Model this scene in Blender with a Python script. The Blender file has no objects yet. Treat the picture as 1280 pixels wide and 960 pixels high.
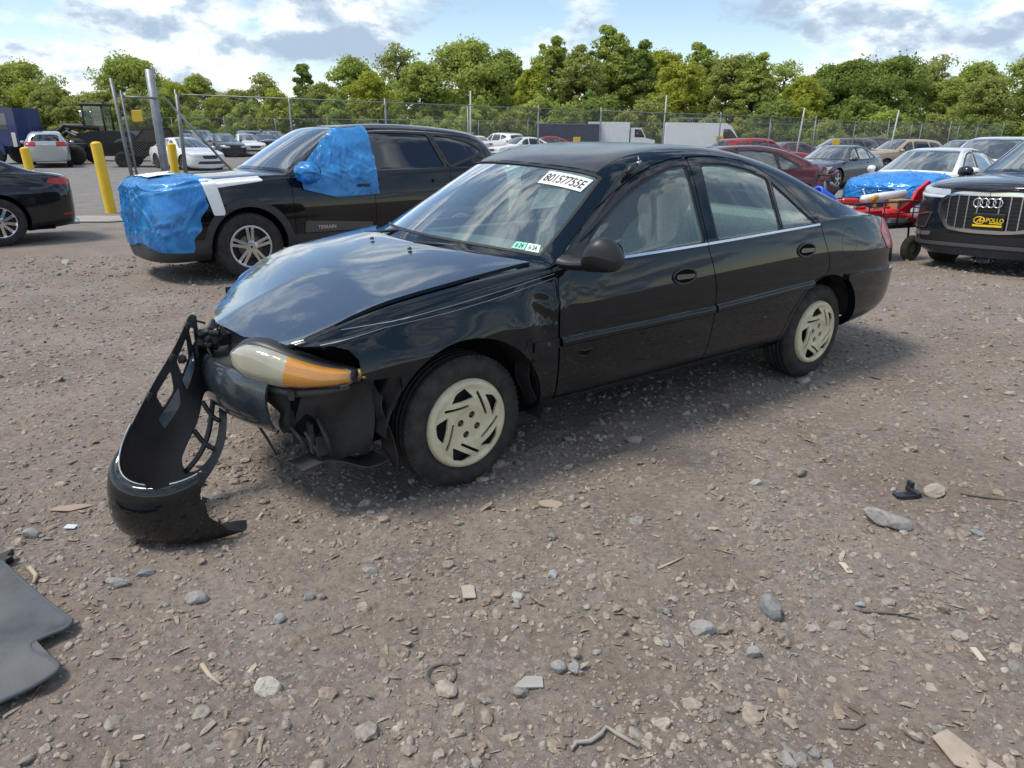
import bpy, math, random
import numpy as np
from mathutils import Vector, Matrix

SC = bpy.context.scene
COL = SC.collection
R = math.radians

# ------------------------------------------------------------------ camera
CAM_H, PITCH, ROLL, FPX = 1.436, 0.3424, 0.0097, 898.56
cd = bpy.data.cameras.new('camera'); cam = bpy.data.objects.new('camera', cd); COL.objects.link(cam)
cd.sensor_width = 36.0; cd.lens = 36.0 * FPX / 1280.0; cd.clip_start = 0.05; cd.clip_end = 3000
_r, _u, _f = Vector((1, 0, 0)), Vector((0, math.sin(PITCH), math.cos(PITCH))), Vector((0, math.cos(PITCH), -math.sin(PITCH)))
_rr = _r * math.cos(ROLL) + _u * math.sin(ROLL); _uu = _u * math.cos(ROLL) - _r * math.sin(ROLL)
cam.matrix_world = Matrix(((_rr.x, _uu.x, -_f.x, 0), (_rr.y, _uu.y, -_f.y, 0), (_rr.z, _uu.z, -_f.z, CAM_H), (0, 0, 0, 1)))
SC.camera = cam

# ------------------------------------------------------------------ sky, sun, exposure
SUN_EL, SUN_AZ = R(62), R(-102)          # azimuth measured from the view direction (+Y) towards +X
wd = bpy.data.worlds.new('World'); SC.world = wd; wd.use_nodes = True
nt = wd.node_tree; nt.nodes.clear()
def wn(t, **k):
    n = nt.nodes.new(t)
    for a, b in k.items(): setattr(n, a, b)
    return n
def wmath(op, a, b=None, clamp=False):
    n = wn('ShaderNodeMath', operation=op, use_clamp=clamp)
    for i, q in enumerate((a, b)):
        if q is None: continue
        if isinstance(q, (int, float)): n.inputs[i].default_value = q
        else: nt.links.new(q, n.inputs[i])
    return n.outputs[0]
sky = wn('ShaderNodeTexSky', sky_type='NISHITA'); sky.sun_disc = False
sky.sun_elevation = SUN_EL; sky.sun_rotation = SUN_AZ
sky.air_density = 1.0; sky.dust_density = 0.15; sky.ozone_density = 1.4
bg1 = wn('ShaderNodeBackground'); bg1.inputs['Strength'].default_value = 0.098
nt.links.new(sky.outputs[0], bg1.inputs['Color'])
tc = wn('ShaderNodeTexCoord')
mp = wn('ShaderNodeMapping'); mp.inputs['Scale'].default_value = (1.0, 1.0, 2.0); mp.inputs['Location'].default_value = (3.37, 1.9, 0.42)
nt.links.new(tc.outputs['Generated'], mp.inputs['Vector'])
def wnoise(scale, detail, rough, dist=0.0, vec=None):
    n = wn('ShaderNodeTexNoise'); n.inputs['Scale'].default_value = scale; n.inputs['Detail'].default_value = detail
    n.inputs['Roughness'].default_value = rough; n.inputs['Distortion'].default_value = dist
    nt.links.new(vec or mp.outputs[0], n.inputs['Vector']); return n.outputs['Fac']
def wramp(fac, stops, interp='EASE'):
    n = wn('ShaderNodeValToRGB'); n.color_ramp.interpolation = interp
    el = n.color_ramp.elements
    while len(el) < len(stops): el.new(0.5)
    for e, (p, c) in zip(el, stops):
        e.position = p; e.color = c if len(c) == 4 else (*c, 1)
    nt.links.new(fac, n.inputs[0]); return n.outputs[0]
shape = wnoise(4.4, 10, 0.60, 0.10)
mask = wramp(shape, [(0.455, (0, 0, 0)), (0.55, (1, 1, 1))])
mp2 = wn('ShaderNodeMapping'); mp2.inputs['Scale'].default_value = (1.0, 1.0, 2.0); mp2.inputs['Location'].default_value = (3.37, 1.9, 0.42 - 0.055)
nt.links.new(tc.outputs['Generated'], mp2.inputs['Vector'])
below = wnoise(4.4, 10, 0.60, 0.10, mp2.outputs[0])
lit = wmath('MULTIPLY_ADD', wmath('SUBTRACT', below, shape), 5.6)
lit.node.inputs[2].default_value = 0.56
thick = wramp(shape, [(0.50, (0, 0, 0)), (0.72, (1, 1, 1))])
litc = wmath('SUBTRACT', lit, wmath('MULTIPLY', thick, 0.30), True)
ccol = wramp(litc, [(0.0, (3.0, 3.8, 4.8)), (0.30, (3.9, 4.7, 5.6)), (0.56, (5.9, 6.5, 7.1)), (0.88, (8.0, 8.1, 8.0))], 'LINEAR')
# clouds brighten towards the veiled sun
dt = wn('ShaderNodeVectorMath', operation='DOT_PRODUCT'); nt.links.new(tc.outputs['Generated'], dt.inputs[0]); dt.inputs[1].default_value = (math.sin(SUN_AZ) * math.cos(SUN_EL), math.cos(SUN_AZ) * math.cos(SUN_EL), math.sin(SUN_EL))
glow = wmath('MULTIPLY_ADD', wmath('POWER', wmath('MAXIMUM', dt.outputs['Value'], 0.0), 5.0), 0.9); glow.node.inputs[2].default_value = 1.0
vm = wn('ShaderNodeVectorMath', operation='SCALE'); nt.links.new(ccol, vm.inputs[0]); nt.links.new(glow, vm.inputs['Scale']); ccol = vm.outputs[0]
bg2 = wn('ShaderNodeBackground'); bg2.inputs['Strength'].default_value = 0.094
nt.links.new(ccol, bg2.inputs['Color'])
mx = wn('ShaderNodeMixShader'); nt.links.new(mask, mx.inputs[0]); nt.links.new(bg1.outputs[0], mx.inputs[1]); nt.links.new(bg2.outputs[0], mx.inputs[2])
ow = wn('ShaderNodeOutputWorld'); nt.links.new(mx.outputs[0], ow.inputs[0])

sl = bpy.data.lights.new('sun', 'SUN'); sl.energy = 2.0; sl.angle = R(15); sl.color = (1.0, 0.92, 0.80)
so = bpy.data.objects.new('sun', sl); COL.objects.link(so)
_sd = Vector((math.sin(SUN_AZ) * math.cos(SUN_EL), math.cos(SUN_AZ) * math.cos(SUN_EL), math.sin(SUN_EL)))
so.rotation_euler = _sd.to_track_quat('Z', 'Y').to_euler()

vs = SC.view_settings; vs.view_transform = 'Standard'; vs.look = 'None'; vs.exposure = 0.74; vs.gamma = 1.0; vs.use_curve_mapping = False

# ------------------------------------------------------------------ helpers
rng = np.random.default_rng(7)
MATS = {}
def hexc(r, g, b):
    f = lambda c: (c / 255) / 12.92 if c <= 10 else (((c / 255) + 0.055) / 1.055) ** 2.4
    return (f(r), f(g), f(b))
def mat(name, col, rough=0.5, metal=0.0, coat=0.0, spec=0.5, var=None, bump=None, dust=None, emit=None, trans=0.0, coatr=0.04):
    """procedural Principled material; var=(scale, amount) colour mottling, bump=(scale, strength, distance),
    dust=(scale, amount, colour) patchy dirt film"""
    if name in MATS: return MATS[name]
    m = bpy.data.materials.new(name); m.use_nodes = True; t = m.node_tree
    b = t.nodes['Principled BSDF']
    b.inputs['Base Color'].default_value = (*col, 1); b.inputs['Roughness'].default_value = rough
    b.inputs['Metallic'].default_value = metal; b.inputs['Coat Weight'].default_value = coat
    b.inputs['Coat Roughness'].default_value = coatr; b.inputs['Specular IOR Level'].default_value = spec
    b.inputs['Transmission Weight'].default_value = trans
    tcn = t.nodes.new('ShaderNodeTexCoord'); src = tcn.outputs['Object']
    cur = None
    def noise(scale, detail=5, rough_=0.6):
        n = t.nodes.new('ShaderNodeTexNoise'); n.inputs['Scale'].default_value = scale
        n.inputs['Detail'].default_value = detail; n.inputs['Roughness'].default_value = rough_
        t.links.new(src, n.inputs['Vector']); return n
    if var:
        n = noise(var[0]); rm = t.nodes.new('ShaderNodeMapRange')
        rm.inputs[1].default_value = 0.3; rm.inputs[2].default_value = 0.7
        rm.inputs[3].default_value = 1 - var[1]; rm.inputs[4].default_value = 1 + var[1]
        t.links.new(n.outputs['Fac'], rm.inputs[0])
        mm = t.nodes.new('ShaderNodeMix'); mm.data_type = 'RGBA'; mm.blend_type = 'MULTIPLY'; mm.inputs[0].default_value = 1
        mm.inputs[6].default_value = (*col, 1); t.links.new(rm.outputs[0], mm.inputs[7]); cur = mm.outputs[2]
    if dust:
        n = noise(dust[0], 8, 0.65); rm = t.nodes.new('ShaderNodeMapRange')
        rm.inputs[1].default_value = 0.42; rm.inputs[2].default_value = 0.75; rm.inputs[3].default_value = 0; rm.inputs[4].default_value = dust[1]
        t.links.new(n.outputs['Fac'], rm.inputs[0])
        mm = t.nodes.new('ShaderNodeMix'); mm.data_type = 'RGBA'
        t.links.new(rm.outputs[0], mm.inputs[0])
        if cur: t.links.new(cur, mm.inputs[6])
        else: mm.inputs[6].default_value = (*col, 1)
        mm.inputs[7].default_value = (*dust[2], 1); cur = mm.outputs[2]
        ra = t.nodes.new('ShaderNodeMapRange'); ra.inputs[3].default_value = rough; ra.inputs[4].default_value = min(1, rough + 0.45)
        t.links.new(rm.outputs[0], ra.inputs[0]); t.links.new(ra.outputs[0], b.inputs['Roughness'])
    if cur: t.links.new(cur, b.inputs['Base Color'])
    if bump:
        n = noise(bump[0], 6); bn = t.nodes.new('ShaderNodeBump'); bn.inputs['Strength'].default_value = bump[1]; bn.inputs['Distance'].default_value = bump[2]
        t.links.new(n.outputs['Fac'], bn.inputs['Height']); t.links.new(bn.outputs[0], b.inputs['Normal'])
    if emit:
        b.inputs['Emission Color'].default_value = (*emit[0], 1); b.inputs['Emission Strength'].default_value = emit[1]
    MATS[name] = m; return m
def glass(name, tint, ior=1.5, film=0.0, filmcol=(0.5, 0.5, 0.5)):
    """thin pane: tinted see-through plus Fresnel reflection, optional pale film (lens haze, painted-in reflection)"""
    if name in MATS: return MATS[name]
    m = bpy.data.materials.new(name); m.use_nodes = True; t = m.node_tree; t.nodes.clear()
    tr = t.nodes.new('ShaderNodeBsdfTransparent'); tr.inputs[0].default_value = (*tint, 1)
    gl = t.nodes.new('ShaderNodeBsdfGlossy'); gl.inputs['Roughness'].default_value = 0.01; gl.inputs[0].default_value = (1, 1, 1, 1)
    fr = t.nodes.new('ShaderNodeFresnel'); fr.inputs[0].default_value = ior
    ge = t.nodes.new('ShaderNodeNewGeometry')
    # Fresnel must not flip to total reflection on back faces of a single sheet
    iv = t.nodes.new('ShaderNodeMath'); iv.operation = 'MULTIPLY_ADD'; iv.inputs[1].default_value = (1 / ior - ior); iv.inputs[2].default_value = ior
    t.links.new(ge.outputs['Backfacing'], iv.inputs[0]); t.links.new(iv.outputs[0], fr.inputs[0])
    mul = t.nodes.new('ShaderNodeMath'); mul.operation = 'MULTIPLY'; mul.inputs[1].default_value = 2.4; mul.use_clamp = True
    t.links.new(fr.outputs[0], mul.inputs[0])
    mix = t.nodes.new('ShaderNodeMixShader'); t.links.new(mul.outputs[0], mix.inputs[0])
    last = tr.outputs[0]
    if film:
        df = t.nodes.new('ShaderNodeBsdfDiffuse'); df.inputs[0].default_value = (*filmcol, 1)
        m2 = t.nodes.new('ShaderNodeMixShader'); m2.inputs[0].default_value = film
        t.links.new(tr.outputs[0], m2.inputs[1]); t.links.new(df.outputs[0], m2.inputs[2]); last = m2.outputs[0]
    t.links.new(last, mix.inputs[1]); t.links.new(gl.outputs[0], mix.inputs[2])
    o = t.nodes.new('ShaderNodeOutputMaterial'); t.links.new(mix.outputs[0], o.inputs[0])
    MATS[name] = m; return m

def link(name, me, parent=None, m=None):
    o = bpy.data.objects.new(name, me); COL.objects.link(o)
    if parent is not None: o.parent = parent
    if m is not None:
        if len(me.materials) == 0: me.materials.append(m)
    return o
def mesh_np(name, V, F, smooth=True):
    """V (n,3); F list/array of tris or quads, or a list of such arrays"""
    me = bpy.data.meshes.new(name)
    if not isinstance(F, list) or (F and not isinstance(F[0], np.ndarray)): F = [np.asarray(F)] if len(F) and len(set(map(len, F))) == 1 else F
    if isinstance(F, list) and F and isinstance(F[0], np.ndarray):
        idx = np.concatenate([f.reshape(-1) for f in F]).astype(np.int32)
        tot = np.concatenate([np.full(len(f), f.shape[1]) for f in F]).astype(np.int32)
        st = np.concatenate([[0], np.cumsum(tot)[:-1]]).astype(np.int32)
        me.vertices.add(len(V)); me.vertices.foreach_set('co', np.asarray(V, np.float32).reshape(-1))
        me.loops.add(len(idx)); me.loops.foreach_set('vertex_index', idx)
        me.polygons.add(len(tot)); me.polygons.foreach_set('loop_start', st)
        me.polygons.foreach_set('use_smooth', np.full(len(tot), smooth))
        me.update(calc_edges=True); me.validate()
    else:
        me.from_pydata([tuple(map(float, v)) for v in V], [], [tuple(map(int, f)) for f in F])
        me.polygons.foreach_set('use_smooth', np.full(len(me.polygons), smooth)); me.update()
    return me
def put(name, V, F, m, parent=None, smooth=True):
    return link(name, mesh_np(name, V, F, smooth), parent, m)
class B:
    """collects simple solids into one mesh"""
    def __init__(s): s.V = []; s.F = []; s.n = 0; s.sm = []
    def add(s, V, F, smooth=False):
        for f in F: s.F.append(tuple(int(i) + s.n for i in f)); s.sm.append(smooth)
        s.V += [tuple(map(float, v)) for v in V]; s.n += len(V); return s
    def box(s, lo, hi, M=None, bev=0.0):
        lo = np.array(lo, float); hi = np.array(hi, float); b = min(bev, *((hi - lo) / 2.01))
        if b <= 0:
            V = [(x, y, z) for x in (lo[0], hi[0]) for y in (lo[1], hi[1]) for z in (lo[2], hi[2])]
            F = [(0, 1, 3, 2), (4, 6, 7, 5), (0, 4, 5, 1), (2, 3, 7, 6), (0, 2, 6, 4), (1, 5, 7, 3)]
        else:
            V = []; ix = {}
            for sx in (0, 1):
                for sy in (0, 1):
                    for sz in (0, 1):
                        c = np.array([(lo, hi)[k][i] for i, k in enumerate((sx, sy, sz))]); d = np.array([1 - 2 * sx, 1 - 2 * sy, 1 - 2 * sz]) * b
                        for a in range(3):
                            p = c + d; p[a] = c[a]; ix[sx, sy, sz, a] = len(V); V.append(p)
            F = []
            for a in range(3):
                o = [i for i in range(3) if i != a]
                for k in (0, 1):
                    q = []
                    for (i, j) in ((0, 0), (1, 0), (1, 1), (0, 1)):
                        t = [0, 0, 0]; t[a] = k; t[o[0]] = i; t[o[1]] = j; q.append(ix[(*t, a)])
                    if (k == 1) == (a == 1): q = q[::-1]
                    F.append(q)
            for a in range(3):
                o = [i for i in range(3) if i != a]
                for i in (0, 1):
                    for j in (0, 1):
                        t0 = [0, 0, 0]; t0[o[0]] = i; t0[o[1]] = j; t1 = list(t0); t1[a] = 1
                        F.append([ix[(*t0, o[0])], ix[(*t1, o[0])], ix[(*t1, o[1])], ix[(*t0, o[1])]])
            for sx in (0, 1):
                for sy in (0, 1):
                    for sz in (0, 1): F.append([ix[sx, sy, sz, a] for a in range(3)])
        if M is not None: V = [tuple(M @ Vector(v)) for v in V]
        return s.add(V, F)
    def tube(s, pts, r, n=8, cap=True, smooth=True):
        pts = [Vector(p) for p in pts]; rs = r if isinstance(r, (list, tuple, np.ndarray)) else [r] * len(pts)
        V = []; F = []; up = None
        for i, p in enumerate(pts):
            d = (pts[min(i + 1, len(pts) - 1)] - pts[max(i - 1, 0)]).normalized()
            if up is None: up = Vector((0, 0, 1)) if abs(d.z) < 0.9 else Vector((1, 0, 0))
            a = d.cross(up).normalized(); b = a.cross(d).normalized(); up = b
            for k in range(n):
                t = 2 * math.pi * k / n; V.append(p + (a * math.cos(t) + b * math.sin(t)) * rs[i])
        for i in range(len(pts) - 1):
            for k in range(n):
                F.append((i * n + k, i * n + (k + 1) % n, (i + 1) * n + (k + 1) % n, (i + 1) * n + k))
        s.add(V, F, smooth)
        if cap:
            m = s.n - len(V); s.F.append(tuple(m + k for k in range(n))[::-1]); s.sm.append(False)
            s.F.append(tuple(m + (len(pts) - 1) * n + k for k in range(n))); s.sm.append(False)
        return s
    def lathe(s, prof, axis='y', n=48, c=(0, 0, 0), smooth=True):
        """prof: list of (radius, offset along axis)"""
        V = []; F = []; m = len(prof)
        for k in range(n):
            t = 2 * math.pi * k / n; ca, sa = math.cos(t), math.sin(t)
            for (r, h) in prof:
                V.append({'y': (c[0] + r * ca, c[1] + h, c[2] + r * sa), 'z': (c[0] + r * ca, c[1] + r * sa, c[2] + h), 'x': (c[0] + h, c[1] + r * ca, c[2] + r * sa)}[axis])
        for k in range(n):
            for i in range(m - 1):
                F.append((k * m + i, k * m + i + 1, ((k + 1) % n) * m + i + 1, ((k + 1) % n) * m + i))
        return s.add(V, F, smooth)
    def prism(s, poly, a, b, axis='y', M=None):
        """closed 2D polygon extruded between a and b along axis"""
        n = len(poly); mk = {'y': lambda p, h: (p[0], h, p[1]), 'x': lambda p, h: (h, p[0], p[1]), 'z': lambda p, h: (p[0], p[1], h)}[axis]
        V = [mk(p, a) for p in poly] + [mk(p, b) for p in poly]
        if M is not None: V = [tuple(M @ Vector(v)) for v in V]
        F = [tuple(range(n))[::-1], tuple(range(n, 2 * n))] + [(i, (i + 1) % n, n + (i + 1) % n, n + i) for i in range(n)]
        return s.add(V, F)
    def build(s, name, m, parent=None):
        me = bpy.data.meshes.new(name); me.from_pydata(s.V, [], s.F)
        me.polygons.foreach_set('use_smooth', s.sm); me.update()
        return link(name, me, parent, m)
def fix_normals(o):
    import bmesh
    bm = bmesh.new(); bm.from_mesh(o.data); bmesh.ops.recalc_face_normals(bm, faces=bm.faces); bm.to_mesh(o.data); bm.free(); return o
def empty(name, loc=(0, 0, 0), rz=0.0, label=None, cat=None, group=None):
    o = bpy.data.objects.new(name, None); COL.objects.link(o); o.location = loc; o.rotation_euler = (0, 0, rz)
    o.empty_display_size = 0.1; return tag(o, label, cat, group)
def tag(o, label=None, cat=None, group=None, kind=None):
    if label: o['label'] = label
    if cat: o['category'] = cat
    if group: o['group'] = group
    if kind: o['kind'] = kind
    return o
def copy_tree(o, parent=None):
    c = o.copy(); COL.objects.link(c); c.parent = parent
    for ch in o.children: copy_tree(ch, c)
    return c

# ---- smooth surfaces and cutting
def bmat(n_ctrl, n_out):
    """uniform cubic B-spline basis over padded control points, and parameter values"""
    u = np.linspace(0, n_ctrl - 1, n_out) if np.isscalar(n_out) else np.asarray(n_out, float)
    i = np.clip(np.floor(u).astype(int), 0, n_ctrl - 2); t = u - i
    w = np.stack([(1 - t) ** 3, 3 * t ** 3 - 6 * t ** 2 + 4, -3 * t ** 3 + 3 * t ** 2 + 3 * t + 1, t ** 3], 1) / 6
    Bm = np.zeros((len(u), n_ctrl + 2))
    for k in range(4): Bm[np.arange(len(u)), i + k] += w[:, k]
    return Bm, u
def pad(P, ax):
    P = np.moveaxis(P, ax, 0)
    Q = np.concatenate([2 * P[:1] - P[1:2], P, 2 * P[-1:] - P[-2:-1]]); return np.moveaxis(Q, 0, ax)
def bsurf(net, nu, nv, it=2, damp=0.75):
    """smooth surface through (nearly) the control net; returns dict mesh with V, N, A(u,v), T"""
    net = np.asarray(net, float); Mu, Nv = net.shape[:2]; C = net.copy()
    Bk, _ = bmat(Mu, np.arange(Mu)); Bl, _ = bmat(Nv, np.arange(Nv))
    ev = lambda C, a, b: np.einsum('ui,ijk,vj->uvk', a, pad(pad(C, 0), 1), b)
    for _ in range(it): C = C + damp * (net - ev(C, Bk, Bl))
    Ba, u = bmat(Mu, nu); Bb, v = bmat(Nv, nv)
    S = ev(C, Ba, Bb)
    return grid(S, u, v)
def grid(S, u=None, v=None, flip=False):
    nu, nv = S.shape[:2]
    if u is None: u = np.arange(nu)
    if v is None: v = np.arange(nv)
    du = np.gradient(S, axis=0); dv = np.gradient(S, axis=1); N = np.cross(du, dv); N /= np.linalg.norm(N, axis=2, keepdims=True) + 1e-12
    if flip: N = -N
    A = np.stack(np.meshgrid(u, v, indexing='ij'), 2)
    ix = np.arange(nu * nv).reshape(nu, nv); a, b, c, d = ix[:-1, :-1], ix[1:, :-1], ix[1:, 1:], ix[:-1, 1:]
    T = np.concatenate([np.stack([a, b, c], -1).reshape(-1, 3), np.stack([a, c, d], -1).reshape(-1, 3)])
    if flip: T = T[:, ::-1]
    return dict(V=S.reshape(-1, 3), N=N.reshape(-1, 3), A=A.reshape(-1, 2), T=T)
def cut(m, f):
    """keep the part of the mesh where f < 0"""
    f = np.where(np.abs(f) < 1e-9, 1e-9, f); ins = f < 0; T = m['T']; I = ins[T]; c = I.sum(1)
    keep = T[c == 3]; K = np.concatenate([m['V'], m['N'], m['A']], 1); newT = [keep]; pairs = []
    def rot(t, i):  # bring the odd vertex to the front, keep winding
        k = np.argmax(i, 1); r = np.arange(len(t)); return np.stack([t[r, k], t[r, (k + 1) % 3], t[r, (k + 2) % 3]], 1)
    t1 = rot(T[c == 1], I[c == 1]); t2 = rot(T[c == 2], ~I[c == 2])
    E = np.concatenate([t1[:, [0, 1]], t1[:, [0, 2]], t2[:, [0, 1]], t2[:, [0, 2]]]); E.sort(1)
    if len(E):
        Eu, inv = np.unique(E, axis=0, return_inverse=True); inv = inv.reshape(-1)
        fa, fb = f[Eu[:, 0]], f[Eu[:, 1]]; w = (fa / (fa - fb))[:, None]
        K = np.concatenate([K, K[Eu[:, 0]] * (1 - w) + K[Eu[:, 1]] * w]); base = len(f); n1, n2 = len(t1), len(t2)
        p, q = base + inv[:n1], base + inv[n1:2 * n1]; r, s = base + inv[2 * n1:2 * n1 + n2], base + inv[2 * n1 + n2:]
        newT += [np.stack([t1[:, 0], p, q], 1), np.stack([r, t2[:, 1], t2[:, 2]], 1), np.stack([r, t2[:, 2], s], 1)]
    T = np.concatenate(newT); us, inv = np.unique(T, return_inverse=True); K = K[us]; T = inv.reshape(-1, 3)
    return dict(V=K[:, :3], N=K[:, 3:6], A=K[:, 6:8], T=T)
def cutm(m, *fs):
    """cut by several functions of the mesh"""
    for f in fs:
        if len(m['T']) == 0: return m
        m = cut(m, f(m))
    return m
def panel(name, m, mt, parent=None, off=0.0, flange=0.0, smooth=True):
    """mesh object from a cut piece, moved out by off, with its rim turned inwards by flange"""
    V, T, N = m['V'] + m['N'] * off, m['T'], m['N']
    if len(T) == 0: return None
    if flange:
        E = np.concatenate([T[:, [0, 1]], T[:, [1, 2]], T[:, [2, 0]]]); k = np.sort(E, 1); key = k[:, 0].astype(np.int64) * len(V) + k[:, 1]
        u, ix, cnt = np.unique(key, return_index=True, return_counts=True); bd = E[ix[cnt == 1]]
        n = len(V); bv = np.unique(bd); mp_ = np.zeros(n, int); mp_[bv] = np.arange(len(bv))
        V2 = np.concatenate([V, V[bv], V[bv] - N[bv] * flange]); nb = len(bv); a, b = mp_[bd[:, 0]], mp_[bd[:, 1]]
        Q = np.stack([n + b, n + a, n + nb + a, n + nb + b], 1)
        return link(name, mesh_np(name, V2, [T, Q], smooth), parent, mt)
    return link(name, mesh_np(name, V, [T], smooth), parent, mt)
def psdf(x, z, poly):
    """signed distance to a closed polygon (negative inside)"""
    P = np.asarray(poly, float); d = np.full(len(x), 1e9); ins = np.zeros(len(x), bool)
    for i in range(len(P)):
        a, b = P[i], P[(i + 1) % len(P)]; e = b - a; w0, w1 = x - a[0], z - a[1]
        t = np.clip((w0 * e[0] + w1 * e[1]) / (e @ e + 1e-12), 0, 1)
        d = np.minimum(d, np.hypot(w0 - e[0] * t, w1 - e[1] * t))
        c = (a[1] > z) != (b[1] > z)
        ins ^= c & (x < (b[0] - a[0]) * (z - a[1]) / (b[1] - a[1] + 1e-15) + a[0])
    return np.where(ins, -d, d)
def rsdf(x, z, poly, r):
    """rounded convex polygon"""
    P = np.asarray(poly, float); A2 = np.sum(P[:, 0] * np.roll(P[:, 1], -1) - np.roll(P[:, 0], -1) * P[:, 1])
    if A2 < 0: P = P[::-1]
    ds = []
    for i in range(len(P)):
        e = P[(i + 1) % len(P)] - P[i]; n = np.array([e[1], -e[0]]) / np.linalg.norm(e); ds.append((x - P[i][0]) * n[0] + (z - P[i][1]) * n[1])
    D = np.stack(ds) + r; return np.where((D > 0).any(0), np.linalg.norm(np.sort(np.maximum(D, 0), 0)[-2:], axis=0), D.max(0)) - r
def smooth_poly(pts, n=6, closed=True):
    """Catmull-Rom through points"""
    P = np.asarray(pts, float); N = len(P); out = []
    for i in range(N if closed else N - 1):
        g = lambda k: P[k % N] if closed else P[min(max(k, 0), N - 1)]
        a, b, c, d = g(i - 1), g(i), g(i + 1), g(i + 2)
        for t in np.linspace(0, 1, n, endpoint=False):
            out.append(0.5 * (2 * b + (c - a) * t + (2 * a - 5 * b + 4 * c - d) * t * t + (3 * b - a - 3 * c + d) * t ** 3))
    if not closed: out.append(P[-1])
    return np.array(out)
def vnoise(x, y, seed=0):
    """smooth value noise in [-1,1]"""
    xi, yi = np.floor(x).astype(np.int64), np.floor(y).astype(np.int64); fx, fy = x - xi, y - yi
    fx = fx * fx * fx * (fx * (fx * 6 - 15) + 10); fy = fy * fy * fy * (fy * (fy * 6 - 15) + 10)
    def h(a, b):
        k = (a * 374761393 + b * 668265263 + seed * 974711) & 0xFFFFFFFF
        k = ((k ^ (k >> 13)) * 1274126177) & 0xFFFFFFFF; return ((k ^ (k >> 16)) & 0xFFFF) / 32767.5 - 1
    return (h(xi, yi) * (1 - fx) + h(xi + 1, yi) * fx) * (1 - fy) + (h(xi, yi + 1) * (1 - fx) + h(xi + 1, yi + 1) * fx) * fy
def fbm(x, y, o=4, seed=0):
    s = 0; a = 1.0
    for k in range(o): s = s + a * vnoise(x * 2 ** k, y * 2 ** k, seed + k); a *= 0.5
    return s
def gz(x, y):
    """height of the yard: level round the green sedan, then falling away to the back and left"""
    x = np.asarray(x, float); y = np.asarray(y, float)
    t = (y - 5.5) - 0.35 * x; t = np.log1p(np.exp(np.clip(t * 2, -30, 30))) / 2
    s = np.log1p(np.exp(np.clip((y - 5.5) * 2, -30, 60))) / 2
    return -0.25 * (1 - np.exp(-t / 5)) - 0.011 * s
def text_mesh(txt, size=1.0, bold=False, ext=0.0):
    c = bpy.data.curves.new('lettering', 'FONT'); c.body = txt; c.size = size; c.align_x = 'CENTER'; c.align_y = 'CENTER'; c.resolution_u = 3
    c.offset = 0.012 * size if bold else 0.0; c.extrude = ext
    o = bpy.data.objects.new('lettering', c); COL.objects.link(o)
    dg = bpy.context.evaluated_depsgraph_get(); me = bpy.data.meshes.new_from_object(o.evaluated_get(dg))
    bpy.data.objects.remove(o); return me
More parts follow.
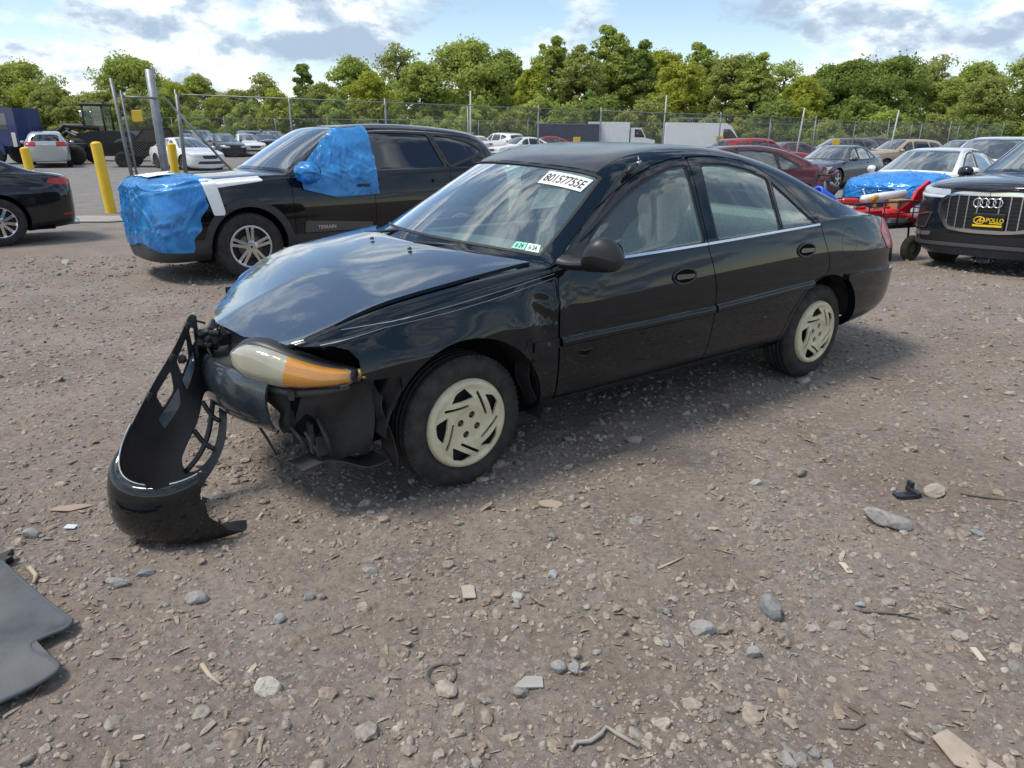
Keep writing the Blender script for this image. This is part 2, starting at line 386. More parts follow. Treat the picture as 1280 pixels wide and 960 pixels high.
# ------------------------------------------------------------------ ground
def ground_mat():
    m = bpy.data.materials.new('gravel_dirt'); m.use_nodes = True; t = m.node_tree; b = t.nodes['Principled BSDF']; N = t.nodes.new
    b.inputs['Roughness'].default_value = 0.92; b.inputs['Specular IOR Level'].default_value = 0.2
    tcn = N('ShaderNodeTexCoord'); src = tcn.outputs['Object']
    def noise(sc, det=6, ro=.6, di=0.0):
        n = N('ShaderNodeTexNoise'); n.inputs['Scale'].default_value = sc; n.inputs['Detail'].default_value = det; n.inputs['Roughness'].default_value = ro; n.inputs['Distortion'].default_value = di
        t.links.new(src, n.inputs['Vector']); return n.outputs['Fac']
    def ramp(f, stops):
        n = N('ShaderNodeValToRGB'); el = n.color_ramp.elements
        while len(el) < len(stops): el.new(.5)
        for e, (p, c) in zip(el, stops): e.position = p; e.color = (*c, 1)
        t.links.new(f, n.inputs[0]); return n.outputs[0]
    def mix(f, a, c, mode='MIX'):
        n = N('ShaderNodeMix'); n.data_type = 'RGBA'; n.blend_type = mode
        for i, q in ((0, f), (6, a), (7, c)):
            if isinstance(q, (int, float)): n.inputs[i].default_value = q
            elif isinstance(q, tuple): n.inputs[i].default_value = (*q, 1)
            else: t.links.new(q, n.inputs[i])
        return n.outputs[2]
    dirt = ramp(noise(1.3, 7, .62, .4), [(.30, (.188, .152, .125)), (.48, (.234, .194, .163)), (.62, (.268, .226, .193)), (.8, (.296, .257, .225))])
    fine = ramp(noise(38, 8, .72), [(.30, (.52, .52, .52)), (.50, (1.0, 1.0, 1.0)), (.72, (1.42, 1.40, 1.37))])
    base = mix(.85, dirt, fine, 'MULTIPLY')
    vo = N('ShaderNodeTexVoronoi'); vo.inputs['Scale'].default_value = 62; vo.inputs['Randomness'].default_value = 1; t.links.new(src, vo.inputs['Vector'])
    sepc = N('ShaderNodeSeparateColor'); t.links.new(vo.outputs['Color'], sepc.inputs[0])
    chipc = ramp(sepc.outputs[0], [(.0, (.13, .115, .10)), (.5, (.24, .215, .19)), (.85, (.34, .32, .295)), (1, (.40, .36, .31))])
    chipm = N('ShaderNodeMapRange'); chipm.inputs[1].default_value = .52; chipm.inputs[2].default_value = .56; t.links.new(sepc.outputs[1], chipm.inputs[0])
    gm = N('ShaderNodeMath'); gm.operation = 'MULTIPLY'; gr = N('ShaderNodeMapRange'); gr.inputs[1].default_value = .42; gr.inputs[2].default_value = .60; t.links.new(noise(2.3, 5), gr.inputs[0])
    t.links.new(chipm.outputs[0], gm.inputs[0]); t.links.new(gr.outputs[0], gm.inputs[1])
    gk = N('ShaderNodeMath'); gk.operation = 'MULTIPLY'; gk.inputs[1].default_value = .7; t.links.new(gm.outputs[0], gk.inputs[0])
    col = mix(gk.outputs[0], base, chipc)
    # damp dark blotches and old oil stains
    st = N('ShaderNodeMapRange'); st.inputs[1].default_value = .60; st.inputs[2].default_value = .74; st.inputs[4].default_value = .28; t.links.new(noise(.9, 5, .55, .8), st.inputs[0])
    col = mix(st.outputs[0], col, (.085, .070, .060))
    # worn asphalt further into the yard
    sx = N('ShaderNodeSeparateXYZ'); t.links.new(src, sx.inputs[0])
    ff = N('ShaderNodeMapRange'); ff.inputs[1].default_value = 9.5; ff.inputs[2].default_value = 17; t.links.new(sx.outputs[1], ff.inputs[0])
    fn = N('ShaderNodeMath'); fn.operation = 'MULTIPLY'; fn.use_clamp = True; fr = N('ShaderNodeMapRange'); fr.inputs[1].default_value = .35; fr.inputs[2].default_value = .6; fr.inputs[3].default_value = .5; fr.inputs[4].default_value = 1.1; t.links.new(noise(.5, 5), fr.inputs[0])
    t.links.new(ff.outputs[0], fn.inputs[0]); t.links.new(fr.outputs[0], fn.inputs[1])
    asp = ramp(noise(3.0, 8, .7), [(.3, (.165, .155, .148)), (.7, (.255, .243, .232))])
    col = mix(fn.outputs[0], col, asp)
    t.links.new(col, b.inputs['Base Color'])
    ad = N('ShaderNodeMath'); ad.operation = 'MULTIPLY_ADD'; ad.inputs[1].default_value = .5; t.links.new(noise(70, 9, .75), ad.inputs[0]); t.links.new(noise(14, 8, .65), ad.inputs[2])
    vd = N('ShaderNodeMath'); vd.operation = 'MULTIPLY_ADD'; vd.inputs[1].default_value = .35; t.links.new(gm.outputs[0], vd.inputs[0]); t.links.new(ad.outputs[0], vd.inputs[2])
    bn = N('ShaderNodeBump'); bn.inputs['Strength'].default_value = .9; bn.inputs['Distance'].default_value = .022; t.links.new(vd.outputs[0], bn.inputs['Height']); t.links.new(bn.outputs[0], b.inputs['Normal'])
    return m
def relief(x, y):
    near = np.clip((9 - y) / 5, 0, 1)
    return near * (.012 * fbm(x * 1.1, y * 1.1, 3, 11) + .006 * fbm(x * 6, y * 6, 3, 5)) + near * .0035 * fbm(x * 28, y * 28, 2, 9)
def gtop(x, y): return gz(x, y) + relief(np.asarray(x, float), np.asarray(y, float))
yy = .7 * np.exp(np.linspace(0, math.log(900 / .7), 640)); ss = np.linspace(-1.25, 1.25, 520)
YY, SS = np.meshgrid(yy, ss, indexing='ij'); XX = SS * (YY + 1.3)
Gm = grid(np.stack([XX, YY, gtop(XX, YY)], 2), flip=True)
xs2 = np.array([-900, -300, -100, -40, -20, -8, 0, 8, 20, 40, 100, 300, 900.]); ys2 = np.array([-600, -200, -60, -20, -6, 0, .9, 3, 8, 20, 60, 200, 900.])
X2, Y2 = np.meshgrid(xs2, ys2, indexing='ij'); G2 = grid(np.stack([X2, Y2, gz(X2, Y2) - .07], 2))
gnd = put('ground', np.concatenate([Gm['V'], G2['V']]), [np.concatenate([Gm['T'], G2['T'] + len(Gm['V'])])], ground_mat()); gnd['kind'] = 'structure'
if gnd.data.polygons[0].normal.z < 0: gnd.data.flip_normals()

# ------------------------------------------------------------------ chain-link fencing
GALV = mat('galvanised_steel', (.20, .215, .225), .5, metal=.45, var=(6, .25))
WIRE = mat('fence_wire', (.20, .21, .215), .5, metal=.5)
def wires(b_, p0, p1, z0a, z0b, h, pitch, r):
    """crossed diagonal wires between two ends"""
    p0, p1 = np.array(p0, float), np.array(p1, float); L = np.linalg.norm(p1 - p0); d = (p1 - p0) / L; nrm = np.array([-d[1], d[0]])
    V, F = [], []
    n = int(L / pitch)
    for sgn in (1, -1):
        for i in range(-int(h / pitch), n + int(h / pitch) + 1):
            s0 = i * pitch; s1 = s0 + h * sgn; a0, a1 = (s0, 0.0), (s1, h)
            # clip along the run
            ts = [0.0, 1.0]
            if s1 != s0:
                ta, tb = sorted(((0 - s0) / (s1 - s0), (L - s0) / (s1 - s0))); ts = [max(0, ta), min(1, tb)]
            if ts[1] - ts[0] < .02: continue
            k = len(V)
            for t in ts:
                s_ = s0 + (s1 - s0) * t; z = h * t + z0a + (z0b - z0a) * s_ / L; c = p0 + d * s_
                for q in range(3):
                    a = q * 2.094; V.append((c[0] + nrm[0] * r * math.cos(a) + d[0] * r * .7 * math.sin(a), c[1] + nrm[1] * r * math.cos(a) + d[1] * r * .7 * math.sin(a), z + r * .7 * math.sin(a)))
            F += [(k, k + 1, k + 4, k + 3), (k + 1, k + 2, k + 5, k + 4), (k + 2, k, k + 3, k + 5)]
    b_.add(V, F)
def fence(name, pts, h, label, post_r=.03, pitch=.075, r=.0028, over=.12, step=3.0, rail=True, mid=False):
    f = empty(name, (pts[0][0], pts[0][1], float(gz(*pts[0]))), 0, label, 'fence'); o = np.array([pts[0][0], pts[0][1], float(gz(*pts[0]))])
    mb = B(); rb = B()
    for (a, c) in zip(pts[:-1], pts[1:]):
        a, c = np.array(a, float), np.array(c, float); L = np.linalg.norm(c - a); n = max(1, round(L / step))
        for i in range(n + 1):
            p = a + (c - a) * i / n; z = float(gz(*p)); lean = rng.normal(0, .012, 2)
            b = B(); b.tube([(p[0] - o[0], p[1] - o[1], z - .1 - o[2]), (p[0] - o[0] + lean[0] * h, p[1] - o[1] + lean[1] * h, z + h + over * (i % 2 == 0) - o[2])], post_r, 8); b.build('post', GALV, f)
        wires(mb, a - o[:2], c - o[:2], float(gz(*a)) - o[2] + .05, float(gz(*c)) - o[2] + .05, h - .08, pitch, r)
        for zz in ([h] if rail else []) + ([h * .5] if mid else []): rb.tube([(a[0] - o[0], a[1] - o[1], float(gz(*a)) + zz - o[2]), (c[0] - o[0], c[1] - o[1], float(gz(*c)) + zz - o[2])], .018, 6)
    tag(mb.build('wire_mesh', WIRE, f), kind='stuff'); rb.build('top_rail', GALV, f); return f
fence('chain_link_fence', [(-8.6, 19.6), (3.2, 28.5), (14.2, 36.0)], 2.55, 'grey chain link fence running behind the black wrapped suv', pitch=.085)
fence('chain_link_fence', [(14.2, 36.0), (30, 47)], 2.45, 'chain link fence behind the parked cars at the right', pitch=.11, r=.0035)
fence('chain_link_fence', [(-30, 58), (36, 62)], 2.5, 'distant chain link fence along the foot of the tree line', step=4, pitch=.16, r=.005)
# gate: tall pale post, leaning framed leaf with its own mesh, brace
pg = (-8.85, 19.0); zg = float(gz(*pg))
b = B(); b.tube([(0, 0, -.2), (-.05, 0, 3.08)], .10, 12); q = b.build('gate_post', mat('weathered_grey_post', (.27, .29, .32), .5, metal=.4, var=(4, .3)), None); q.location = (*pg, zg); tag(q, 'thick tall grey steel gate post beside the wire gate', 'post')
gl = empty('wire_gate', (-9.55, 18.7, float(gz(-9.55, 18.7))), 0, 'narrow chain link gate leaf with double rusty edge tubes', 'gate')
b = B(); b.tube([(0, 0, .05), (-.16, 0, 2.85)], .045, 8); b.build('frame_tube', GALV, gl)
b = B(); b.tube([(.11, .02, .05), (.02, .02, 2.55)], .03, 8); b.build('frame_tube', GALV, gl)
b = B(); b.tube([(-.12, 0, 2.45), (.80, .2, 2.42)], .025, 8); b.build('frame_rail', GALV, gl)
for z in np.linspace(.3, 2.5, 12):
    b = B(); b.tube([(-.02 - .05 * z, -.01, z), (.10 - .03 * z, .03, z)], .012, 6); b.build('tie_band', GALV, gl)
mb = B(); wires(mb, (0, 0), (.85, .25), .1, .1, 2.3, .07, .003); tag(mb.build('wire_mesh', WIRE, gl), kind='stuff')
br = B(); br.tube([(0, 0, 2.45), (1.45, .6, .45)], .03, 8); q = br.build('fence_brace', GALV); q.location = (-8.7, 19.15, zg); tag(q, 'sloping steel brace tube running down from the gate post', 'brace')
b = B(); b.tube([(0, 0, 0), (.05, 0, 2.55)], .05, 8); q = b.build('fence_post', GALV); q.location = (-8.62, 19.6, zg); tag(q, 'slim fence post just right of the thick gate post', 'post')
b = B(); b.tube([(0, 0, -.1), (-.12, 0, 2.6)], .06, 8); q = b.build('fence_post', GALV); q.location = (-12.15, 17.4, float(gz(-12, 17.4))); tag(q, 'pale fence post at the left edge behind the dark sedan', 'post')

# ------------------------------------------------------------------ yellow bollards
YEL = mat('yellow_sleeve', (.72, .46, .012), .45, var=(3, .08), dust=(5, .15, (.3, .22, .05)))
def bollard(x, y, h, r, label, lean=0.0):
    o = empty('bollard', (x, y, float(gz(x, y)) - .02), 0, label, 'bollard', 'yellow bollards by the gate'); o.rotation_euler = (0, lean, 0)
    b = B(); b.lathe([(r * 1.02, 0), (r * 1.02, .02), (r, .03), (r, h - .02), (r * .96, h)], 'z', 24); b.build('sleeve', YEL, o)
    b = B(); b.lathe([(r * .96, h - .001), (r * .6, h + .03), (0, h + .04)], 'z', 24); b.build('cap', YEL, o)
    return o
bollard(-8.50, 15.5, 1.42, .105, 'tall yellow bollard standing in front of the blue wrapped suv', R(-3))
bollard(-15.2, 23.5, 1.15, .13, 'shorter yellow bollard behind the trunk of the dark sedan', R(-3))
bollard(-9.25, 20.4, 1.35, .11, 'yellow bollard seen through the wire gate, right of the thick post', 0)
# broken earth round the tall bollard and concrete strip beside it
b = B(); b.prism([(-10.2, 13.5), (-7.6, 13.7), (-6.6, 14.7), (-8.6, 14.75)], 0, .012, 'z'); q = b.build('concrete_apron', mat('worn_concrete', (.30, .285, .265), .9, var=(2, .15), bump=(30, .3, .01))); 
for v in q.data.vertices: v.co.z += float(gz(v.co.x, v.co.y)) + .012
tag(q, kind='structure')
# tall thin poles
for x, y, h, lab in ((-2.1, 36, 3.6, 'tall thin white pole rising behind the black suv roof'), (8.0, 41, 3.7, 'tall thin pole in front of the white work van'), (13.2, 35.5, 3.0, 'thin pole between the maroon car and the grey sedan'), (18.8, 38.0, 3.0, 'thin leaning pole above the roof of the white sedan')):
    b = B(); b.tube([(0, 0, -.1), (.04 if x < 10 else .16, 0, h)], [.045, .035], 8); q = b.build('pole', mat('white_pole', (.42, .43, .43), .5)); q.location = (x, y, float(gz(x, y))); tag(q, lab, 'pole')

# ------------------------------------------------------------------ trees
def leaf_mat(name, c1, c2, tr=.45):
    m = bpy.data.materials.new(name); m.use_nodes = True; t = m.node_tree; t.nodes.clear(); N = t.nodes.new
    tcn = N('ShaderNodeTexCoord'); n = N('ShaderNodeTexNoise'); n.inputs['Scale'].default_value = .55; n.inputs['Detail'].default_value = 5; t.links.new(tcn.outputs['Object'], n.inputs['Vector'])
    n2 = N('ShaderNodeTexNoise'); n2.inputs['Scale'].default_value = 6; t.links.new(tcn.outputs['Object'], n2.inputs['Vector'])
    ad = N('ShaderNodeMath'); ad.operation = 'MULTIPLY_ADD'; ad.inputs[1].default_value = .5; t.links.new(n2.outputs['Fac'], ad.inputs[0]); t.links.new(n.outputs['Fac'], ad.inputs[2])
    rp = N('ShaderNodeValToRGB'); rp.color_ramp.elements[0].position = .55; rp.color_ramp.elements[1].position = 1.0 - .1
    rp.color_ramp.elements[0].color = (*c1, 1); rp.color_ramp.elements[1].color = (*c2, 1); t.links.new(ad.outputs[0], rp.inputs[0])
    d = N('ShaderNodeBsdfDiffuse'); tl = N('ShaderNodeBsdfTranslucent'); mx_ = N('ShaderNodeMixShader'); mx_.inputs[0].default_value = tr
    t.links.new(rp.outputs[0], d.inputs[0]); t.links.new(rp.outputs[0], tl.inputs[0]); t.links.new(d.outputs[0], mx_.inputs[1]); t.links.new(tl.outputs[0], mx_.inputs[2])
    o = N('ShaderNodeOutputMaterial'); t.links.new(mx_.outputs[0], o.inputs[0]); return m
LEAF = {'mid': leaf_mat('leaf_mid_green', (.24, .32, .07), (.46, .52, .14)), 'dark': leaf_mat('leaf_dark_green', (.16, .235, .06), (.31, .38, .10)),
        'yellow': leaf_mat('leaf_yellow_green', (.27, .32, .045), (.48, .50, .09)), 'rust': leaf_mat('leaf_rusty', (.24, .19, .06), (.38, .30, .10)), 'olive': leaf_mat('leaf_olive', (.24, .28, .08), (.42, .45, .14))}
BARK = mat('bark', (.085, .068, .052), .9, var=(5, .3), bump=(12, .6, .05))
def tree_meshes(seed, H, W, base, n_cl, per, leaf, tall=1.0):
    """trunk with limbs, and a crown of leaf cards gathered in clumps"""
    r = np.random.default_rng(seed); b = B()
    pts = [(0, 0, -.3)]; x = y = 0
    for k in range(1, 7):
        x += r.normal(0, .10); y += r.normal(0, .10); pts.append((x, y, H * .86 * k / 6))
    b.tube(pts, np.linspace(H * .020, H * .004, 7), 8); cl = []
    for i in range(n_cl):
        u = r.uniform(0, 1) ** .8; z = base + (H - base) * u; prof = math.sin(math.pi * min(1, (.16 + .80 * u)) ** tall) ** .75
        a = r.uniform(0, 2 * math.pi); q = W * prof * math.sqrt(r.uniform(.10, 1)) * r.uniform(.75, 1.12); c = np.array([q * math.cos(a), q * math.sin(a), z + r.normal(0, .25)]); cl.append((c, r.uniform(.35, 1.2) * W * .30))
        if i % 3 == 0:
            zz = max(.15 * H, z - r.uniform(.1, .25) * H); k = min(6, zz / (H * .86) * 6); j = int(k); p = np.array(pts[j]) + (np.array(pts[min(j + 1, 6)]) - np.array(pts[j])) * (k - j)
            mid = (p + c) / 2 + np.array([0, 0, .1 * H * .3]); b.tube([p, mid, c], [H * .007, H * .005, H * .002], 5, False)
    V, F = [], []
    for c, rad in cl:
        n = int(per * r.uniform(.6, 1.3)); d = r.normal(0, 1, (n, 3)); d /= np.linalg.norm(d, axis=1, keepdims=True); rr = rad * r.uniform(.35, 1.0, (n, 1)) ** .6
        P = c + d * rr * np.array([1, 1, .72]); nr = d + r.normal(0, .7, (n, 3)) + np.array([0, 0, .3]); nr /= np.linalg.norm(nr, axis=1, keepdims=True)
        t1 = np.cross(nr, r.normal(0, 1, (n, 3))); t1 /= np.linalg.norm(t1, axis=1, keepdims=True); t2 = np.cross(nr, t1); s_ = leaf * r.uniform(.4, 1.6, (n, 1))
        V.append(np.stack([P - t1 * s_, P + t2 * s_ * .55, P + t1 * s_, P - t2 * s_ * .55], 1).reshape(-1, 3))
    V = np.concatenate(V); F = np.arange(len(V)).reshape(-1, 4)
    bm_ = b.build('trunk', BARK); tm = bm_.data; bpy.data.objects.remove(bm_)
    return tm, mesh_np('crown', V, [F], False)
KIND = {'round': tree_meshes(1, 11, 4.0, 1.6, 140, 150, .165), 'broad': tree_meshes(2, 11, 5.3, 2.0, 180, 150, .17), 'tall': tree_meshes(3, 12, 3.0, 1.4, 135, 150, .16, .9), 'loose': tree_meshes(4, 11, 3.6, 2.2, 75, 100, .155), 'column': tree_meshes(5, 11, 2.2, .8, 100, 130, .16, .8), 'bush': tree_meshes(6, 4.6, 2.7, .3, 80, 120, .14), 'bush2': tree_meshes(7, 5.4, 2.2, .4, 72, 110, .14)}
def tree(x, y, kind, col, h, label, w=1.0, grp='trees along the back of the yard'):
    H0 = {'round': 11, 'broad': 11, 'tall': 12, 'loose': 11, 'column': 11, 'bush': 4.6, 'bush2': 5.4}[kind]; tm, cm = KIND[kind]
    nm = 'bush' if kind.startswith('bush') else 'tree'
    o = empty(nm, (x, y, float(gz(x, y))), rng.uniform(0, 6.28), label, nm, grp); s_ = h / H0; o.scale = (s_ * w, s_ * w, s_)
    t = bpy.data.objects.new('trunk', tm); COL.objects.link(t); t.parent = o
    c = bpy.data.objects.new('crown', cm); COL.objects.link(c); c.parent = o
    if not cm.materials: cm.materials.append(LEAF['mid'])
    c.material_slots[0].link = 'OBJECT'; c.material_slots[0].material = LEAF[col]
    return o
def tpx(u, top, D, kind, col, label, w=1.0, grp='trees along the back of the yard'):
    """tree on the bearing of image column u at distance D, its height from the photograph's skyline"""
    x = (u - 640) / 898.56 * D * 1.045; e = (163 + .0097 * (u - 640) - top) / 898.56 * D * .995
    z0 = float(gz(x, D)); tree(x, D, kind, col, (e + CAM_H - z0) * .875, label, w * 1.12, grp)
TREES = [
 (-60, 92, 80, 'round', 'mid'), (12, 98, 82, 'broad', 'olive'), (52, 93, 88, 'round', 'dark'), (95, 84, 84, 'broad', 'mid'), (70, 118, 70, 'bush2', 'rust'), (128, 112, 78, 'round', 'olive'), (165, 118, 84, 'loose', 'olive'),
 (218, 78, 82, 'broad', 'mid'), (262, 108, 72, 'round', 'yellow'), (288, 99, 84, 'round', 'mid'), (330, 116, 76, 'round', 'olive'), (362, 96, 88, 'loose', 'olive'), (405, 84, 84, 'column', 'dark'), (425, 108, 74, 'round', 'olive'), (462, 79, 80, 'round', 'mid'), (480, 96, 70, 'round', 'yellow'),
 (512, 64, 90, 'loose', 'olive'), (535, 84, 76, 'round', 'mid'), (588, 60, 80, 'broad', 'mid'), (628, 72, 82, 'round', 'dark'), (660, 84, 74, 'tall', 'yellow'), (682, 54, 86, 'tall', 'mid'), (712, 62, 78, 'tall', 'olive'), (746, 41, 84, 'tall', 'mid'), (776, 58, 82, 'tall', 'dark'),
 (800, 72, 88, 'round', 'yellow'), (822, 84, 72, 'round', 'yellow'), (845, 60, 86, 'tall', 'mid'), (885, 76, 82, 'round', 'olive'), (905, 72, 80, 'tall', 'mid'), (935, 82, 84, 'loose', 'mid'), (960, 100, 74, 'round', 'yellow'), (985, 88, 86, 'round', 'dark'),
 (1012, 82, 84, 'broad', 'dark'), (1058, 78, 82, 'broad', 'dark'), (1100, 76, 88, 'loose', 'olive'), (1120, 104, 80, 'round', 'mid'), (1150, 84, 84, 'round', 'mid'), (1165, 100, 74, 'round', 'olive'), (1205, 72, 86, 'loose', 'mid'), (1225, 92, 80, 'round', 'dark'), (1262, 98, 82, 'round', 'mid'), (1310, 84, 86, 'broad', 'mid'), (1360, 90, 84, 'round', 'olive'), (-110, 88, 86, 'broad', 'mid')]
CW = {'mid': 'mid green', 'dark': 'dark green', 'yellow': 'yellow green', 'rust': 'rusty brown leaved', 'olive': 'olive green'}
KW = {'round': 'rounded tree', 'broad': 'broad crowned tree', 'tall': 'tall upright tree', 'loose': 'loose airy tree', 'column': 'narrow column shaped tree', 'bush2': 'tree', 'bush': 'bush'}
def where(u):
    for lim, w in ((30, 'at the left edge above the blue truck cab'), (110, 'above the loader at the left'), (180, 'behind the wire gate'), (250, 'right behind the thick gate post'), (320, 'above the sloping fence brace'), (400, 'above the windshield of the black suv'), (470, 'above the wrapped side window of the black suv'), (545, 'above the black suv roof'), (610, 'above the tail of the black suv'), (680, 'above the sedan windshield'), (760, 'in the tallest stand'), (830, 'above the white box truck'), (880, 'above the white work van'), (940, 'right of the white work van'), (1000, 'above the maroon car'), (1070, 'above the grey sedan'), (1140, 'above the white wrapped sedan'), (1220, 'above the white suv at the right'), (9999, 'at the right edge of the tree line')):
        if u < lim: return w
seen = {}
for i, (u, top, D, k, c) in enumerate(TREES):
    lb = '%s %s %s' % (CW[c], KW[k], where(u)); seen[lb] = seen.get(lb, 0) + 1
    if seen[lb] > 1: lb += ', further right'
    tpx(u, top, D, k, c, lb)
# scrub along the foot of the wood
_bc = {}
def bump_count(k):
    return _bc[k] - 1
for i, u in enumerate(np.linspace(-80, 1380, 46)):
    c = ['olive', 'mid', 'yellow', 'dark', 'mid', 'olive'][rng.integers(6)]; _k = '%s%s' % (c, where(u)); _bc[_k] = _bc.get(_k, 0) + 1; bump_count.last = _bc[_k] > 1; D = rng.uniform(64, 70); x = (u - 640) / 898.56 * D * 1.045
    tree(x, D, 'bush' if i % 2 else 'bush2', c, rng.uniform(2.6, 4.6) if u > 180 else rng.uniform(3.4, 5.4), '%s scrub bush %s%s' % (CW[c], where(u), ', ' + ['', 'second', 'third', 'fourth', 'fifth'][_bc[_k] - 1] + ' one' if _bc[_k] > 1 else ''), 1.1, 'scrub at the foot of the trees')
# bare dead stem at far right
b = B(); b.tube([(0, 0, 0), (.1, 0, 5), (-.1, 0, 11.5)], [.14, .09, .02], 6); b.tube([(.05, 0, 7.0), (.9, 0, 8.6)], [.05, .01], 5); b.tube([(0, 0, 8.2), (-.8, 0, 9.8)], [.04, .01], 5); q = b.build('dead_tree', BARK); q.location = (57.5, 79, float(gz(57, 79))); tag(q, 'bare dead stem standing above the trees at far right', 'tree')
# ------------------------------------------------------------------ car building kit
def car_net(st, under=0.07):
    """st: stations (xs, xc, w, zb, zbelt, ybelt, yrail, zrail, zctr) from nose to tail -> control net, both sides"""
    net = []
    for (xs, xc, w, zb, zt, yb, yr, zr, zc) in st:
        h = zt - zb; row = []
        row.append((xs, max(w - 0.17, w * 0.5), zb - under)); row.append((xs, max(w - 0.05, w * 0.85), zb))
        row.append((xs, w * 0.987, zb + 0.17 * h)); row.append((xs, w, zb + 0.46 * h)); row.append((xs, w - 0.007 * (w > 0.1), zb + 0.74 * h)); row.append((xs, yb, zt))
        for k, bulge in ((0.14, 0.010), (0.56, 0.016)):
            row.append((xs, yb + (yr - yb) * k + bulge * (zr - zt) / 0.4, zt + (zr - zt) * k))
        row.append((xs, yr, zr)); row.append((xs + (xc - xs) * 0.72, yr * 0.55, zr + (zc - zr) * 0.80)); row.append((xc, 0, zc))
        net.append(row + [(x, -y, z) for x, y, z in row[-2::-1]])
    return np.array(net)
def shell(st, nu=240, nv=161, **k):
    m = bsurf(car_net(st, **k), nu, nv); return m
VV = lambda m: np.minimum(m['A'][:, 1], 20 - m['A'][:, 1])       # row position, 0 sill .. 10 centre line
AX = lambda m: np.abs(m['V'][:, 1])
X = lambda m: m['V'][:, 0]
Z = lambda m: m['V'][:, 2]
U = lambda m: m['A'][:, 0]
def side(poly, r=None, vmax=8.2):
    """function: inside a side-view polygon, on the flanks only"""
    def f(m):
        d = psdf(X(m), Z(m), poly) if r is None else rsdf(X(m), Z(m), poly, r)
        return np.maximum(d, (VV(m) - vmax) * 0.1)
    return f
neg = lambda f, g=0.0: (lambda m: -f(m) + g)          # outside f, leaving a gap g
grow = lambda f, g: (lambda m: f(m) - g)
left = lambda m: -m['V'][:, 1]
right = lambda m: m['V'][:, 1]

RUBBER = mat('tyre_rubber', (0.022, 0.022, 0.023), 0.75, spec=0.3, dust=(14, 0.30, (0.16, 0.14, 0.12)), bump=(90, 0.15, 0.002))
BLACKP = mat('black_plastic', (0.018, 0.018, 0.02), 0.42, var=(20, 0.25))
DARK = mat('dark_inner', (0.006, 0.006, 0.007), 0.9, spec=0.1)
CHROME = mat('chrome', (0.75, 0.76, 0.78), 0.12, metal=1.0)
STEEL = mat('brushed_alloy', (0.52, 0.53, 0.55), 0.28, metal=1.0, var=(30, 0.12))
def tyre(name, parent, R_, rim, w, c, grooves=4, n=72, m=None):
    """tyre with shoulder blocks and circumferential grooves; c = centre of the outer face plane, +y outside"""
    hw = w / 2; pr = []
    # outer bead -> sidewall -> tread -> inner bead (offset along axle, outer side = 0)
    pr += [(rim * 0.97, -0.012), (rim + 0.004, -0.004), (rim + 0.016, 0.001), (rim + 0.3 * (R_ - rim), 0.004), (rim + 0.62 * (R_ - rim), 0.002), (R_ - 0.022, -0.007), (R_ - 0.008, -0.019), (R_ - 0.002, -0.03)]
    t0, t1 = -0.032, -w + 0.032; k = grooves
    for i in range(k):
        a = t0 + (t1 - t0) * (i + 0.5) / k; g = 0.0042
        pr += [(R_, a + g + 0.001), (R_ - 0.008, a + g), (R_ - 0.008, a - g), (R_, a - g - 0.001)]
    pr += [(R_ - 0.002, -w + 0.03), (R_ - 0.012, -w + 0.015), (rim + 0.3 * (R_ - rim), -w), (rim, -w + 0.01)]
    b = B(); b.lathe(pr, 'y', n, c)
    # shoulder blocks: thin slots cut as raised ribs
    for i in range(n):
        t = 2 * math.pi * i / n
        for (o0, o1) in ((-0.020, -0.032), (-w + 0.032, -w + 0.020)):
            M_ = Matrix.Translation(c) @ Matrix.Rotation(-t, 4, 'Y')
            b.box((R_ - 0.012, min(o0, o1), -math.pi * R_ / n * 0.62), (R_ - 0.0022, max(o0, o1), math.pi * R_ / n * 0.62), M_)
    return b.build(name, m or RUBBER, parent)

# ------------------------------------------------------------------ the dark green sedan
PAINT = mat('dark_green_paint', (0.0026, 0.0062, 0.0100), 0.30, coat=1.0, spec=0.0, coatr=0.012, dust=(5, 0.008, (0.12, 0.11, 0.10))); PAINT.node_tree.nodes['Principled BSDF'].inputs['Coat IOR'].default_value = 1.48
FADED = mat('faded_roof_paint', (0.020, 0.024, 0.028), 0.28, coat=0.5, coatr=0.16, var=(3, 0.35), dust=(3, 0.35, (0.14, 0.14, 0.135)))
SEAL = mat('window_seal_rubber', (0.010, 0.010, 0.011), 0.55)
GLASS_G = glass('green_tint_glass', (0.72, 0.90, 0.82), film=0.085, filmcol=(0.44, 0.56, 0.50))  # pale green film puts cloud reflection into the pane colour
GLASS_W = glass('windshield_glass', (0.62, 0.76, 0.72), film=0.10, filmcol=(0.42, 0.58, 0.64))  # light blue film paints sky reflection into the windshield
LINER = mat('headliner_fabric', (0.30, 0.31, 0.29), 0.95, spec=0.1)
SEATC = mat('seat_cloth', (0.27, 0.275, 0.26), 0.95, spec=0.1, var=(60, 0.2), bump=(250, 0.2, 0.002))
DASHC = mat('dashboard_vinyl', (0.17, 0.195, 0.19), 0.6, bump=(300, 0.2, 0.001))
CREAM = mat('cream_hubcap_plastic', (0.60, 0.55, 0.38), 0.36, var=(9, 0.12), dust=(16, 0.42, (0.33, 0.27, 0.18)))

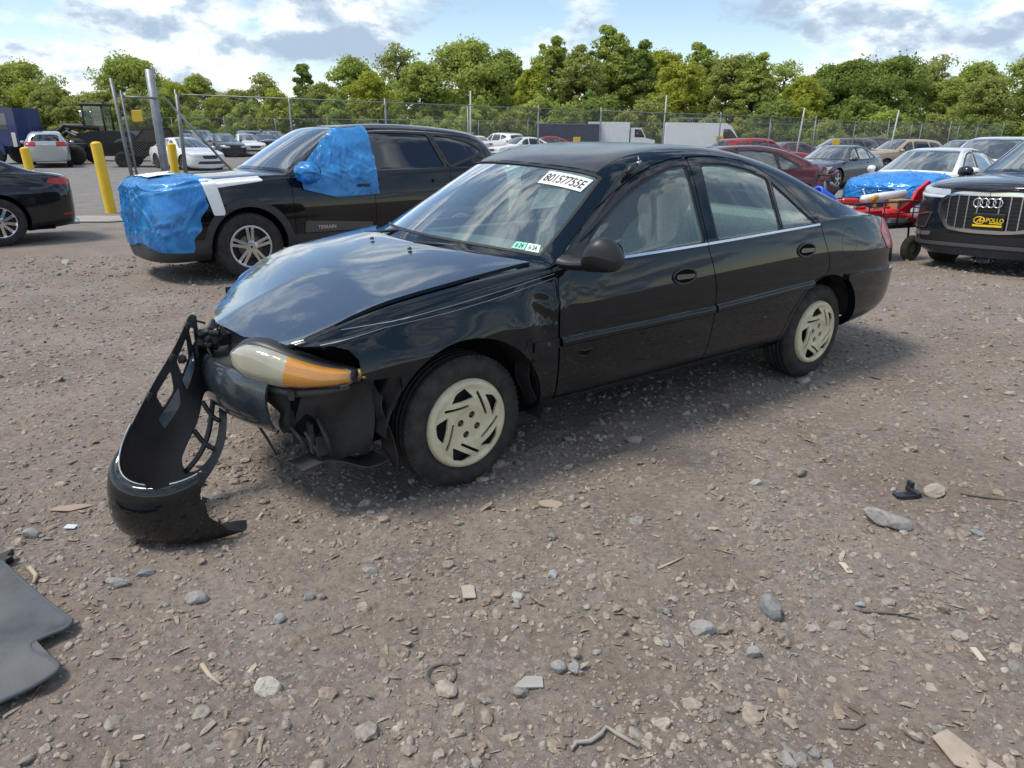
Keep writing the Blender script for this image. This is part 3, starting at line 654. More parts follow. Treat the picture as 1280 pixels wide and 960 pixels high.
ESC_A = R(216.309)
car = empty('sedan', (-0.6529, 3.3768, 0.0), ESC_A, 'dark green four door sedan with torn off front bumper and cream hubcaps', 'car')
ST = [
 (.860, .870, .00, .24, .56, .00, .00, .600, .600), (.845, .865, .42, .24, .58, .40, .34, .628, .625), (.735, .815, .66, .24, .625, .62, .54, .676, .672), (.530, .690, .765, .25, .685, .725, .635, .742, .738),
 (.27, .40, .815, .27, .745, .768, .682, .806, .822), (0, .12, .835, .28, .795, .785, .700, .846, .878), (-.28, -.07, .845, .285, .838, .797, .725, .882, .910),
 (-.385, -.145, .846, .285, .853, .800, .738, .893, .918), (-.445, -.205, .846, .285, .862, .800, .738, .904, .936), (-.60, -.40, .848, .285, .874, .805, .690, .998, 1.062),
 (-.78, -.60, .849, .285, .881, .806, .628, 1.108, 1.182), (-.94, -.775, .85, .285, .887, .808, .572, 1.215, 1.272), (-1.10, -.98, .85, .285, .892, .809, .548, 1.285, 1.328),
 (-1.40, -1.35, .85, .285, .902, .81, .535, 1.328, 1.364), (-1.80, -1.76, .85, .285, .915, .81, .530, 1.322, 1.358), (-2.10, -2.05, .85, .285, .925, .81, .535, 1.275, 1.318),
 (-2.35, -2.27, .848, .29, .934, .806, .552, 1.212, 1.266), (-2.60, -2.53, .845, .30, .941, .797, .585, 1.116, 1.160), (-2.82, -2.80, .842, .32, .941, .780, .615, 1.032, 1.044),
 (-2.98, -3.00, .835, .33, .934, .760, .630, .974, .988), (-3.18, -3.24, .81, .34, .915, .725, .61, .940, .962), (-3.34, -3.43, .755, .36, .885, .665, .55, .915, .936),
 (-3.47, -3.54, .64, .38, .86, .555, .45, .888, .900), (-3.545, -3.58, .36, .39, .84, .31, .25, .870, .880), (-3.56, -3.59, .0, .39, .84, .0, .0, .868, .876)]
S = shell(ST, 420, 301)
# collision damage: crumpled rear of the left fender, buckled door skin, wavy hood
def gauss(m, cx, cz, sx, sz): return np.exp(-((X(m) - cx) / sx) ** 2 - ((Z(m) - cz) / sz) ** 2)
_l = (S['V'][:, 1] > 0) * 1.0
d = -0.016 * gauss(S, -.345, .70, .055, .10) + 0.010 * gauss(S, -.27, .66, .06, .06) - 0.009 * gauss(S, -.40, .60, .05, .06) + 0.007 * gauss(S, -.425, .735, .03, .035)
d += gauss(S, -.385, .69, .055, .10) * (.016 * np.abs(vnoise(X(S) * 24 + Z(S) * 10, Z(S) * 9 - X(S) * 6, 4)) - .010 * np.abs(vnoise(X(S) * 11 - Z(S) * 17, Z(S) * 22 + 3, 8))) - 0.008 * gauss(S, -.53, .70, .10, .16) + 0.004 * gauss(S, -.50, .55, .05, .05)
d += -0.006 * gauss(S, .18, .70, .14, .05) + 0.005 * gauss(S, -.10, .78, .18, .05)
S['V'] = S['V'] + S['N'] * (d * _l * (VV(S) < 6))[:, None]
hb = (VV(S) > 7.2) & (X(S) > -.3)
S['V'][:, 2] += hb * (0.006 * np.exp(-((X(S) - .50) / .16) ** 2) * np.cos(S['V'][:, 1] * 4.5 + 0.6) + 0.003 * np.sin(X(S) * 9 + S['V'][:, 1] * 5) * np.clip(X(S) + .3, 0, 1))

P_FD = [(-.442, .312), (-.442, .60), (-.446, .80), (-.462, .882), (-.48, .905), (-.63, .997), (-.78, 1.088), (-.92, 1.160), (-1.063, 1.224), (-1.20, 1.268), (-1.355, 1.297), (-1.47, 1.303), (-1.435, 1.10), (-1.397, .905), (-1.430, .80), (-1.452, .70), (-1.456, .55), (-1.445, .42), (-1.425, .312)]
P_RD = [(-1.425, .312), (-1.445, .42), (-1.456, .55), (-1.452, .70), (-1.430, .80), (-1.397, .905), (-1.435, 1.10), (-1.47, 1.303), (-1.60, 1.308), (-1.75, 1.302), (-1.90, 1.282), (-2.03, 1.243), (-2.15, 1.180), (-2.26, 1.085), (-2.365, .948), (-2.40, .86), (-2.45, .755), (-2.463, .69), (-2.44, .655), (-2.33, .63), (-2.22, .565), (-2.13, .45), (-2.075, .312)]
P_GF = [(-.605, .896), (-.672, .965), (-.78, 1.040), (-.92, 1.118), (-1.063, 1.185), (-1.20, 1.230), (-1.33, 1.258), (-1.428, 1.263), (-1.372, .915), (-1.0, .902)]
P_GR = [(-1.478, .917), (-1.545, 1.266), (-1.70, 1.268), (-1.85, 1.250), (-1.97, 1.222), (-2.065, 1.185), (-1.985, .931)]
P_GQ = [(-2.018, .934), (-2.095, 1.165), (-2.16, 1.115), (-2.24, 1.04), (-2.325, .945)]
FD, RD = side(P_FD), side(P_RD)
GF, GR, GQ = side(P_GF, .012), side(P_GR, .02), side(P_GQ, .012)
def arch(cx, cz, r): return lambda m: np.where(VV(m) < 6, np.hypot(X(m) - cx, (Z(m) - cz) * 0.98) - r, 9.0)
AF, AR = arch(0, .288, .360), arch(-2.475, .288, .352)
UPX = lambda m: np.interp(X(m), [-.5, -.34, .02, .30, .48, .62, .75], [.735, .722, .702, .683, .662, .625, .56])   # hood edge, half width
HOOD = lambda m: np.maximum.reduce([AX(m) - UPX(m) + .010, U(m) - 7.05, X(m) - np.interp(m['V'][:, 1], [-.72, -.6, -.45, -.3, -.15, 0, .1, .35, .62, .7], [.40, .47, .56, .64, .705, .745, .765, .735, .64, .60]), (6.0 - VV(m)) * .1])
def _fend(m):
    fr = psdf(X(m), Z(m), [(-.444, .2), (-.444, 1.0), (.70, 1.0), (.68, .71), (.62, .685), (.53, .69), (.475, .672), (.447, .635), (.443, .556), (.30, .556), (.30, .2)])
    return np.maximum.reduce([fr, (U(m) - 7.85) * .05, UPX(m) + .009 - np.where(VV(m) > 6, AX(m), 9), (VV(m) - 8.6) * .1])
FEND = _fend
WS = lambda m: np.maximum.reduce([(8.12 - U(m)) * .18, (U(m) - 10.98) * .18, (8.12 - VV(m)) * .30])
BL = lambda m: np.maximum.reduce([(16.1 - U(m)) * .22, (U(m) - 17.95) * .22, (8.22 - VV(m)) * .25])
ROOF = lambda m: np.maximum.reduce([(11.10 - U(m)) * .18, (U(m) - 15.95) * .25, (8.28 - VV(m)) * .25])
TRUNK = lambda m: np.maximum.reduce([(18.25 - U(m)) * .2, (U(m) - 22.2) * .12, (7.9 - VV(m)) * .1])
TAIL = lambda m: np.maximum(rsdf(X(m), Z(m), [(-3.08, .845), (-3.20, .915), (-3.60, .90), (-3.60, .715), (-3.16, .735)], .03), .30 - AX(m))
BUMP = lambda m: np.maximum(X(m) + 2.66, Z(m) - np.interp(X(m), [-3.6, -2.6], [.60, .632]))
FUEL = lambda m: np.maximum(np.hypot((X(m) + 2.665) * 1.05, Z(m) - .812) - .083, -m['V'][:, 1])
NOSE = lambda m: X(m) - .70
below = lambda m: .312 - Z(m)
g = .0028
# hood lifted slightly at the front, as it sits on the bent latch
hood = cutm(S, HOOD); hood['V'] = hood['V'] + np.stack([0 * X(hood), 0 * X(hood), .012 - .042 * np.clip((X(hood) - .28) / .45, 0, 1) ** 1.4], 1)
_k = np.clip((X(hood) - .12) / .5, 0, 1) ** 1.5 * np.clip((.10 - hood['V'][:, 1]) / .7, 0, 1); hood['V'][:, 2] -= .10 * _k
HOODP = mat('weathered_hood_sky_sheen', (0.065, 0.090, 0.122), 0.20, metal=0.6, coat=1.0, spec=0.2, coatr=0.02, var=(2, .12), dust=(5, 0.05, (0.20, 0.20, 0.20))); HOODP.node_tree.nodes['Principled BSDF'].inputs['Coat IOR'].default_value = 1.7  # weathered hazy clearcoat, plus a paler metal base painting in sky reflection
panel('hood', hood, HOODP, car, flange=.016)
for sd in (left, right):
    o = panel('fender', cutm(S, FEND, neg(AF), sd, *([] if sd is left else [lambda m: X(m) - .22])), PAINT, car, flange=.014)
    if sd is left: o['label'] = 'crumpled front fender'
panel('roof', cutm(S, ROOF), FADED, car, flange=.02)['label'] = 'faded matt roof panel'
panel('trunk_lid', cutm(S, TRUNK, neg(TAIL, .002)), PAINT, car, flange=.014)
for sd, od in ((left, 'l'), (right, 'r')):
    for nm, D, GL in (('front_door', FD, (GF,)), ('rear_door', RD, (GR, GQ))):
        fs = [grow(D, -g), sd] + [neg(q, .010) for q in GL]
        if nm == 'rear_door': fs.append(neg(AR, .004))
        dr = panel(nm, cutm(S, *fs), PAINT, car, flange=.014)
        for q in GL:
            panel('window_seal', cutm(S, grow(q, .010), neg(q, -.004), sd), SEAL, dr, off=-.003)
            panel('window', cutm(S, grow(q, -.004), sd), GLASS_G, dr, off=-.006)
        # belt trim, rub strip
        zb = lambda m: np.interp(X(m), [-2.4, -1.4, -.6], [.940, .908, .889])
        lo, hi = (-1.398, -.60) if nm == 'front_door' else (-2.36, -1.402)
        panel('chrome_belt_trim', cutm(S, lambda m: Z(m) - zb(m) - .0055, lambda m: zb(m) - Z(m) - .0055, lambda m: (X(m) - hi), lambda m: lo - X(m), sd, lambda m: VV(m) - 8), CHROME, dr, off=.006, flange=.006)
        zm = lambda m: np.interp(X(m), [-2.5, -2.2, -1.4, -.4, 0], [.622, .610, .580, .572, .572])
        lo, hi = (-1.448, -.45) if nm == 'front_door' else (-2.31, -1.464)
        rs = cutm(S, lambda m: Z(m) - zm(m) - .022, lambda m: zm(m) - Z(m) - .022, lambda m: (X(m) - hi), lambda m: lo - X(m), sd, lambda m: VV(m) - 6); rs['V'] = rs['V'] + rs['N'] * (.002 + .014 * (1 - np.abs((Z(rs) - zm(rs)) / .022) ** 3))[:, None]
        panel('rub_strip', rs, PAINT, dr, flange=.008)
        # handle in its oval bezel
        hx, hz = (-1.216, .774) if nm == 'front_door' else (-2.217, .812)
        el = lambda m, a, b: np.hypot((X(m) - hx) / a, (Z(m) - hz) / b) - 1
        bz = panel('door_handle', cutm(S, lambda m: (el(m, .084, .040)) * .04, lambda m: -(el(m, .074, .031)) * .03, sd, lambda m: VV(m) - 6), BLACKP, dr, off=.007, flange=.008)
        panel('recess', cutm(S, lambda m: el(m, .074, .031) * .03, sd, lambda m: VV(m) - 6), DARK, bz, off=.002)
        panel('grip', cutm(S, lambda m: rsdf(X(m), Z(m), [(hx - .068, hz + .005), (hx + .070, hz + .012), (hx + .070, hz - .012), (hx - .05, hz - .014)], .009), sd, lambda m: VV(m) - 6), PAINT, bz, off=.016, flange=.014)
    # rub strip stub on the fender behind the wheel
    panel('rub_strip', cutm(S, lambda m: Z(m) - .593, lambda m: .551 - Z(m), lambda m: X(m) + .30, lambda m: -.436 - X(m), sd, lambda m: VV(m) - 6), PAINT, car, off=.008, flange=.010)
    panel('tail_light', cutm(S, TAIL, sd), mat('red_lens', (0.36, 0.010, 0.012), 0.25, coat=.25), car, off=.003, flange=.02)
    panel('rear_bumper', cutm(S, BUMP, neg(AR, .004), sd, neg(TAIL, .002), lambda m: (U(m) - 24)), PAINT, car, off=.022, flange=.045)
    panel('sill', cutm(S, lambda m: Z(m) - .306, lambda m: -X(m) - 2.10, lambda m: X(m) + .33, neg(AF), sd), PAINT, car, off=-.004)
# remaining body side, pillars and quarter panels
rest = cutm(S, neg(HOOD), neg(FEND, g), neg(FD, g), neg(RD, g), neg(WS), neg(BL), neg(ROOF, .003), neg(TRUNK, .003), neg(TAIL, .002), neg(BUMP, .001), neg(AF), neg(AR), neg(FUEL, .0022), lambda m: -U(m) + 6.95, lambda m: np.where(X(m) > -2.12, .306 - Z(m), -1))
panel('body_side', rest, PAINT, car, flange=.014)
panel('fuel_door', cutm(S, FUEL), PAINT, car, flange=.01)
panel('windshield_moulding', cutm(S, grow(WS, .004), neg(WS, -.012)), SEAL, car, off=.002)
wsg = panel('windshield', cutm(S, grow(WS, -.010)), GLASS_W, car, off=-.003)
panel('rear_window', cutm(S, grow(BL, -.003)), GLASS_G, car, off=-.004)
# tape pinstripes on the left fender
for pts in ([(.56, .690), (.336, .736), (.076, .764), (-.2, .806), (-.44, .846)], [(.475, .735), (.30, .752), (.066, .786), (-.2, .826), (-.44, .862)]):
    px, pz = zip(*pts[::-1])
    panel('pinstripe', cutm(S, lambda m: Z(m) - np.interp(X(m), px, pz) - .0010, lambda m: np.interp(X(m), px, pz) - Z(m) - .0010, lambda m: X(m) - px[-1], lambda m: px[0] - X(m), left, lambda m: VV(m) - 7.2), mat('silver_tape', (.20, .22, .24), .35), car, off=.0012)
# cowl grille under the wipers
panel('cowl', cutm(S, lambda m: 6.7 - U(m), lambda m: U(m) - 8.14, lambda m: 7.4 - VV(m)), BLACKP, car, off=-.022)
# under-hood darkness, floor and firewall
b = B(); b.box((-2.95, -.66, .25), (.42, .66, .27)); b.box((-.46, -.70, .23), (-.44, .70, .86)); b.box((-.44, -.62, .23), (.35, .62, .60)); b.box((-3.2, -.60, .42), (-2.9, .60, .60)); b.build('underbody', DARK, car)
# ---- front end without its bumper cover
GREYM = mat('worn_bumper_bar_paint', (0.020, 0.027, 0.036), 0.22, coat=.7, coatr=.10, spec=0.5, var=(8, 0.35), dust=(9, 0.30, (0.13, 0.135, 0.14)))
bx = lambda y: .812 - (.52 if y > .12 else 1.05) * (y - .12) ** 2
ys = np.linspace(-.50, .575, 44)
sec = [(.0, .340), (.010, .345), (.022, .362), (.034, .40), (.040, .45), (.038, .495), (.029, .528), (.018, .546), (.004, .552)]
panel('bumper_reinforcement_bar', grid(np.array([[(bx(y) + dx, y, z) for dx, z in sec] for y in ys])), GREYM, car, flange=.012)
sec = [(.004, .5515), (-.014, .538), (-.03, .532), (-.065, .533), (-.085, .545), (-.098, .575), (-.104, .62), (-.11, .655), (-.13, .668)]
panel('radiator_support', grid(np.array([[(bx(y) + dx * (1 if y < .3 else 1 - (y - .3) * .6), y, z) for dx, z in sec] for y in ys])), mat('support_dusty_black', (.030, .031, .033), .55, dust=(6, .6, (.10, .098, .095))), car)
b = B(); b.box((.40, -.66, .25), (.52, .62, .66)); b.box((.52, -.55, .30), (.60, .55, .54)); b.box((.44, .50, .30), (.64, .62, .51), bev=.03); b.build('radiator', DARK, car)
# headlights
def lamp(sgn):
    up = [(.800, .432, .645), (.772, .472, .672), (.722, .535, .680), (.655, .615, .655), (.565, .695, .618), (.502, .745, .604), (.478, .762, .594)]
    lw = [(.800, .432, .578), (.775, .475, .548), (.725, .545, .528), (.655, .63, .521), (.565, .715, .534), (.502, .758, .546), (.478, .766, .556)]
    net = []
    for i, (a, c) in enumerate(zip(up, lw)):
        a, c = np.array(a), np.array(c); out = np.array([.72, .66, .22]) * (.045 * math.sin(math.pi * min(1, (i + .35) / 6.6)) + .006); row = [a - out * .15]
        for t, k in ((.12, .75), (.35, 1.0), (.65, 1.05), (.88, .75)): row.append(a + (c - a) * t + out * k)
        row.append(c - out * .15); net.append([(p[0], sgn * p[1], p[2]) for p in row])
    L = bsurf(net, 90, 40); 
    if sgn < 0: L['N'] = -L['N']; L['T'] = L['T'][:, ::-1]
    L['N'] = -L['N'] if L['N'][len(L['N']) // 2][0] < 0 else L['N']
    h = empty('headlight', (0, 0, 0)); h.parent = car
    sp = lambda m: U(m) - 3.0 - .10 * np.sin(m['A'][:, 1] * 1.2)
    panel('lens', cutm(L, sp), glass('yellowed_lens', (.80, .78, .62), film=.56, filmcol=(.62, .60, .46)), h)
    panel('turn_signal_lens', cutm(L, neg(sp)), glass('amber_lens', (.95, .50, .12), film=.66, filmcol=(.80, .35, .05)), h)
    rim_ = L['V'].reshape(90, 40, 3); lp = np.concatenate([rim_[:, 0], rim_[-1, 1:], rim_[-2::-1, -1], rim_[0, -2::-1]]); b = B(); b.tube(list(lp[::2]), .0035, 5, False); b.build('lens_rim', mat('lens_rim_grey', (.13, .14, .14), .4), h)
    L2 = dict(L); L2['V'] = L['V'] - np.array([.030, sgn * .016, .0]); c = L['V'].mean(0); L2['V'] = (L2['V'] - c) * np.array([1.05, 1.05, 1.22]) + c
    panel('housing', L2, BLACKP, h)
    L3 = dict(L); L3['V'] = (L['V'] - c) * np.array([.93, .93, .90]) + c - np.array([.72, sgn * .66, .22]) * (.016 + .030 * np.sin(L['A'][:, 0:1] * 1.05) ** 2 * np.sin(L['A'][:, 1:2] / 5 * math.pi) + .0012 * np.sin(L['A'][:, 0:1] * 22))
    panel('reflector', L3, mat('reflector_silver', (.62, .62, .60), .22, metal=.8), h)
    b = B(); b.lathe([(.0, .012), (.008, .010), (.010, 0), (.010, -.02)], 'x', 12, (.705, sgn * .545, .61)); b.build('bulb', mat('bulb_glass', (.75, .75, .7), .1), h)
    return h
lamp(1)
b = B(); b.tube([(.735, .52, .520), (.66, .625, .505), (.57, .715, .520), (.50, .765, .535)], [.012, .016, .014, .008], 8); b.box((.66, .63, .49), (.675, .66, .525)); b.box((.50, .775, .54), (.53, .79, .555)); b.build('lamp_bracket', mat('grey_bracket', (.035, .037, .04), .5), car)
b = B(); b.tube([(.45, .772, .600), (.452, .785, .585), (.455, .776, .560)], .007, 6); b.tube([(.455, .77, .57), (.44, .80, .575)], .005, 6); b.build('lamp_adjuster', mat('rusty_brass', (.25, .17, .06), .5, metal=.6), car)
# wheel-arch liners and torn splash shield
LINERP = mat('liner_plastic', (.014, .014, .015), .60, dust=(6, .5, (.075, .07, .065)), bump=(12, .4, .02))
for cx, a0, a1 in ((0, 5, 190), (-2.475, 8, 172)):
    for sg in (1, -1):
        t = np.radians(np.linspace(a0, a1, 40)); w = np.linspace(.50, .812, 5)
        Sx = np.array([[(cx + .375 * math.cos(q) + .004 * math.sin(9 * q), sg * y, .285 + .368 * math.sin(q)) for y in w] for q in t])
        panel('wheel_arch_liner', grid(Sx), LINERP, car)
        b = B(); b.prism([(cx + .39 * math.cos(q), .285 + .38 * math.sin(q)) for q in np.radians(np.linspace(5, 175, 24))], sg * .50, sg * .49); b.build('wheel_arch_liner', DARK, car)
t = np.linspace(0, 1, 14); hh = np.linspace(0, 1, 12)
def shield(a, c):
    # sheet from the lamp base curving back to the wheel opening, lower hem ragged and curled
    x = .60 - .23 * a; y = .60 + .185 * a - .05 * a * a; zt = .53; zb_ = .205 + .02 * math.sin(a * 9) + .05 * (1 - a)
    q = c; return (x + .035 * math.sin(math.pi * q) * (1 - a) + .04 * q * q, y - .05 * q * q + .02 * math.sin(q * 5 + a * 4), zt + (zb_ - zt) * q)
panel('splash_shield', grid(np.array([[shield(a, c) for c in hh] for a in t]), flip=True), LINERP, car, flange=.004)
def flap(a, c): return (.372 - .045 * c + .015 * math.sin(c * 6), .66 + .13 * a, .50 - .31 * c + .02 * math.sin(a * 5 + c * 7))
panel('splash_flap', grid(np.array([[flap(a, c) for c in hh] for a in np.linspace(0, 1, 8)])), LINERP, car, flange=.004)
def lowp(a, c): return (.36 + .30 * a, .795 - .14 * c - .12 * a, .215 - .02 * math.sin(a * 7) - .01 * c)
panel('splash_shield', grid(np.array([[lowp(a, c) for c in np.linspace(0, 1, 6)] for a in t])), LINERP, car, flange=.006)
b = B()
for p, q, r in (((.66, .58, .36), (.60, .62, .23), .008), ((.62, .62, .34), (.575, .68, .21), .007), ((.74, .42, .34), (.70, .50, .22), .006), ((.58, .66, .40), (.55, .70, .24), .009)):
    m_ = [(p[i] + q[i]) / 2 + .02 * (i == 1) for i in range(3)]; b.tube([p, m_, q], [r, r, r * .5], 6)
b.box((.60, .58, .26), (.612, .66, .38)); b.box((.56, .67, .25), (.60, .676, .33)); tag(b.build('broken_brackets', LINERP, car), kind='stuff')
def torn(a, c):
    A_, B_, C_, D_ = map(np.array, ((.70, .49, .50), (.60, .61, .52), (.585, .635, .245), (.665, .53, .315))); p = (A_ * (1 - a) + B_ * a) * (1 - c) + (D_ * (1 - a) + C_ * a) * c; return tuple(p + np.array([.012 * math.sin(c * 9 + a * 5), .008 * math.sin(a * 11), .016 * math.sin(a * 13) * c]))
panel('torn_shield', grid(np.array([[torn(a, c) for c in hh] for a in t])), LINERP, car, flange=.004)
def rflap(a, c): return (-.325 - .03 * c + .02 * math.sin(c * 5), .70 + .10 * a, .50 - .24 * c)
panel('splash_flap', grid(np.array([[rflap(a, c) for c in hh] for a in np.linspace(0, 1, 8)])), LINERP, car, flange=.004)
# torn latch lump and wiring at the front right of the hood
b = B()
for k in range(16):
    a = np.array([.775, .03, .60]) + rng.normal(0, 1, 3) * np.array([.022, .04, .032]); M_ = Matrix.Translation(a) @ Matrix.Rotation(rng.uniform(0, 3), 4, 'X') @ Matrix.Rotation(rng.uniform(0, 3), 4, 'Y'); s_ = rng.uniform(.010, .032, 3); b.box(-s_, s_, M_, bev=.006)
b.tube([(.78, .08, .60), (.81, .10, .57), (.80, .13, .53)], .006, 6); b.tube([(.79, .02, .66), (.83, .03, .68), (.85, .06, .66)], .005, 6)
tag(b, None) if False else None
b.build('torn_latch', mat('latch_grime', (.03, .03, .032), .45, var=(20, .5)), car)
# ---- wheels
def hubcap_mesh(r):
    rr = np.linspace(.0, 1, 60); tt = np.linspace(0, 2 * math.pi, 181)
    h = np.interp(rr, [0, .30, .42, .62, .80, .90, .96, 1], [.008, .008, .016, .018, .008, .012, .008, -.008])
    # normal mapping: disc lies in xz, +y outside
    Sx = np.array([[(r * q * math.cos(a), hh_, r * q * math.sin(a)) for q, hh_ in zip(rr, h)] for a in tt])
    m = grid(Sx); m['N'] = np.tile([0, 1.0, 0], (len(m['V']), 1))
    def holes(m):
        x, z = X(m) / r, Z(m) / r; d = np.full(len(x), -1.0)
        for k in range(5):
            a = k * 2 * math.pi / 5; c, s_ = math.cos(a), math.sin(a); xr, zr = -(x * c + z * s_), -x * s_ + z * c
            tri = rsdf(xr, zr, [(-.47, .565), (.12, .60), (-.10, .84), (-.33, .76)], .03)
            slot = rsdf(xr, zr, [(-.62, .385), (-.62, .455), (-.02, .48), (-.02, .42)], .03)
            d = np.maximum(d, -np.minimum(tri, slot))
        for k in range(4):
            a = .35 + k * math.pi / 2; d = np.maximum(d, -(np.hypot(x - .225 * math.cos(a), z - .225 * math.sin(a)) - .080))
        return d
    hm = cutm(m, holes)
    # dish the spokes: the metal sinks towards the holes
    x, z = hm['V'][:, 0] / r, hm['V'][:, 2] / r; rad = np.hypot(x, z); ang = np.arctan2(z, x)
    hm['V'][:, 1] += .004 * np.sin(5 * ang + 3.5 * rad) * np.clip((rad - .3) / .3, 0, 1) * np.clip((.92 - rad) / .1, 0, 1)
    return hm
HM = hubcap_mesh(.192)
def wheel(name, x, sg, steer=0.0):
    w = empty(name, (x, sg * .80, .2856), 0 if sg > 0 else math.pi); w.parent = car; w.rotation_euler.z += steer
    tyre('tyre', w, .2875, .196, .180, (0, -.004, 0), 4)
    hc = panel('hubcap', HM, CREAM, w, flange=.010)
    b = B(); b.lathe([(.0, -.028), (.10, -.028), (.19, -.035), (.197, -.012)], 'y', 40); b.build('steel_rim', mat('rim_black', (.012, .012, .012), .6), w)
    for k in range(4):
        a = .35 + k * math.pi / 2; b = B(); b.lathe([(0, .004), (.006, .004), (.0085, .001), (.0085, -.02)], 'y', 6, (.0432 * math.cos(a), 0, .0432 * math.sin(a)), False); b.build('wheel_nut', mat('nut_steel', (.12, .11, .10), .45, metal=.7), w)
    return w
wheel('front_wheel', 0, 1, R(2)); wheel('rear_wheel', -2.499, 1); wheel('front_wheel', 0, -1); wheel('rear_wheel', -2.499, -1)
# ---- mirror
def blob(secs, nu=40, nv=40):
    """closed loft through elliptical sections: (centre, half-axes vectors)"""
    net = []
    for c, a, b_ in secs:
        c, a, b_ = map(np.array, (c, a, b_)); net.append([c + a * math.cos(q) + b_ * math.sin(q) for q in np.linspace(0, 2 * math.pi, 13)])
    return bsurf(net, nu, nv, it=1)
for sg in (1,):
    mr = empty('door_mirror', (0, 0, 0)); mr.parent = car
    secs = [((-.505, sg * .905, .905), (0, .00, .0), (0, 0, .005)), ((-.510, sg * .905, .915), (.02, .0, 0), (0, 0, .025)), ((-.515, sg * .925, .940), (.045, .0, 0), (0, sg * .01, .06)), ((-.53, sg * .965, .955), (.062, .0, 0), (0, sg * .01, .072)), ((-.545, sg * 1.005, .955), (.060, .0, 0), (0, 0, .068)), ((-.555, sg * 1.040, .945), (.045, 0, 0), (0, 0, .050)), ((-.56, sg * 1.058, .938), (.02, 0, 0), (0, 0, .02)), ((-.56, sg * 1.060, .938), (.0, 0, 0), (0, 0, .0))]
    o = panel('shell', blob(secs), mat('mirror_black_plastic', (.011, .012, .014), .42, dust=(8, .15, (.05, .05, .05))), mr); fix_normals(o)
    secs = [((-.50, sg * .795, .905), (.055, 0, 0), (0, 0, .030)), ((-.505, sg * .85, .902), (.045, 0, 0), (0, 0, .026)), ((-.515, sg * .92, .912), (.038, 0, 0), (0, 0, .026)), ((-.53, sg * .97, .92), (.03, 0, 0), (0, 0, .02))]
    o = panel('arm', blob(secs), MATS['mirror_black_plastic'], mr); fix_normals(o)
    b = B(); b.lathe([(0, 0), (.052, 0), (.055, .006)], 'x', 24, (-.607, sg * .985, .948)); b.build('mirror_glass', CHROME, mr)
# black sail panel in the window corner
panel('mirror_sail', cutm(S, side([(-.482, .893), (-.60, .968), (-.668, .966), (-.607, .893)]), left), BLACKP, car, off=.004, flange=.006)
panel('mirror_sail', cutm(S, side([(-.482, .893), (-.60, .968), (-.668, .966), (-.607, .893)]), right), BLACKP, car, off=.004, flange=.006)
# ---- wipers, washer jets, broken aerial mount
def at_shell(x, y):
    """height of the body at plan position"""
    V = S['V']; s_ = (VV(S) > 6); i = np.argmin((V[:, 0] - x) ** 2 + (V[:, 1] - y) ** 2 + (~s_) * 9); return V[i, 2]
for pts in ([(-.16, .10, .926), (-.22, .24, .931), (-.30, .40, .930), (-.36, .58, .916)], [(-.16, -.42, .912), (-.24, -.20, .945), (-.235, .02, .948), (-.25, .14, .953)]):
    w = empty('wiper', (0, 0, 0)); w.parent = car
    b = B(); b.tube(pts, [.009, .008, .007, .005], 6); b.build('wiper_arm', BLACKP, w)
    p2 = [(x - .012, y, z - .004) for x, y, z in pts[1:]]; b = B(); b.tube(p2, .006, 5); b.build('wiper_blade', RUBBER, w)
for (x, y) in ((-.05, -.12), (-.06, .24)):
    z = at_shell(x, y) + .017; b = B(); b.lathe([(0, .012), (.007, .011), (.010, .004), (.011, 0)], 'z', 10, (x, y, z)); b.build('washer_jet', BLACKP, car)
am = empty('aerial_mount', (-1.045, .602, 1.262)); am.parent = car
b = B(); b.tube([(.035, .012, -.020), (.0, .006, .004), (-.04, 0, .018)], [.009, .015, .010], 10); b.build('base', BLACKP, am)
b = B(); b.tube([(-.035, .004, .018), (-.065, .0, .032)], [.010, .005], 8); b.tube([(-.06, -.01, .034), (-.075, -.03, .052)], .003, 6); b.build('broken_mast', mat('aerial_metal', (.4, .4, .4), .35, metal=.8), am)
# ---- interior seen through the glass
it = empty('interior', (0, 0, 0)); it.parent = car
db = grid(np.array([[(x, y, z + .02 * math.cos(y * 4)) for x, z in ((-.30, .80), (-.45, .865), (-.70, .875), (-.82, .85), (-.86, .76), (-.84, .55))] for y in np.linspace(-.68, .68, 20)]), flip=True)
panel('dashboard', db, DASHC, it)
def seat(x, y):
    s_ = empty('seat', (x, y, 0)); s_.parent = car
    def cushion(nm, secs):
        o = panel(nm, bsurf([[c + a * math.cos(q) * abs(math.cos(q)) ** -.4 * (abs(math.cos(q)) > 1e-6) + b_ * math.sin(q) * abs(math.sin(q) + 1e-9) ** -.4 for q in np.linspace(0, 2 * math.pi, 17)] for c, a, b_ in [tuple(map(np.array, e)) for e in secs]], 24, 40, it=1), SEATC, s_); fix_normals(o)
    bk = [((.02, 0, .40), (0, .20, 0), (.08, 0, 0)), ((-.02, 0, .60), (0, .25, 0), (.085, 0, 0)), ((-.08, 0, .80), (0, .25, 0), (.08, 0, 0)), ((-.14, 0, .95), (0, .21, 0), (.06, 0, 0)), ((-.165, 0, 1.00), (0, .12, 0), (.03, 0, 0)), ((-.165, 0, 1.005), (0, .01, 0), (.01, 0, 0))]
    cushion('backrest', bk)
    cushion('headrest', [((-.15, 0, .985), (0, .05, 0), (.03, 0, 0)), ((-.16, 0, 1.01), (0, .12, 0), (.045, 0, 0)), ((-.185, 0, 1.09), (0, .125, 0), (.045, 0, 0)), ((-.195, 0, 1.14), (0, .09, 0), (.03, 0, 0)), ((-.195, 0, 1.145), (0, .01, 0), (.01, 0, 0))])
    b = B(); b.box((-.05, -.25, .36), (.46, .25, .52), bev=.05); b.build('cushion', SEATC, s_)
seat(-1.42, .36); seat(-1.42, -.36)
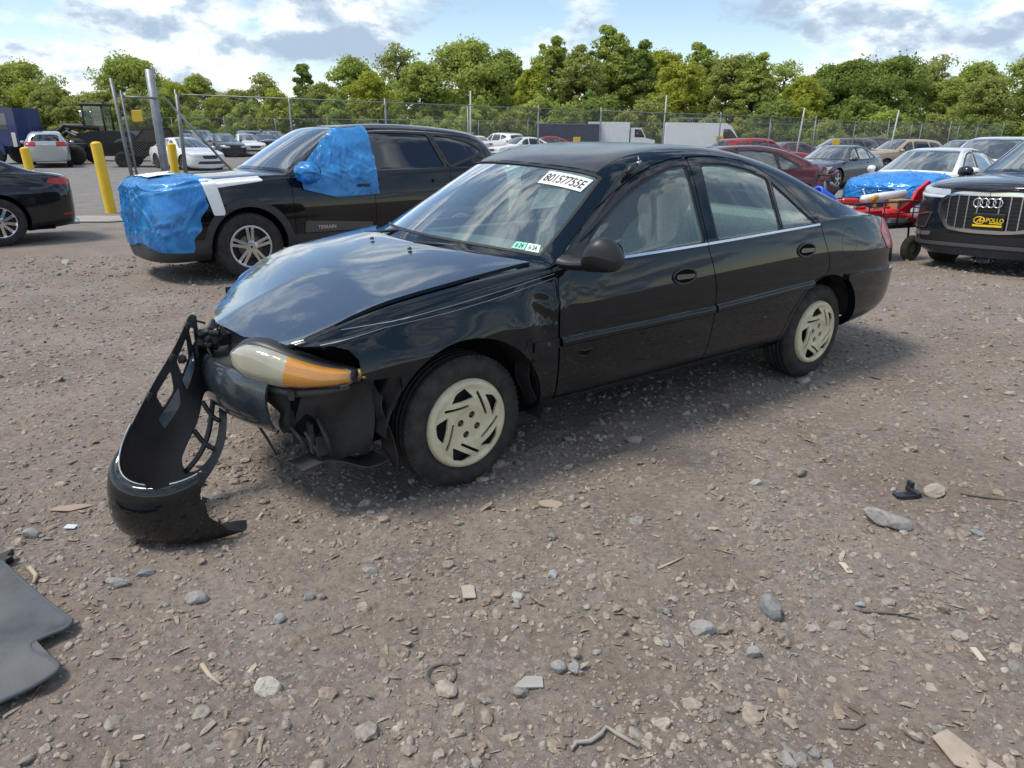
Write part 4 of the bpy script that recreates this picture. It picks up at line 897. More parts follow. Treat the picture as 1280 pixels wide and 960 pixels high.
b = B(); b.box((-2.62, -.60, .36), (-2.10, .60, .52), bev=.05); b.build('rear_seat_cushion', SEATC, it)
b = B(); b.box((-.09, -.62, 0), (.09, .62, .52), Matrix.Translation((-2.44, 0, .45)) @ Matrix.Rotation(R(-18), 4, 'Y'), bev=.06); b.build('rear_seat_back', SEATC, it)
panel('headliner', cutm(S, lambda m: np.maximum.reduce([11.2 - U(m), U(m) - 15.9, 8.0 - VV(m)])), LINER, it, off=-.035)
b = B(); b.box((-2.95, -.62, .93), (-2.55, .62, .94)); b.build('parcel_shelf', DASHC, it)
for sg in (1, -1):
    b = B(); b.box((-2.05, sg * .74 - .015, .45), (-.50, sg * .74 + .015, .86), bev=.01); b.build('door_trim', DASHC, it)
    panel('pillar_trim', cutm(S, side([(-1.37, .88), (-1.50, .88), (-1.55, 1.27), (-1.42, 1.27)]), left if sg > 0 else right), LINER, it, off=-.03)
sw = empty('steering_wheel', (-.93, .36, .83)); sw.parent = car; sw.rotation_euler = (0, R(-65), 0)
b = B(); b.tube([(.185 * math.cos(q), .185 * math.sin(q), 0) for q in np.linspace(0, 2 * math.pi, 33)], .014, 8, False); b.build('rim', BLACKP, sw)
b = B(); b.box((-.07, -.08, -.03), (.07, .08, .01), bev=.02); b.box((-.02, -.18, -.015), (.02, .18, 0)); b.build('hub', DASHC, sw)
b = B(); b.box((-1.00, -.10, 1.235), (-.975, .12, 1.29), bev=.008); b.build('interior_mirror', BLACKP, it)
for p, q in (((-1.56, .70, .55), (-1.47, .62, 1.17)),):
    b = B(); b.box((-.025, -.002, 0), (.025, .002, .62), Matrix.Translation(p) @ Matrix.Rotation(R(8), 4, 'X')); b.build('seat_belt', DASHC, it)
# ---- stickers on the windshield
def on_ws(q):
    """points given as (car-local guess) snapped just outside the windshield surface"""
    w = cutm(S, WS); V, N = w['V'], w['N']; out = []
    for p in q:
        d2 = ((V - np.array(p)) ** 2).sum(1); k = np.argsort(d2)[:6]; wt = 1 / (d2[k] + 1e-6); wt /= wt.sum()
        n = (N[k] * wt[:, None]).sum(0); n /= np.linalg.norm(n); c = (V[k] * wt[:, None]).sum(0); out.append(np.array(p) - n * ((np.array(p) - c) @ n) + n * .002)
    return np.array(out)
def decal(name, corners, m, parent, nx=8, ny=4, lift=0.0):
    """corners: bottom-left, bottom-right, top-right, top-left seen from outside"""
    a, b_, c, d_ = map(np.array, corners); P = []
    for j in np.linspace(0, 1, ny):
        for i in np.linspace(0, 1, nx): P.append((a * (1 - i) + b_ * i) * (1 - j) + (d_ * (1 - i) + c * i) * j)
    P = on_ws(P)
    return panel(name, grid(P.reshape(ny, nx, 3).transpose(1, 0, 2)), m, parent)
def decal_text(name, txt, corners, m, parent, w, h, lift=.0012, bold=True):
    a, b_, c, d_ = map(np.array, corners); me = text_mesh(txt, 1.0, bold); V = np.array([v.co[:] for v in me.vertices]); lo, hi = V.min(0), V.max(0)
    q = (V - (lo + hi) / 2) / (hi - lo + 1e-9); i = .5 + q[:, 0] * w; j = .5 + q[:, 1] * h; i, j = i[:, None], j[:, None]
    P = on_ws((a * (1 - i) + b_ * i) * (1 - j) + (d_ * (1 - i) + c * i) * j) + np.array([.0008, 0, .001])
    me.vertices.foreach_set('co', P.astype(np.float32).reshape(-1)); me.update(); me.materials.clear(); return link(name, me, parent, m)
PAPER = mat('white_sticker', (.80, .81, .80), .45); INK = mat('black_ink', (.01, .01, .01), .5)
STK = [(-0.703, 0.338, 1.183), (-0.792, 0.541, 1.157), (-0.88, 0.529, 1.204), (-0.79, 0.32, 1.233)]
o = decal('lot_number_sticker', STK, PAPER, wsg, 14, 6); decal_text('lettering', '80157755E', STK, INK, wsg, .90, .62)
for q, m_ in (([(-0.388, 0.56, 0.938), (-0.416, 0.615, 0.934), (-0.45, 0.598, 0.959), (-0.424, 0.551, 0.962)], mat('green_sticker', (.25, .62, .50), .5)), ([(-0.417, 0.619, 0.933), (-0.448, 0.676, 0.928), (-0.48, 0.651, 0.954), (-0.452, 0.601, 0.959)], mat('mint_sticker', (.62, .80, .72), .5))):
    decal('inspection_sticker', q, m_, wsg); decal_text('lettering', '6 24', q, INK, wsg, .6, .6)
# ------------------------------------------------------------------ the torn-off bumper cover, leaning from the car's nose to the ground
def car_w(p):
    c, s_ = math.cos(ESC_A), math.sin(ESC_A); return (-.6529 + c * p[0] - s_ * p[1], 3.3768 + s_ * p[0] + c * p[1], p[2])
bc = empty('front_bumper_cover', car_w((1.10, .40, 0)), ESC_A, 'detached dark green front bumper cover leaning from car nose to ground', 'bumper')
_o = np.array([1.10, .40, 0])
# stations along the cover: flange edge L, top ridge K, face upper F1, face lower F2, bottom edge R  (car frame)
BCS = [
 # right part hidden behind the nose
 ((.79, -.10, .655), (.84, -.10, .63), (.86, -.08, .55), (.82, -.06, .45), (.70, -.03, .40)),
 ((.83, .03, .700), (.90, .02, .68), (.96, .03, .60), (.92, .05, .45), (.75, .10, .38)),
 ((.87, .10, .715), (.965, .085, .69), (1.06, .09, .58), (1.03, .12, .40), (.79, .195, .335)),
 ((.935, .165, .635), (1.04, .16, .60), (1.13, .17, .48), (1.09, .20, .30), (.825, .265, .235)),
 ((1.035, .215, .525), (1.135, .215, .48), (1.21, .22, .37), (1.16, .25, .19), (.885, .295, .145)),
 ((1.135, .30, .425), (1.225, .285, .375), (1.28, .28, .27), (1.23, .29, .10), (.965, .315, .07)),
 ((1.205, .37, .345), (1.29, .36, .295), (1.325, .35, .21), (1.265, .36, .045), (1.05, .33, .035)),
 ((1.235, .455, .285), (1.30, .47, .245), (1.325, .47, .17), (1.255, .455, .025), (1.09, .40, .03)),
 ((1.205, .545, .262), (1.245, .575, .235), (1.255, .585, .15), (1.185, .55, .015), (1.06, .50, .04)),
 ((1.120, .612, .258), (1.140, .645, .228), (1.145, .655, .14), (1.085, .62, .010), (1.00, .59, .05)),
 ((1.035, .622, .270), (1.045, .655, .235), (1.045, .668, .14), (.985, .645, .008), (.93, .625, .06)),
 ((.985, .618, .288), (.99, .648, .245), (.975, .665, .14), (.895, .645, .012), (.875, .63, .05))]
_D = np.array([.035, -.015, -.075])
def _row(k, row):
    L_, K_, F1, F2, R_ = [np.array(p) for p in row]; w = np.clip((6.2 - k) / 1.6, 0, 1)        # upper stations: hollow side up
    if k >= 4: K_ = L_ + (K_ - L_) * .5; F1 = L_ + (F1 - L_) * np.array([.55, .6, 1])
    alt = [L_, L_ + .27 * (R_ - L_) + _D * .6, L_ + .50 * (R_ - L_) + _D, L_ + .80 * (R_ - L_) + _D * .75, R_]
    return [a * w + b_ * (1 - w) - _o for a, b_ in zip(alt, (L_, K_, F1, F2, R_))]
net = [_row(k, r) for k, r in enumerate(BCS)]
BC = bsurf(net, 200, 70, it=2)
if BC['N'][100 * 70 + 35][0] < 0: BC['N'] = -BC['N']; BC['T'] = BC['T'][:, ::-1]
V_ = lambda m: m['A'][:, 1]
# openings: air intake in the middle, slots along the mounting flange, torn wing end
INTAKE = lambda m: rsdf(U(m), V_(m) * 1.0, [(1.75, 2.55), (1.75, 3.2), (2.1, 3.45), (4.0, 3.42), (4.35, 3.2), (4.35, 2.55), (4.0, 2.28), (2.1, 2.28)], .2) * .1
SL = lambda a, b_: (lambda m: rsdf(U(m), V_(m), [(a, .28), (b_, .28), (b_ - .08, .74), (a + .08, .74)], .08) * .1)
slots = [SL(1.55, 2.15), SL(2.45, 3.2), SL(3.5, 4.2)]
TEAR = lambda m: U(m) - (10.62 + .07 * np.sin(V_(m) * 11) + .06 * np.abs(np.sin(V_(m) * 27 + 1)) + .03 * np.sin(V_(m) * 61) - .25 * np.sin(np.clip(V_(m), 0, 3) / 3 * np.pi) + .38 * np.clip((V_(m) - 1.9) / 1.4, 0, 1) ** 2)
HEAD = lambda m: .55 + .25 * np.sin(V_(m) * 5) - U(m)
NOTCH = lambda m: psdf(U(m), V_(m), [(8.2, -1), (8.45, .62), (8.6, .45), (8.72, .72), (9.2, .30), (9.3, -1)]) * .1
piece = cutm(BC, neg(INTAKE), *[neg(s_) for s_ in slots], TEAR, HEAD, neg(NOTCH))
INNERP = mat('bumper_inside_plastic', (.014, .015, .017), .42, dust=(5, .5, (.05, .053, .056)))
co = panel('outer_skin', piece, mat('bumper_cover_paint', (.0028, .0050, .0062), .30, coat=1.0, spec=.05, coatr=.03, dust=(7, .10, (.07, .07, .065))), bc)
ci = panel('inner_skin', piece, INNERP, bc, off=-.0035, flange=-.0033)
# torn tabs along the ragged end
for k, (u, v) in enumerate(((10.35, .5), (10.3, 1.1), (10.35, 1.7), (10.55, 2.4))):
    i_ = np.argmin((BC['A'][:, 0] - u) ** 2 + (BC['A'][:, 1] - v) ** 2); p = BC['V'][i_]; b = B(); b.prism([(0, -.012), (.03 + .01 * (k % 2), -.004), (.022, .006), (.035, .012), (0, .016)], -.0015, .0015, 'y', Matrix.Translation(p) @ Matrix.Rotation(R(160 + 25 * k), 4, 'Z') @ Matrix.Rotation(R(15 * k), 4, 'Y')); b.build('torn_tab', INNERP, bc)
# intake bars and pale torn hem
def on_bc(u, v, off=0.0):
    i = np.argmin((BC['A'][:, 0] - u) ** 2 + (BC['A'][:, 1] - v) ** 2); return BC['V'][i] + BC['N'][i] * off
for v in (2.9,):
    b = B(); b.tube([on_bc(u, v, -.004) for u in np.linspace(1.7, 4.4, 24)], .011, 6); b.build('intake_bar', INNERP, bc)
for u in (2.5, 3.4):
    b = B(); b.tube([on_bc(u, v, -.006) for v in np.linspace(2.25, 3.48, 10)], .010, 6); b.build('intake_rib', INNERP, bc)
EDGE = mat('scuffed_plastic_edge', (.30, .33, .35), .5, var=(20, .4))
b = B(); b.tube([on_bc(u, .0, .001) + np.array([0, 0, .002]) for u in np.linspace(5.3, 8.35, 40)], .0028, 6); b.build('scuffed_edge', EDGE, bc)
b = B(); b.tube([on_bc(u, .0, .001) + np.array([0, 0, .002]) for u in np.linspace(9.12, 10.6, 24)], .003, 6); b.build('scuffed_edge', EDGE, bc)
# upright clip tabs on the flange
for u, h in ((2.3, .03), (3.35, .03), (4.5, .035)):
    p = on_bc(u, .1); b = B(); b.box((-.010, -.008, -.01), (.010, .008, h * .8), Matrix.Translation(p) @ Matrix.Rotation(R(-35), 4, 'Y'), bev=.004); b.build('mounting_clip', INNERP, bc)
p = on_bc(2.9, .55); b = B(); b.lathe([(0, .02), (.016, .018), (.02, 0), (.012, -.012)], 'x', 12, tuple(p)); b.build('mounting_grommet', INNERP, bc)
SHINY = mat('flange_sky_glint', (.45, .53, .62), .12, metal=.85, var=(6, .4))  # sky glint on the plastic flange, put into a bright bluish metal colour
for a, b_ in ((1.5, 2.0), (2.2, 3.2), (3.4, 4.4)):
    f = lambda m: rsdf(U(m), V_(m), [(a, .80), (b_, .80), (b_ - .1, 1.22), (a + .1, 1.22)], .06) * .1
    panel('flange_step', cutm(BC, f), SHINY, bc, off=-.007)
# ------------------------------------------------------------------ other vehicles
def pose(x, y, a, wb=2.7, tr=.8):
    """wheels-on-ground placement: front axle centre at x, y, heading a (degrees)"""
    a = R(a); c, s_ = math.cos(a), math.sin(a); zf = float(gz(x, y)); zr = float(gz(x - c * wb, y - s_ * wb)); mx_, my = x - c * wb / 2, y - s_ * wb / 2
    zl = float(gz(mx_ - s_ * tr, my + c * tr)); zq = float(gz(mx_ + s_ * tr, my - c * tr))
    return (x, y, zf), (math.atan2(zl - zq, 2 * tr), -math.atan2(zf - zr, wb), a)
SEDAN = [(.93, .95, 0, .22, .60, 0, 0, .68, .68), (.91, .94, .48, .22, .63, .45, .40, .705, .71), (.78, .87, .76, .22, .70, .71, .62, .76, .775), (.50, .62, .87, .22, .78, .81, .72, .825, .85), (.10, .22, .90, .22, .845, .835, .75, .88, .91),
 (-.35, -.12, .91, .22, .885, .845, .765, .925, .955), (-.45, -.20, .91, .22, .895, .845, .77, .935, .965), (-.54, -.28, .91, .22, .90, .845, .765, .95, .985), (-.85, -.62, .91, .22, .915, .845, .69, 1.12, 1.17), (-1.15, -.98, .91, .22, .925, .845, .60, 1.30, 1.34),
 (-1.35, -1.22, .91, .22, .93, .845, .575, 1.37, 1.41), (-1.85, -1.85, .91, .22, .945, .85, .56, 1.405, 1.45), (-2.35, -2.3, .91, .22, .96, .85, .56, 1.37, 1.42), (-2.75, -2.68, .905, .23, .975, .84, .585, 1.26, 1.31), (-3.10, -3.05, .895, .25, .985, .82, .63, 1.11, 1.14),
 (-3.30, -3.32, .88, .27, .98, .79, .65, 1.035, 1.045), (-3.55, -3.62, .84, .29, .96, .75, .63, .995, 1.01), (-3.75, -3.80, .72, .31, .91, .62, .52, .95, .965), (-3.82, -3.86, .42, .33, .87, .38, .32, .90, .91), (-3.83, -3.87, 0, .33, .86, 0, 0, .89, .90)]
SEDAN_W = dict(side=[[(-.80, .955), (-1.26, 1.285), (-1.40, 1.325), (-1.55, 1.345), (-1.50, .965)], [(-1.58, .97), (-1.63, 1.35), (-2.0, 1.36), (-2.35, 1.315), (-2.42, .985)], [(-2.47, .995), (-2.42, 1.295), (-2.62, 1.20), (-2.87, 1.05)]],
 ws=(7.12, 9.75), bl=(12.75, 14.6), doors=[[(-.62, .30), (-.62, .93), (-.75, .985), (-1.24, 1.335), (-1.60, 1.395), (-1.535, .97), (-1.56, .70), (-1.53, .30)], [(-1.53, .30), (-1.56, .70), (-1.535, .97), (-1.60, 1.395), (-2.05, 1.395), (-2.42, 1.34), (-2.68, 1.20), (-2.62, .80), (-2.40, .55), (-2.33, .30)]], wb=2.75, r=.335, hz=(.76, .70), tz=(.80, .96), tx=-3.45)
SUV = [(.92, .93, 0, .30, .85, 0, 0, .95, .95), (.90, .92, .50, .30, .88, .48, .42, .97, .98), (.78, .86, .80, .30, .92, .76, .66, 1.01, 1.03), (.50, .60, .89, .31, .97, .85, .74, 1.045, 1.07), (.10, .20, .915, .33, 1.01, .875, .77, 1.075, 1.10), (-.30, -.12, .92, .33, 1.035, .88, .78, 1.095, 1.12),
 (-.42, -.22, .92, .33, 1.04, .88, .785, 1.10, 1.125), (-.50, -.30, .92, .33, 1.045, .88, .78, 1.115, 1.15), (-.80, -.62, .92, .33, 1.055, .88, .70, 1.30, 1.36), (-1.10, -.98, .92, .33, 1.065, .88, .63, 1.50, 1.56), (-1.30, -1.2, .92, .33, 1.07, .88, .605, 1.575, 1.62), (-1.8, -1.8, .92, .33, 1.085, .885, .60, 1.62, 1.66),
 (-2.5, -2.5, .92, .33, 1.105, .885, .60, 1.605, 1.65), (-3.0, -3.05, .915, .34, 1.12, .875, .60, 1.56, 1.61), (-3.30, -3.40, .90, .36, 1.12, .85, .60, 1.47, 1.55), (-3.50, -3.56, .86, .38, 1.10, .80, .62, 1.25, 1.30), (-3.62, -3.66, .76, .40, 1.05, .70, .58, 1.10, 1.12), (-3.68, -3.71, .45, .42, 1.0, .42, .36, 1.05, 1.06), (-3.69, -3.72, 0, .42, 1.0, 0, 0, 1.05, 1.05)]
SUV_W = dict(side=[[(-.74, 1.085), (-1.20, 1.475), (-1.34, 1.525), (-1.48, 1.54), (-1.46, 1.095)], [(-1.55, 1.10), (-1.57, 1.545), (-2.05, 1.55), (-2.38, 1.535), (-2.52, 1.145)], [(-2.60, 1.165), (-2.46, 1.53), (-2.75, 1.505), (-3.02, 1.44), (-3.18, 1.335)]],
 ws=(7.12, 9.85), bl=(14.1, 15.3), doors=[[(-.50, .40), (-.50, 1.06), (-.68, 1.10), (-1.18, 1.53), (-1.52, 1.585), (-1.50, 1.10), (-1.50, .40)], [(-1.50, .40), (-1.50, 1.10), (-1.52, 1.585), (-2.10, 1.595), (-2.42, 1.58), (-2.60, 1.13), (-2.55, .85), (-2.35, .65), (-2.25, .40)]], wb=2.725, r=.355, hz=(.92, .80), tz=(.98, 1.22), tx=-3.30)
def scaled(st, kx=1, ky=1, kz=1): return [(a * kx, b_ * kx, c * ky, d_ * kz, e * kz, f * ky, g_ * ky, h * kz, i * kz) for a, b_, c, d_, e, f, g_, h, i in st]
def paint(name, col, rough=.25, metal=.0): return mat(name, col, rough, metal=metal, coat=1.0, coatr=.02, spec=.1, dust=(4, .03, (.2, .18, .16)))
GLASS_D = glass('dark_tint_glass', (.05, .055, .06)); GLASS_B = glass('car_glass', (.35, .40, .40), film=.12, filmcol=(.45, .55, .60))  # film of GLASS_B is a painted stand-in for light blue sky reflection
RED = mat('red_lens', (0.42, 0.012, 0.015), .12, coat=1.0); CLEAR = mat('clear_lens', (.55, .57, .60), .08, coat=1.0, metal=.3)
def alloy(r, n=5, split=.0, wid=.16, hub=.26, m=None, dish=.02):
    rr = np.linspace(.05, 1, 26); tt = np.linspace(0, 2 * math.pi, 12 * n * 2 + 1)
    h = np.interp(rr, [0, .2, .3, .85, .94, 1], [0, 0, -.004, -dish * .4, .002, -.004])
    g_ = grid(np.array([[(r * q * math.cos(a), hh_, r * q * math.sin(a)) for q, hh_ in zip(rr, h)] for a in tt])); g_['N'] = np.tile([0, 1.0, 0], (len(g_['V']), 1))
    def f(m_):
        x, z = X(m_) / r, Z(m_) / r; rad = np.hypot(x, z); a = np.arctan2(z, x); k = np.mod(a * n / (2 * math.pi) + .25, 1) - .5; off = np.abs(k) * 2 * math.pi / n * rad
        sp = off - wid * (.75 + .45 * rad)
        if split: sp = np.maximum(sp, split * np.clip((rad - .30) * 1.5, 0, .7) - off)
        return np.minimum.reduce([sp, rad - hub, .90 - rad])
    return cutm(g_, f)
def car_wheels(root, spec, hw, am, rimm=None, r=None, rim=None, tw=.215, grooves=4, n=60, which=None):
    r = r or spec['r']; rim = rim or r * .66; out = []
    protos = {}
    for nm, x in (('front_wheel', 0), ('rear_wheel', -spec['wb'])):
        for sg in (1, -1):
            w = empty(nm, (x, sg * hw, r), 0 if sg > 0 else math.pi); w.parent = root
            if not protos:
                t = tyre('tyre', w, r, rim, tw, (0, 0, 0), grooves, n); a = panel('alloy_rim', am, rimm or STEEL, w, off=-.012, flange=.018)
                b = B(); b.lathe([(0, -.075), (rim * .75, -.075), (rim * .98, -.06), (rim, -.01)], 'y', 32); d_ = b.build('wheel_barrel', mat('rim_black', (.012, .012, .012), .6), w)
                b = B(); b.lathe([(.04, -.05), (rim * .55, -.05), (rim * .55, -.062)], 'y', 28); e = b.build('brake_disc', mat('rusty_disc', (.16, .12, .09), .5, metal=.6), w); protos = (t, a, d_, e)
            else:
                for p in protos:
                    c = p.copy(); COL.objects.link(c); c.parent = w
            out.append(w)
    return out
def build_car(name, label, at, st, W, pm, nu=150, nv=101, glassm=None, gl_side=None, wheel_mesh=None, rimm=None, cat='car', group=None, lamps=True, clad=None, detail=True, hw=None, trim=True, mirror=True, tail=True, front=True):
    loc, rot = pose(*at, wb=W['wb']); root = empty(name, loc, 0, label, cat, group); root.rotation_euler = rot; m = shell(st, nu, nv); hw = hw or st[8][2] - .015
    r = W['r']; A1, A2 = arch(0, r, r + .055), arch(-W['wb'], r, r + .055); GS = [side(p, .03) for p in W['side']]; glassm = glassm or GLASS_B; gl_side = gl_side or glassm
    WSf = lambda m: np.maximum.reduce([(W['ws'][0] - U(m)) * .2, (U(m) - W['ws'][1]) * .2, (8.12 - VV(m)) * .12]); BLf = lambda m: np.maximum.reduce([(W['bl'][0] - U(m)) * .2, (U(m) - W['bl'][1]) * .2, (8.25 - VV(m)) * .2])
    HLf = lambda m: np.maximum.reduce([rsdf(X(m), Z(m), [(.34, W['hz'][0] + .02), (.80, W['hz'][0] - .02), (1.0, W['hz'][1]), (1.0, W['hz'][1] - .10), (.66, W['hz'][1] - .06)], .02), .36 - AX(m), VV(m) - 8])
    TLf = lambda m: np.maximum.reduce([rsdf(X(m), Z(m), [(W['tx'], W['tz'][1] - .04), (W['tx'] - .5, W['tz'][1]), (W['tx'] - .5, W['tz'][0]), (W['tx'] + .02, W['tz'][0] + .06)], .02), .40 - AX(m)])
    GRf = lambda m: np.maximum.reduce([rsdf(np.abs(m['V'][:, 1]), Z(m), [(-.6, W['hz'][1] + .0), (.40, W['hz'][1] - .02), (.30, W['hz'][1] - .16), (-.6, W['hz'][1] - .18)], .02), .70 - X(m)])
    LGf = lambda m: np.maximum.reduce([rsdf(np.abs(m['V'][:, 1]), Z(m), [(-.6, W['hz'][1] - .26), (.52, W['hz'][1] - .26), (.60, W['hz'][1] - .38), (-.6, W['hz'][1] - .40)], .02), .60 - X(m)])
    holes = [neg(A1), neg(A2), neg(WSf), neg(BLf)] + [neg(g_, .0) for g_ in GS]
    if front: holes += [neg(HLf, .002), neg(GRf), neg(LGf)]
    if tail: holes += [neg(TLf, .002)]
    body = cutm(m, *holes)
    CLf = (lambda m: np.minimum(Z(m) - (clad + .02 * 0), np.minimum(A1(m), A2(m)) - .075)) if clad else None
    if detail:
        D1, D2 = side(W['doors'][0], vmax=8.0), side(W['doors'][1], vmax=8.0); gp = .003
        if clad: panel('cladding', cutm(m, neg(A1), neg(A2), CLf, lambda q: VV(q) - 6), mat('grey_cladding', (.028, .029, .031), .6, dust=(6, .3, (.10, .095, .09))), root, off=.012, flange=.02)
        for sd in (left, right):
            for nm, D_ in (('front_door', D1), ('rear_door', D2)):
                d_ = panel(nm, cutm(body, grow(D_, -gp), sd), pm, root, flange=.012)
                for g_ in GS:
                    gm = cutm(m, g_, D_, sd)
                    if len(gm['T']): panel('window', gm, gl_side, d_, off=-.008)
                hx, hz = (W['doors'][0][-1][0] + .14, W['side'][0][0][1] - .13) if nm == 'front_door' else (W['doors'][1][5][0] + .20, W['side'][0][0][1] - .09)
                panel('door_handle', cutm(m, lambda q: rsdf(X(q), Z(q), [(hx - .10, hz + .018), (hx + .10, hz + .018), (hx + .10, hz - .018), (hx - .10, hz - .018)], .016), sd, lambda q: VV(q) - 6), pm, d_, off=.03, flange=.02)
        panel('body', cutm(body, neg(D1, gp), neg(D2, gp), lambda q: np.where((U(q) < W['ws'][0] - .25) & (VV(q) > 7.15), np.abs(VV(q) - 7.15) * 0 + 1.0, -1.0)), pm, root, flange=.012)
        panel('hood', cutm(body, lambda q: np.maximum(U(q) - (W['ws'][0] - .28), 7.2 - VV(q)), lambda q: 1.6 - U(q)), pm, root, flange=.012)
        panel('nose', cutm(body, lambda q: np.maximum(U(q) - 1.6, 7.15 - VV(q))), pm, root)
        panel('cowl', cutm(m, lambda q: np.maximum.reduce([U(q) - W['ws'][0] - .05, W['ws'][0] - .6 - U(q), 7.1 - VV(q)])), BLACKP, root, off=-.02)
        for g_ in GS[2:]:
            for sd in (left, right):
                gm = cutm(m, g_, neg(D2), sd)
                if len(gm['T']): panel('quarter_window', gm, gl_side, root, off=-.006)
        panel('window_surround', cutm(m, lambda q: np.minimum.reduce([g_(q) for g_ in GS]) - .03, *[neg(g_, -.002) for g_ in GS], lambda q: VV(q) - 7.95), BLACKP, root, off=.003) if trim else None
    else:
        panel('body', body, pm, root)
        for g_ in GS:
            for sd in (left, right): panel('side_window', cutm(m, g_, sd), gl_side, root, off=-.01)
    panel('windshield', cutm(m, WSf), glassm, root, off=-.006); panel('rear_window', cutm(m, BLf), gl_side, root, off=-.006)
    if front:
        panel('grille', cutm(m, GRf), BLACKP, root, off=-.02); panel('lower_grille', cutm(m, LGf), BLACKP, root, off=-.025)
        for sd in (left, right): panel('headlight', cutm(m, HLf, sd), CLEAR, root, off=-.004, flange=.01)
    if tail:
        for sd in (left, right): panel('tail_light', cutm(m, TLf, sd), RED, root, off=.003, flange=.012)
    zb = st[8][3]; hw_ = st[8][2]
    b = B(); b.box((-W['wb'] - .7, -hw_ + .12, zb - .02), (.55, hw_ - .12, zb + .06)); b.box((-W['wb'] - .62, -hw_ + .22, zb + .06), (-W['wb'] + .55, hw_ - .22, zb + .50)); b.box((-.45, -hw_ + .22, zb + .06), (.45, hw_ - .22, zb + .45)); b.build('underbody', DARK, root)
    for cx in (0, -W['wb']):
        for sg in (1, -1):
            t = np.radians(np.linspace(2, 178, 24)); b = B(); b.prism([(cx + (r + .065) * math.cos(q), r + (r + .06) * math.sin(q)) for q in t], sg * (hw - .27), sg * (hw - .28)); b.build('wheel_arch_liner', DARK, root)
            panel('wheel_arch_liner', grid(np.array([[(cx + (r + .068) * math.cos(q), sg * y, r + (r + .063) * math.sin(q)) for y in (hw - .28, hw - .005)] for q in t])), DARK, root)
    # cabin
    sx = W['side'][0][0][0]; zt = W['side'][0][0][1]
    b = B(); b.box((sx - .05, -hw_ + .2, zt - .45), (sx + .45, hw_ - .2, zt - .06), bev=.05); b.build('dashboard', DASHC, root)
    for sg in (1, -1):
        b = B(); b.box((-.08, -.24, 0), (.08, .24, .62), Matrix.Translation((sx - 1.05, sg * .38, zt - .45)) @ Matrix.Rotation(R(-14), 4, 'Y'), bev=.05); b.build('seat_back', mat('dark_seat', (.03, .03, .032), .8), root)
        b = B(); b.box((-.05, -.13, 0), (.05, .13, .18), Matrix.Translation((sx - 1.22, sg * .38, zt + .18)), bev=.04); b.build('headrest', mat('dark_seat', (.03, .03, .032), .8), root)
    b = B(); b.box((-.08, -.60, 0), (.08, .60, .58), Matrix.Translation((sx - 1.9, 0, zt - .45)) @ Matrix.Rotation(R(-18), 4, 'Y'), bev=.05); b.build('rear_seat_back', mat('dark_seat', (.03, .03, .032), .8), root)
    if mirror:
        for sg in (1, -1):
            xm, zm_ = W['side'][0][0][0] + .06, zt + .04; secs = [((xm, sg * (hw_ + .02), zm_), (.02, 0, 0), (0, 0, .03)), ((xm, sg * (hw_ + .06), zm_), (.07, 0, 0), (0, 0, .07)), ((xm - .01, sg * (hw_ + .14), zm_), (.075, 0, 0), (0, 0, .075)), ((xm - .03, sg * (hw_ + .20), zm_), (.05, 0, 0), (0, 0, .05)), ((xm - .03, sg * (hw_ + .21), zm_), (.001, 0, 0), (0, 0, .001))]
            o = panel('door_mirror', blob(secs, 16, 20), pm, root); fix_normals(o)
            b = B(); b.tube([(xm, sg * (hw_ - .06), zm_ - .03), (xm, sg * (hw_ + .05), zm_ - .02)], .025, 8); b.build('mirror_arm', BLACKP, root)
    car_wheels(root, W, hw, wheel_mesh or alloy(r * .64), rimm, n=60 if detail else 24)
    return root, m
def wrinkle(m, amp, off, k=9.0, seed=3, ang=.6):
    """film pulled over a surface: ridged folds fanning from taped corners"""
    x, y, z = m['V'].T; c, s_ = math.cos(ang), math.sin(ang); a, b_ = (x + y * .6) * c + z * s_, -(x + y * .6) * s_ + z * c
    n1 = 1 - np.abs(vnoise(a * k * 1.6, b_ * k * .30, seed)); n2 = 1 - np.abs(vnoise((a * .7 + b_ * .7) * k * .35 + 7, (b_ * .7 - a * .7) * k * 1.9, seed + 5)); n3 = vnoise(a * k * .25, b_ * k * .25, seed + 9); n1 = n1 ** 4; n2 = n2 ** 4
    r_ = np.random.default_rng(seed); s2 = x * .8 + y * .7; lo, hi = (s2.min(), z.min()), (s2.max(), z.max()); fan = 0
    for _ in range(9):
        p0, p1 = r_.uniform(lo[0], hi[0]), r_.uniform(lo[1], hi[1]); dx, dz = s2 - p0, z - p1; rr = np.hypot(dx, dz); th = np.arctan2(dz, dx) + .25 * vnoise(x * 6, z * 6, seed); fan = fan + (1 - np.abs(np.sin(th * r_.integers(3, 6) + r_.uniform(0, 3)))) ** 5 * np.exp(-rr / .38) * np.clip(rr / .06, 0, 1)
    m = dict(m); m['V'] = m['V'] + m['N'] * (off + amp * (n1 * .22 + n2 * .25 + n3 * .5 + fan * .9))[:, None]; return m
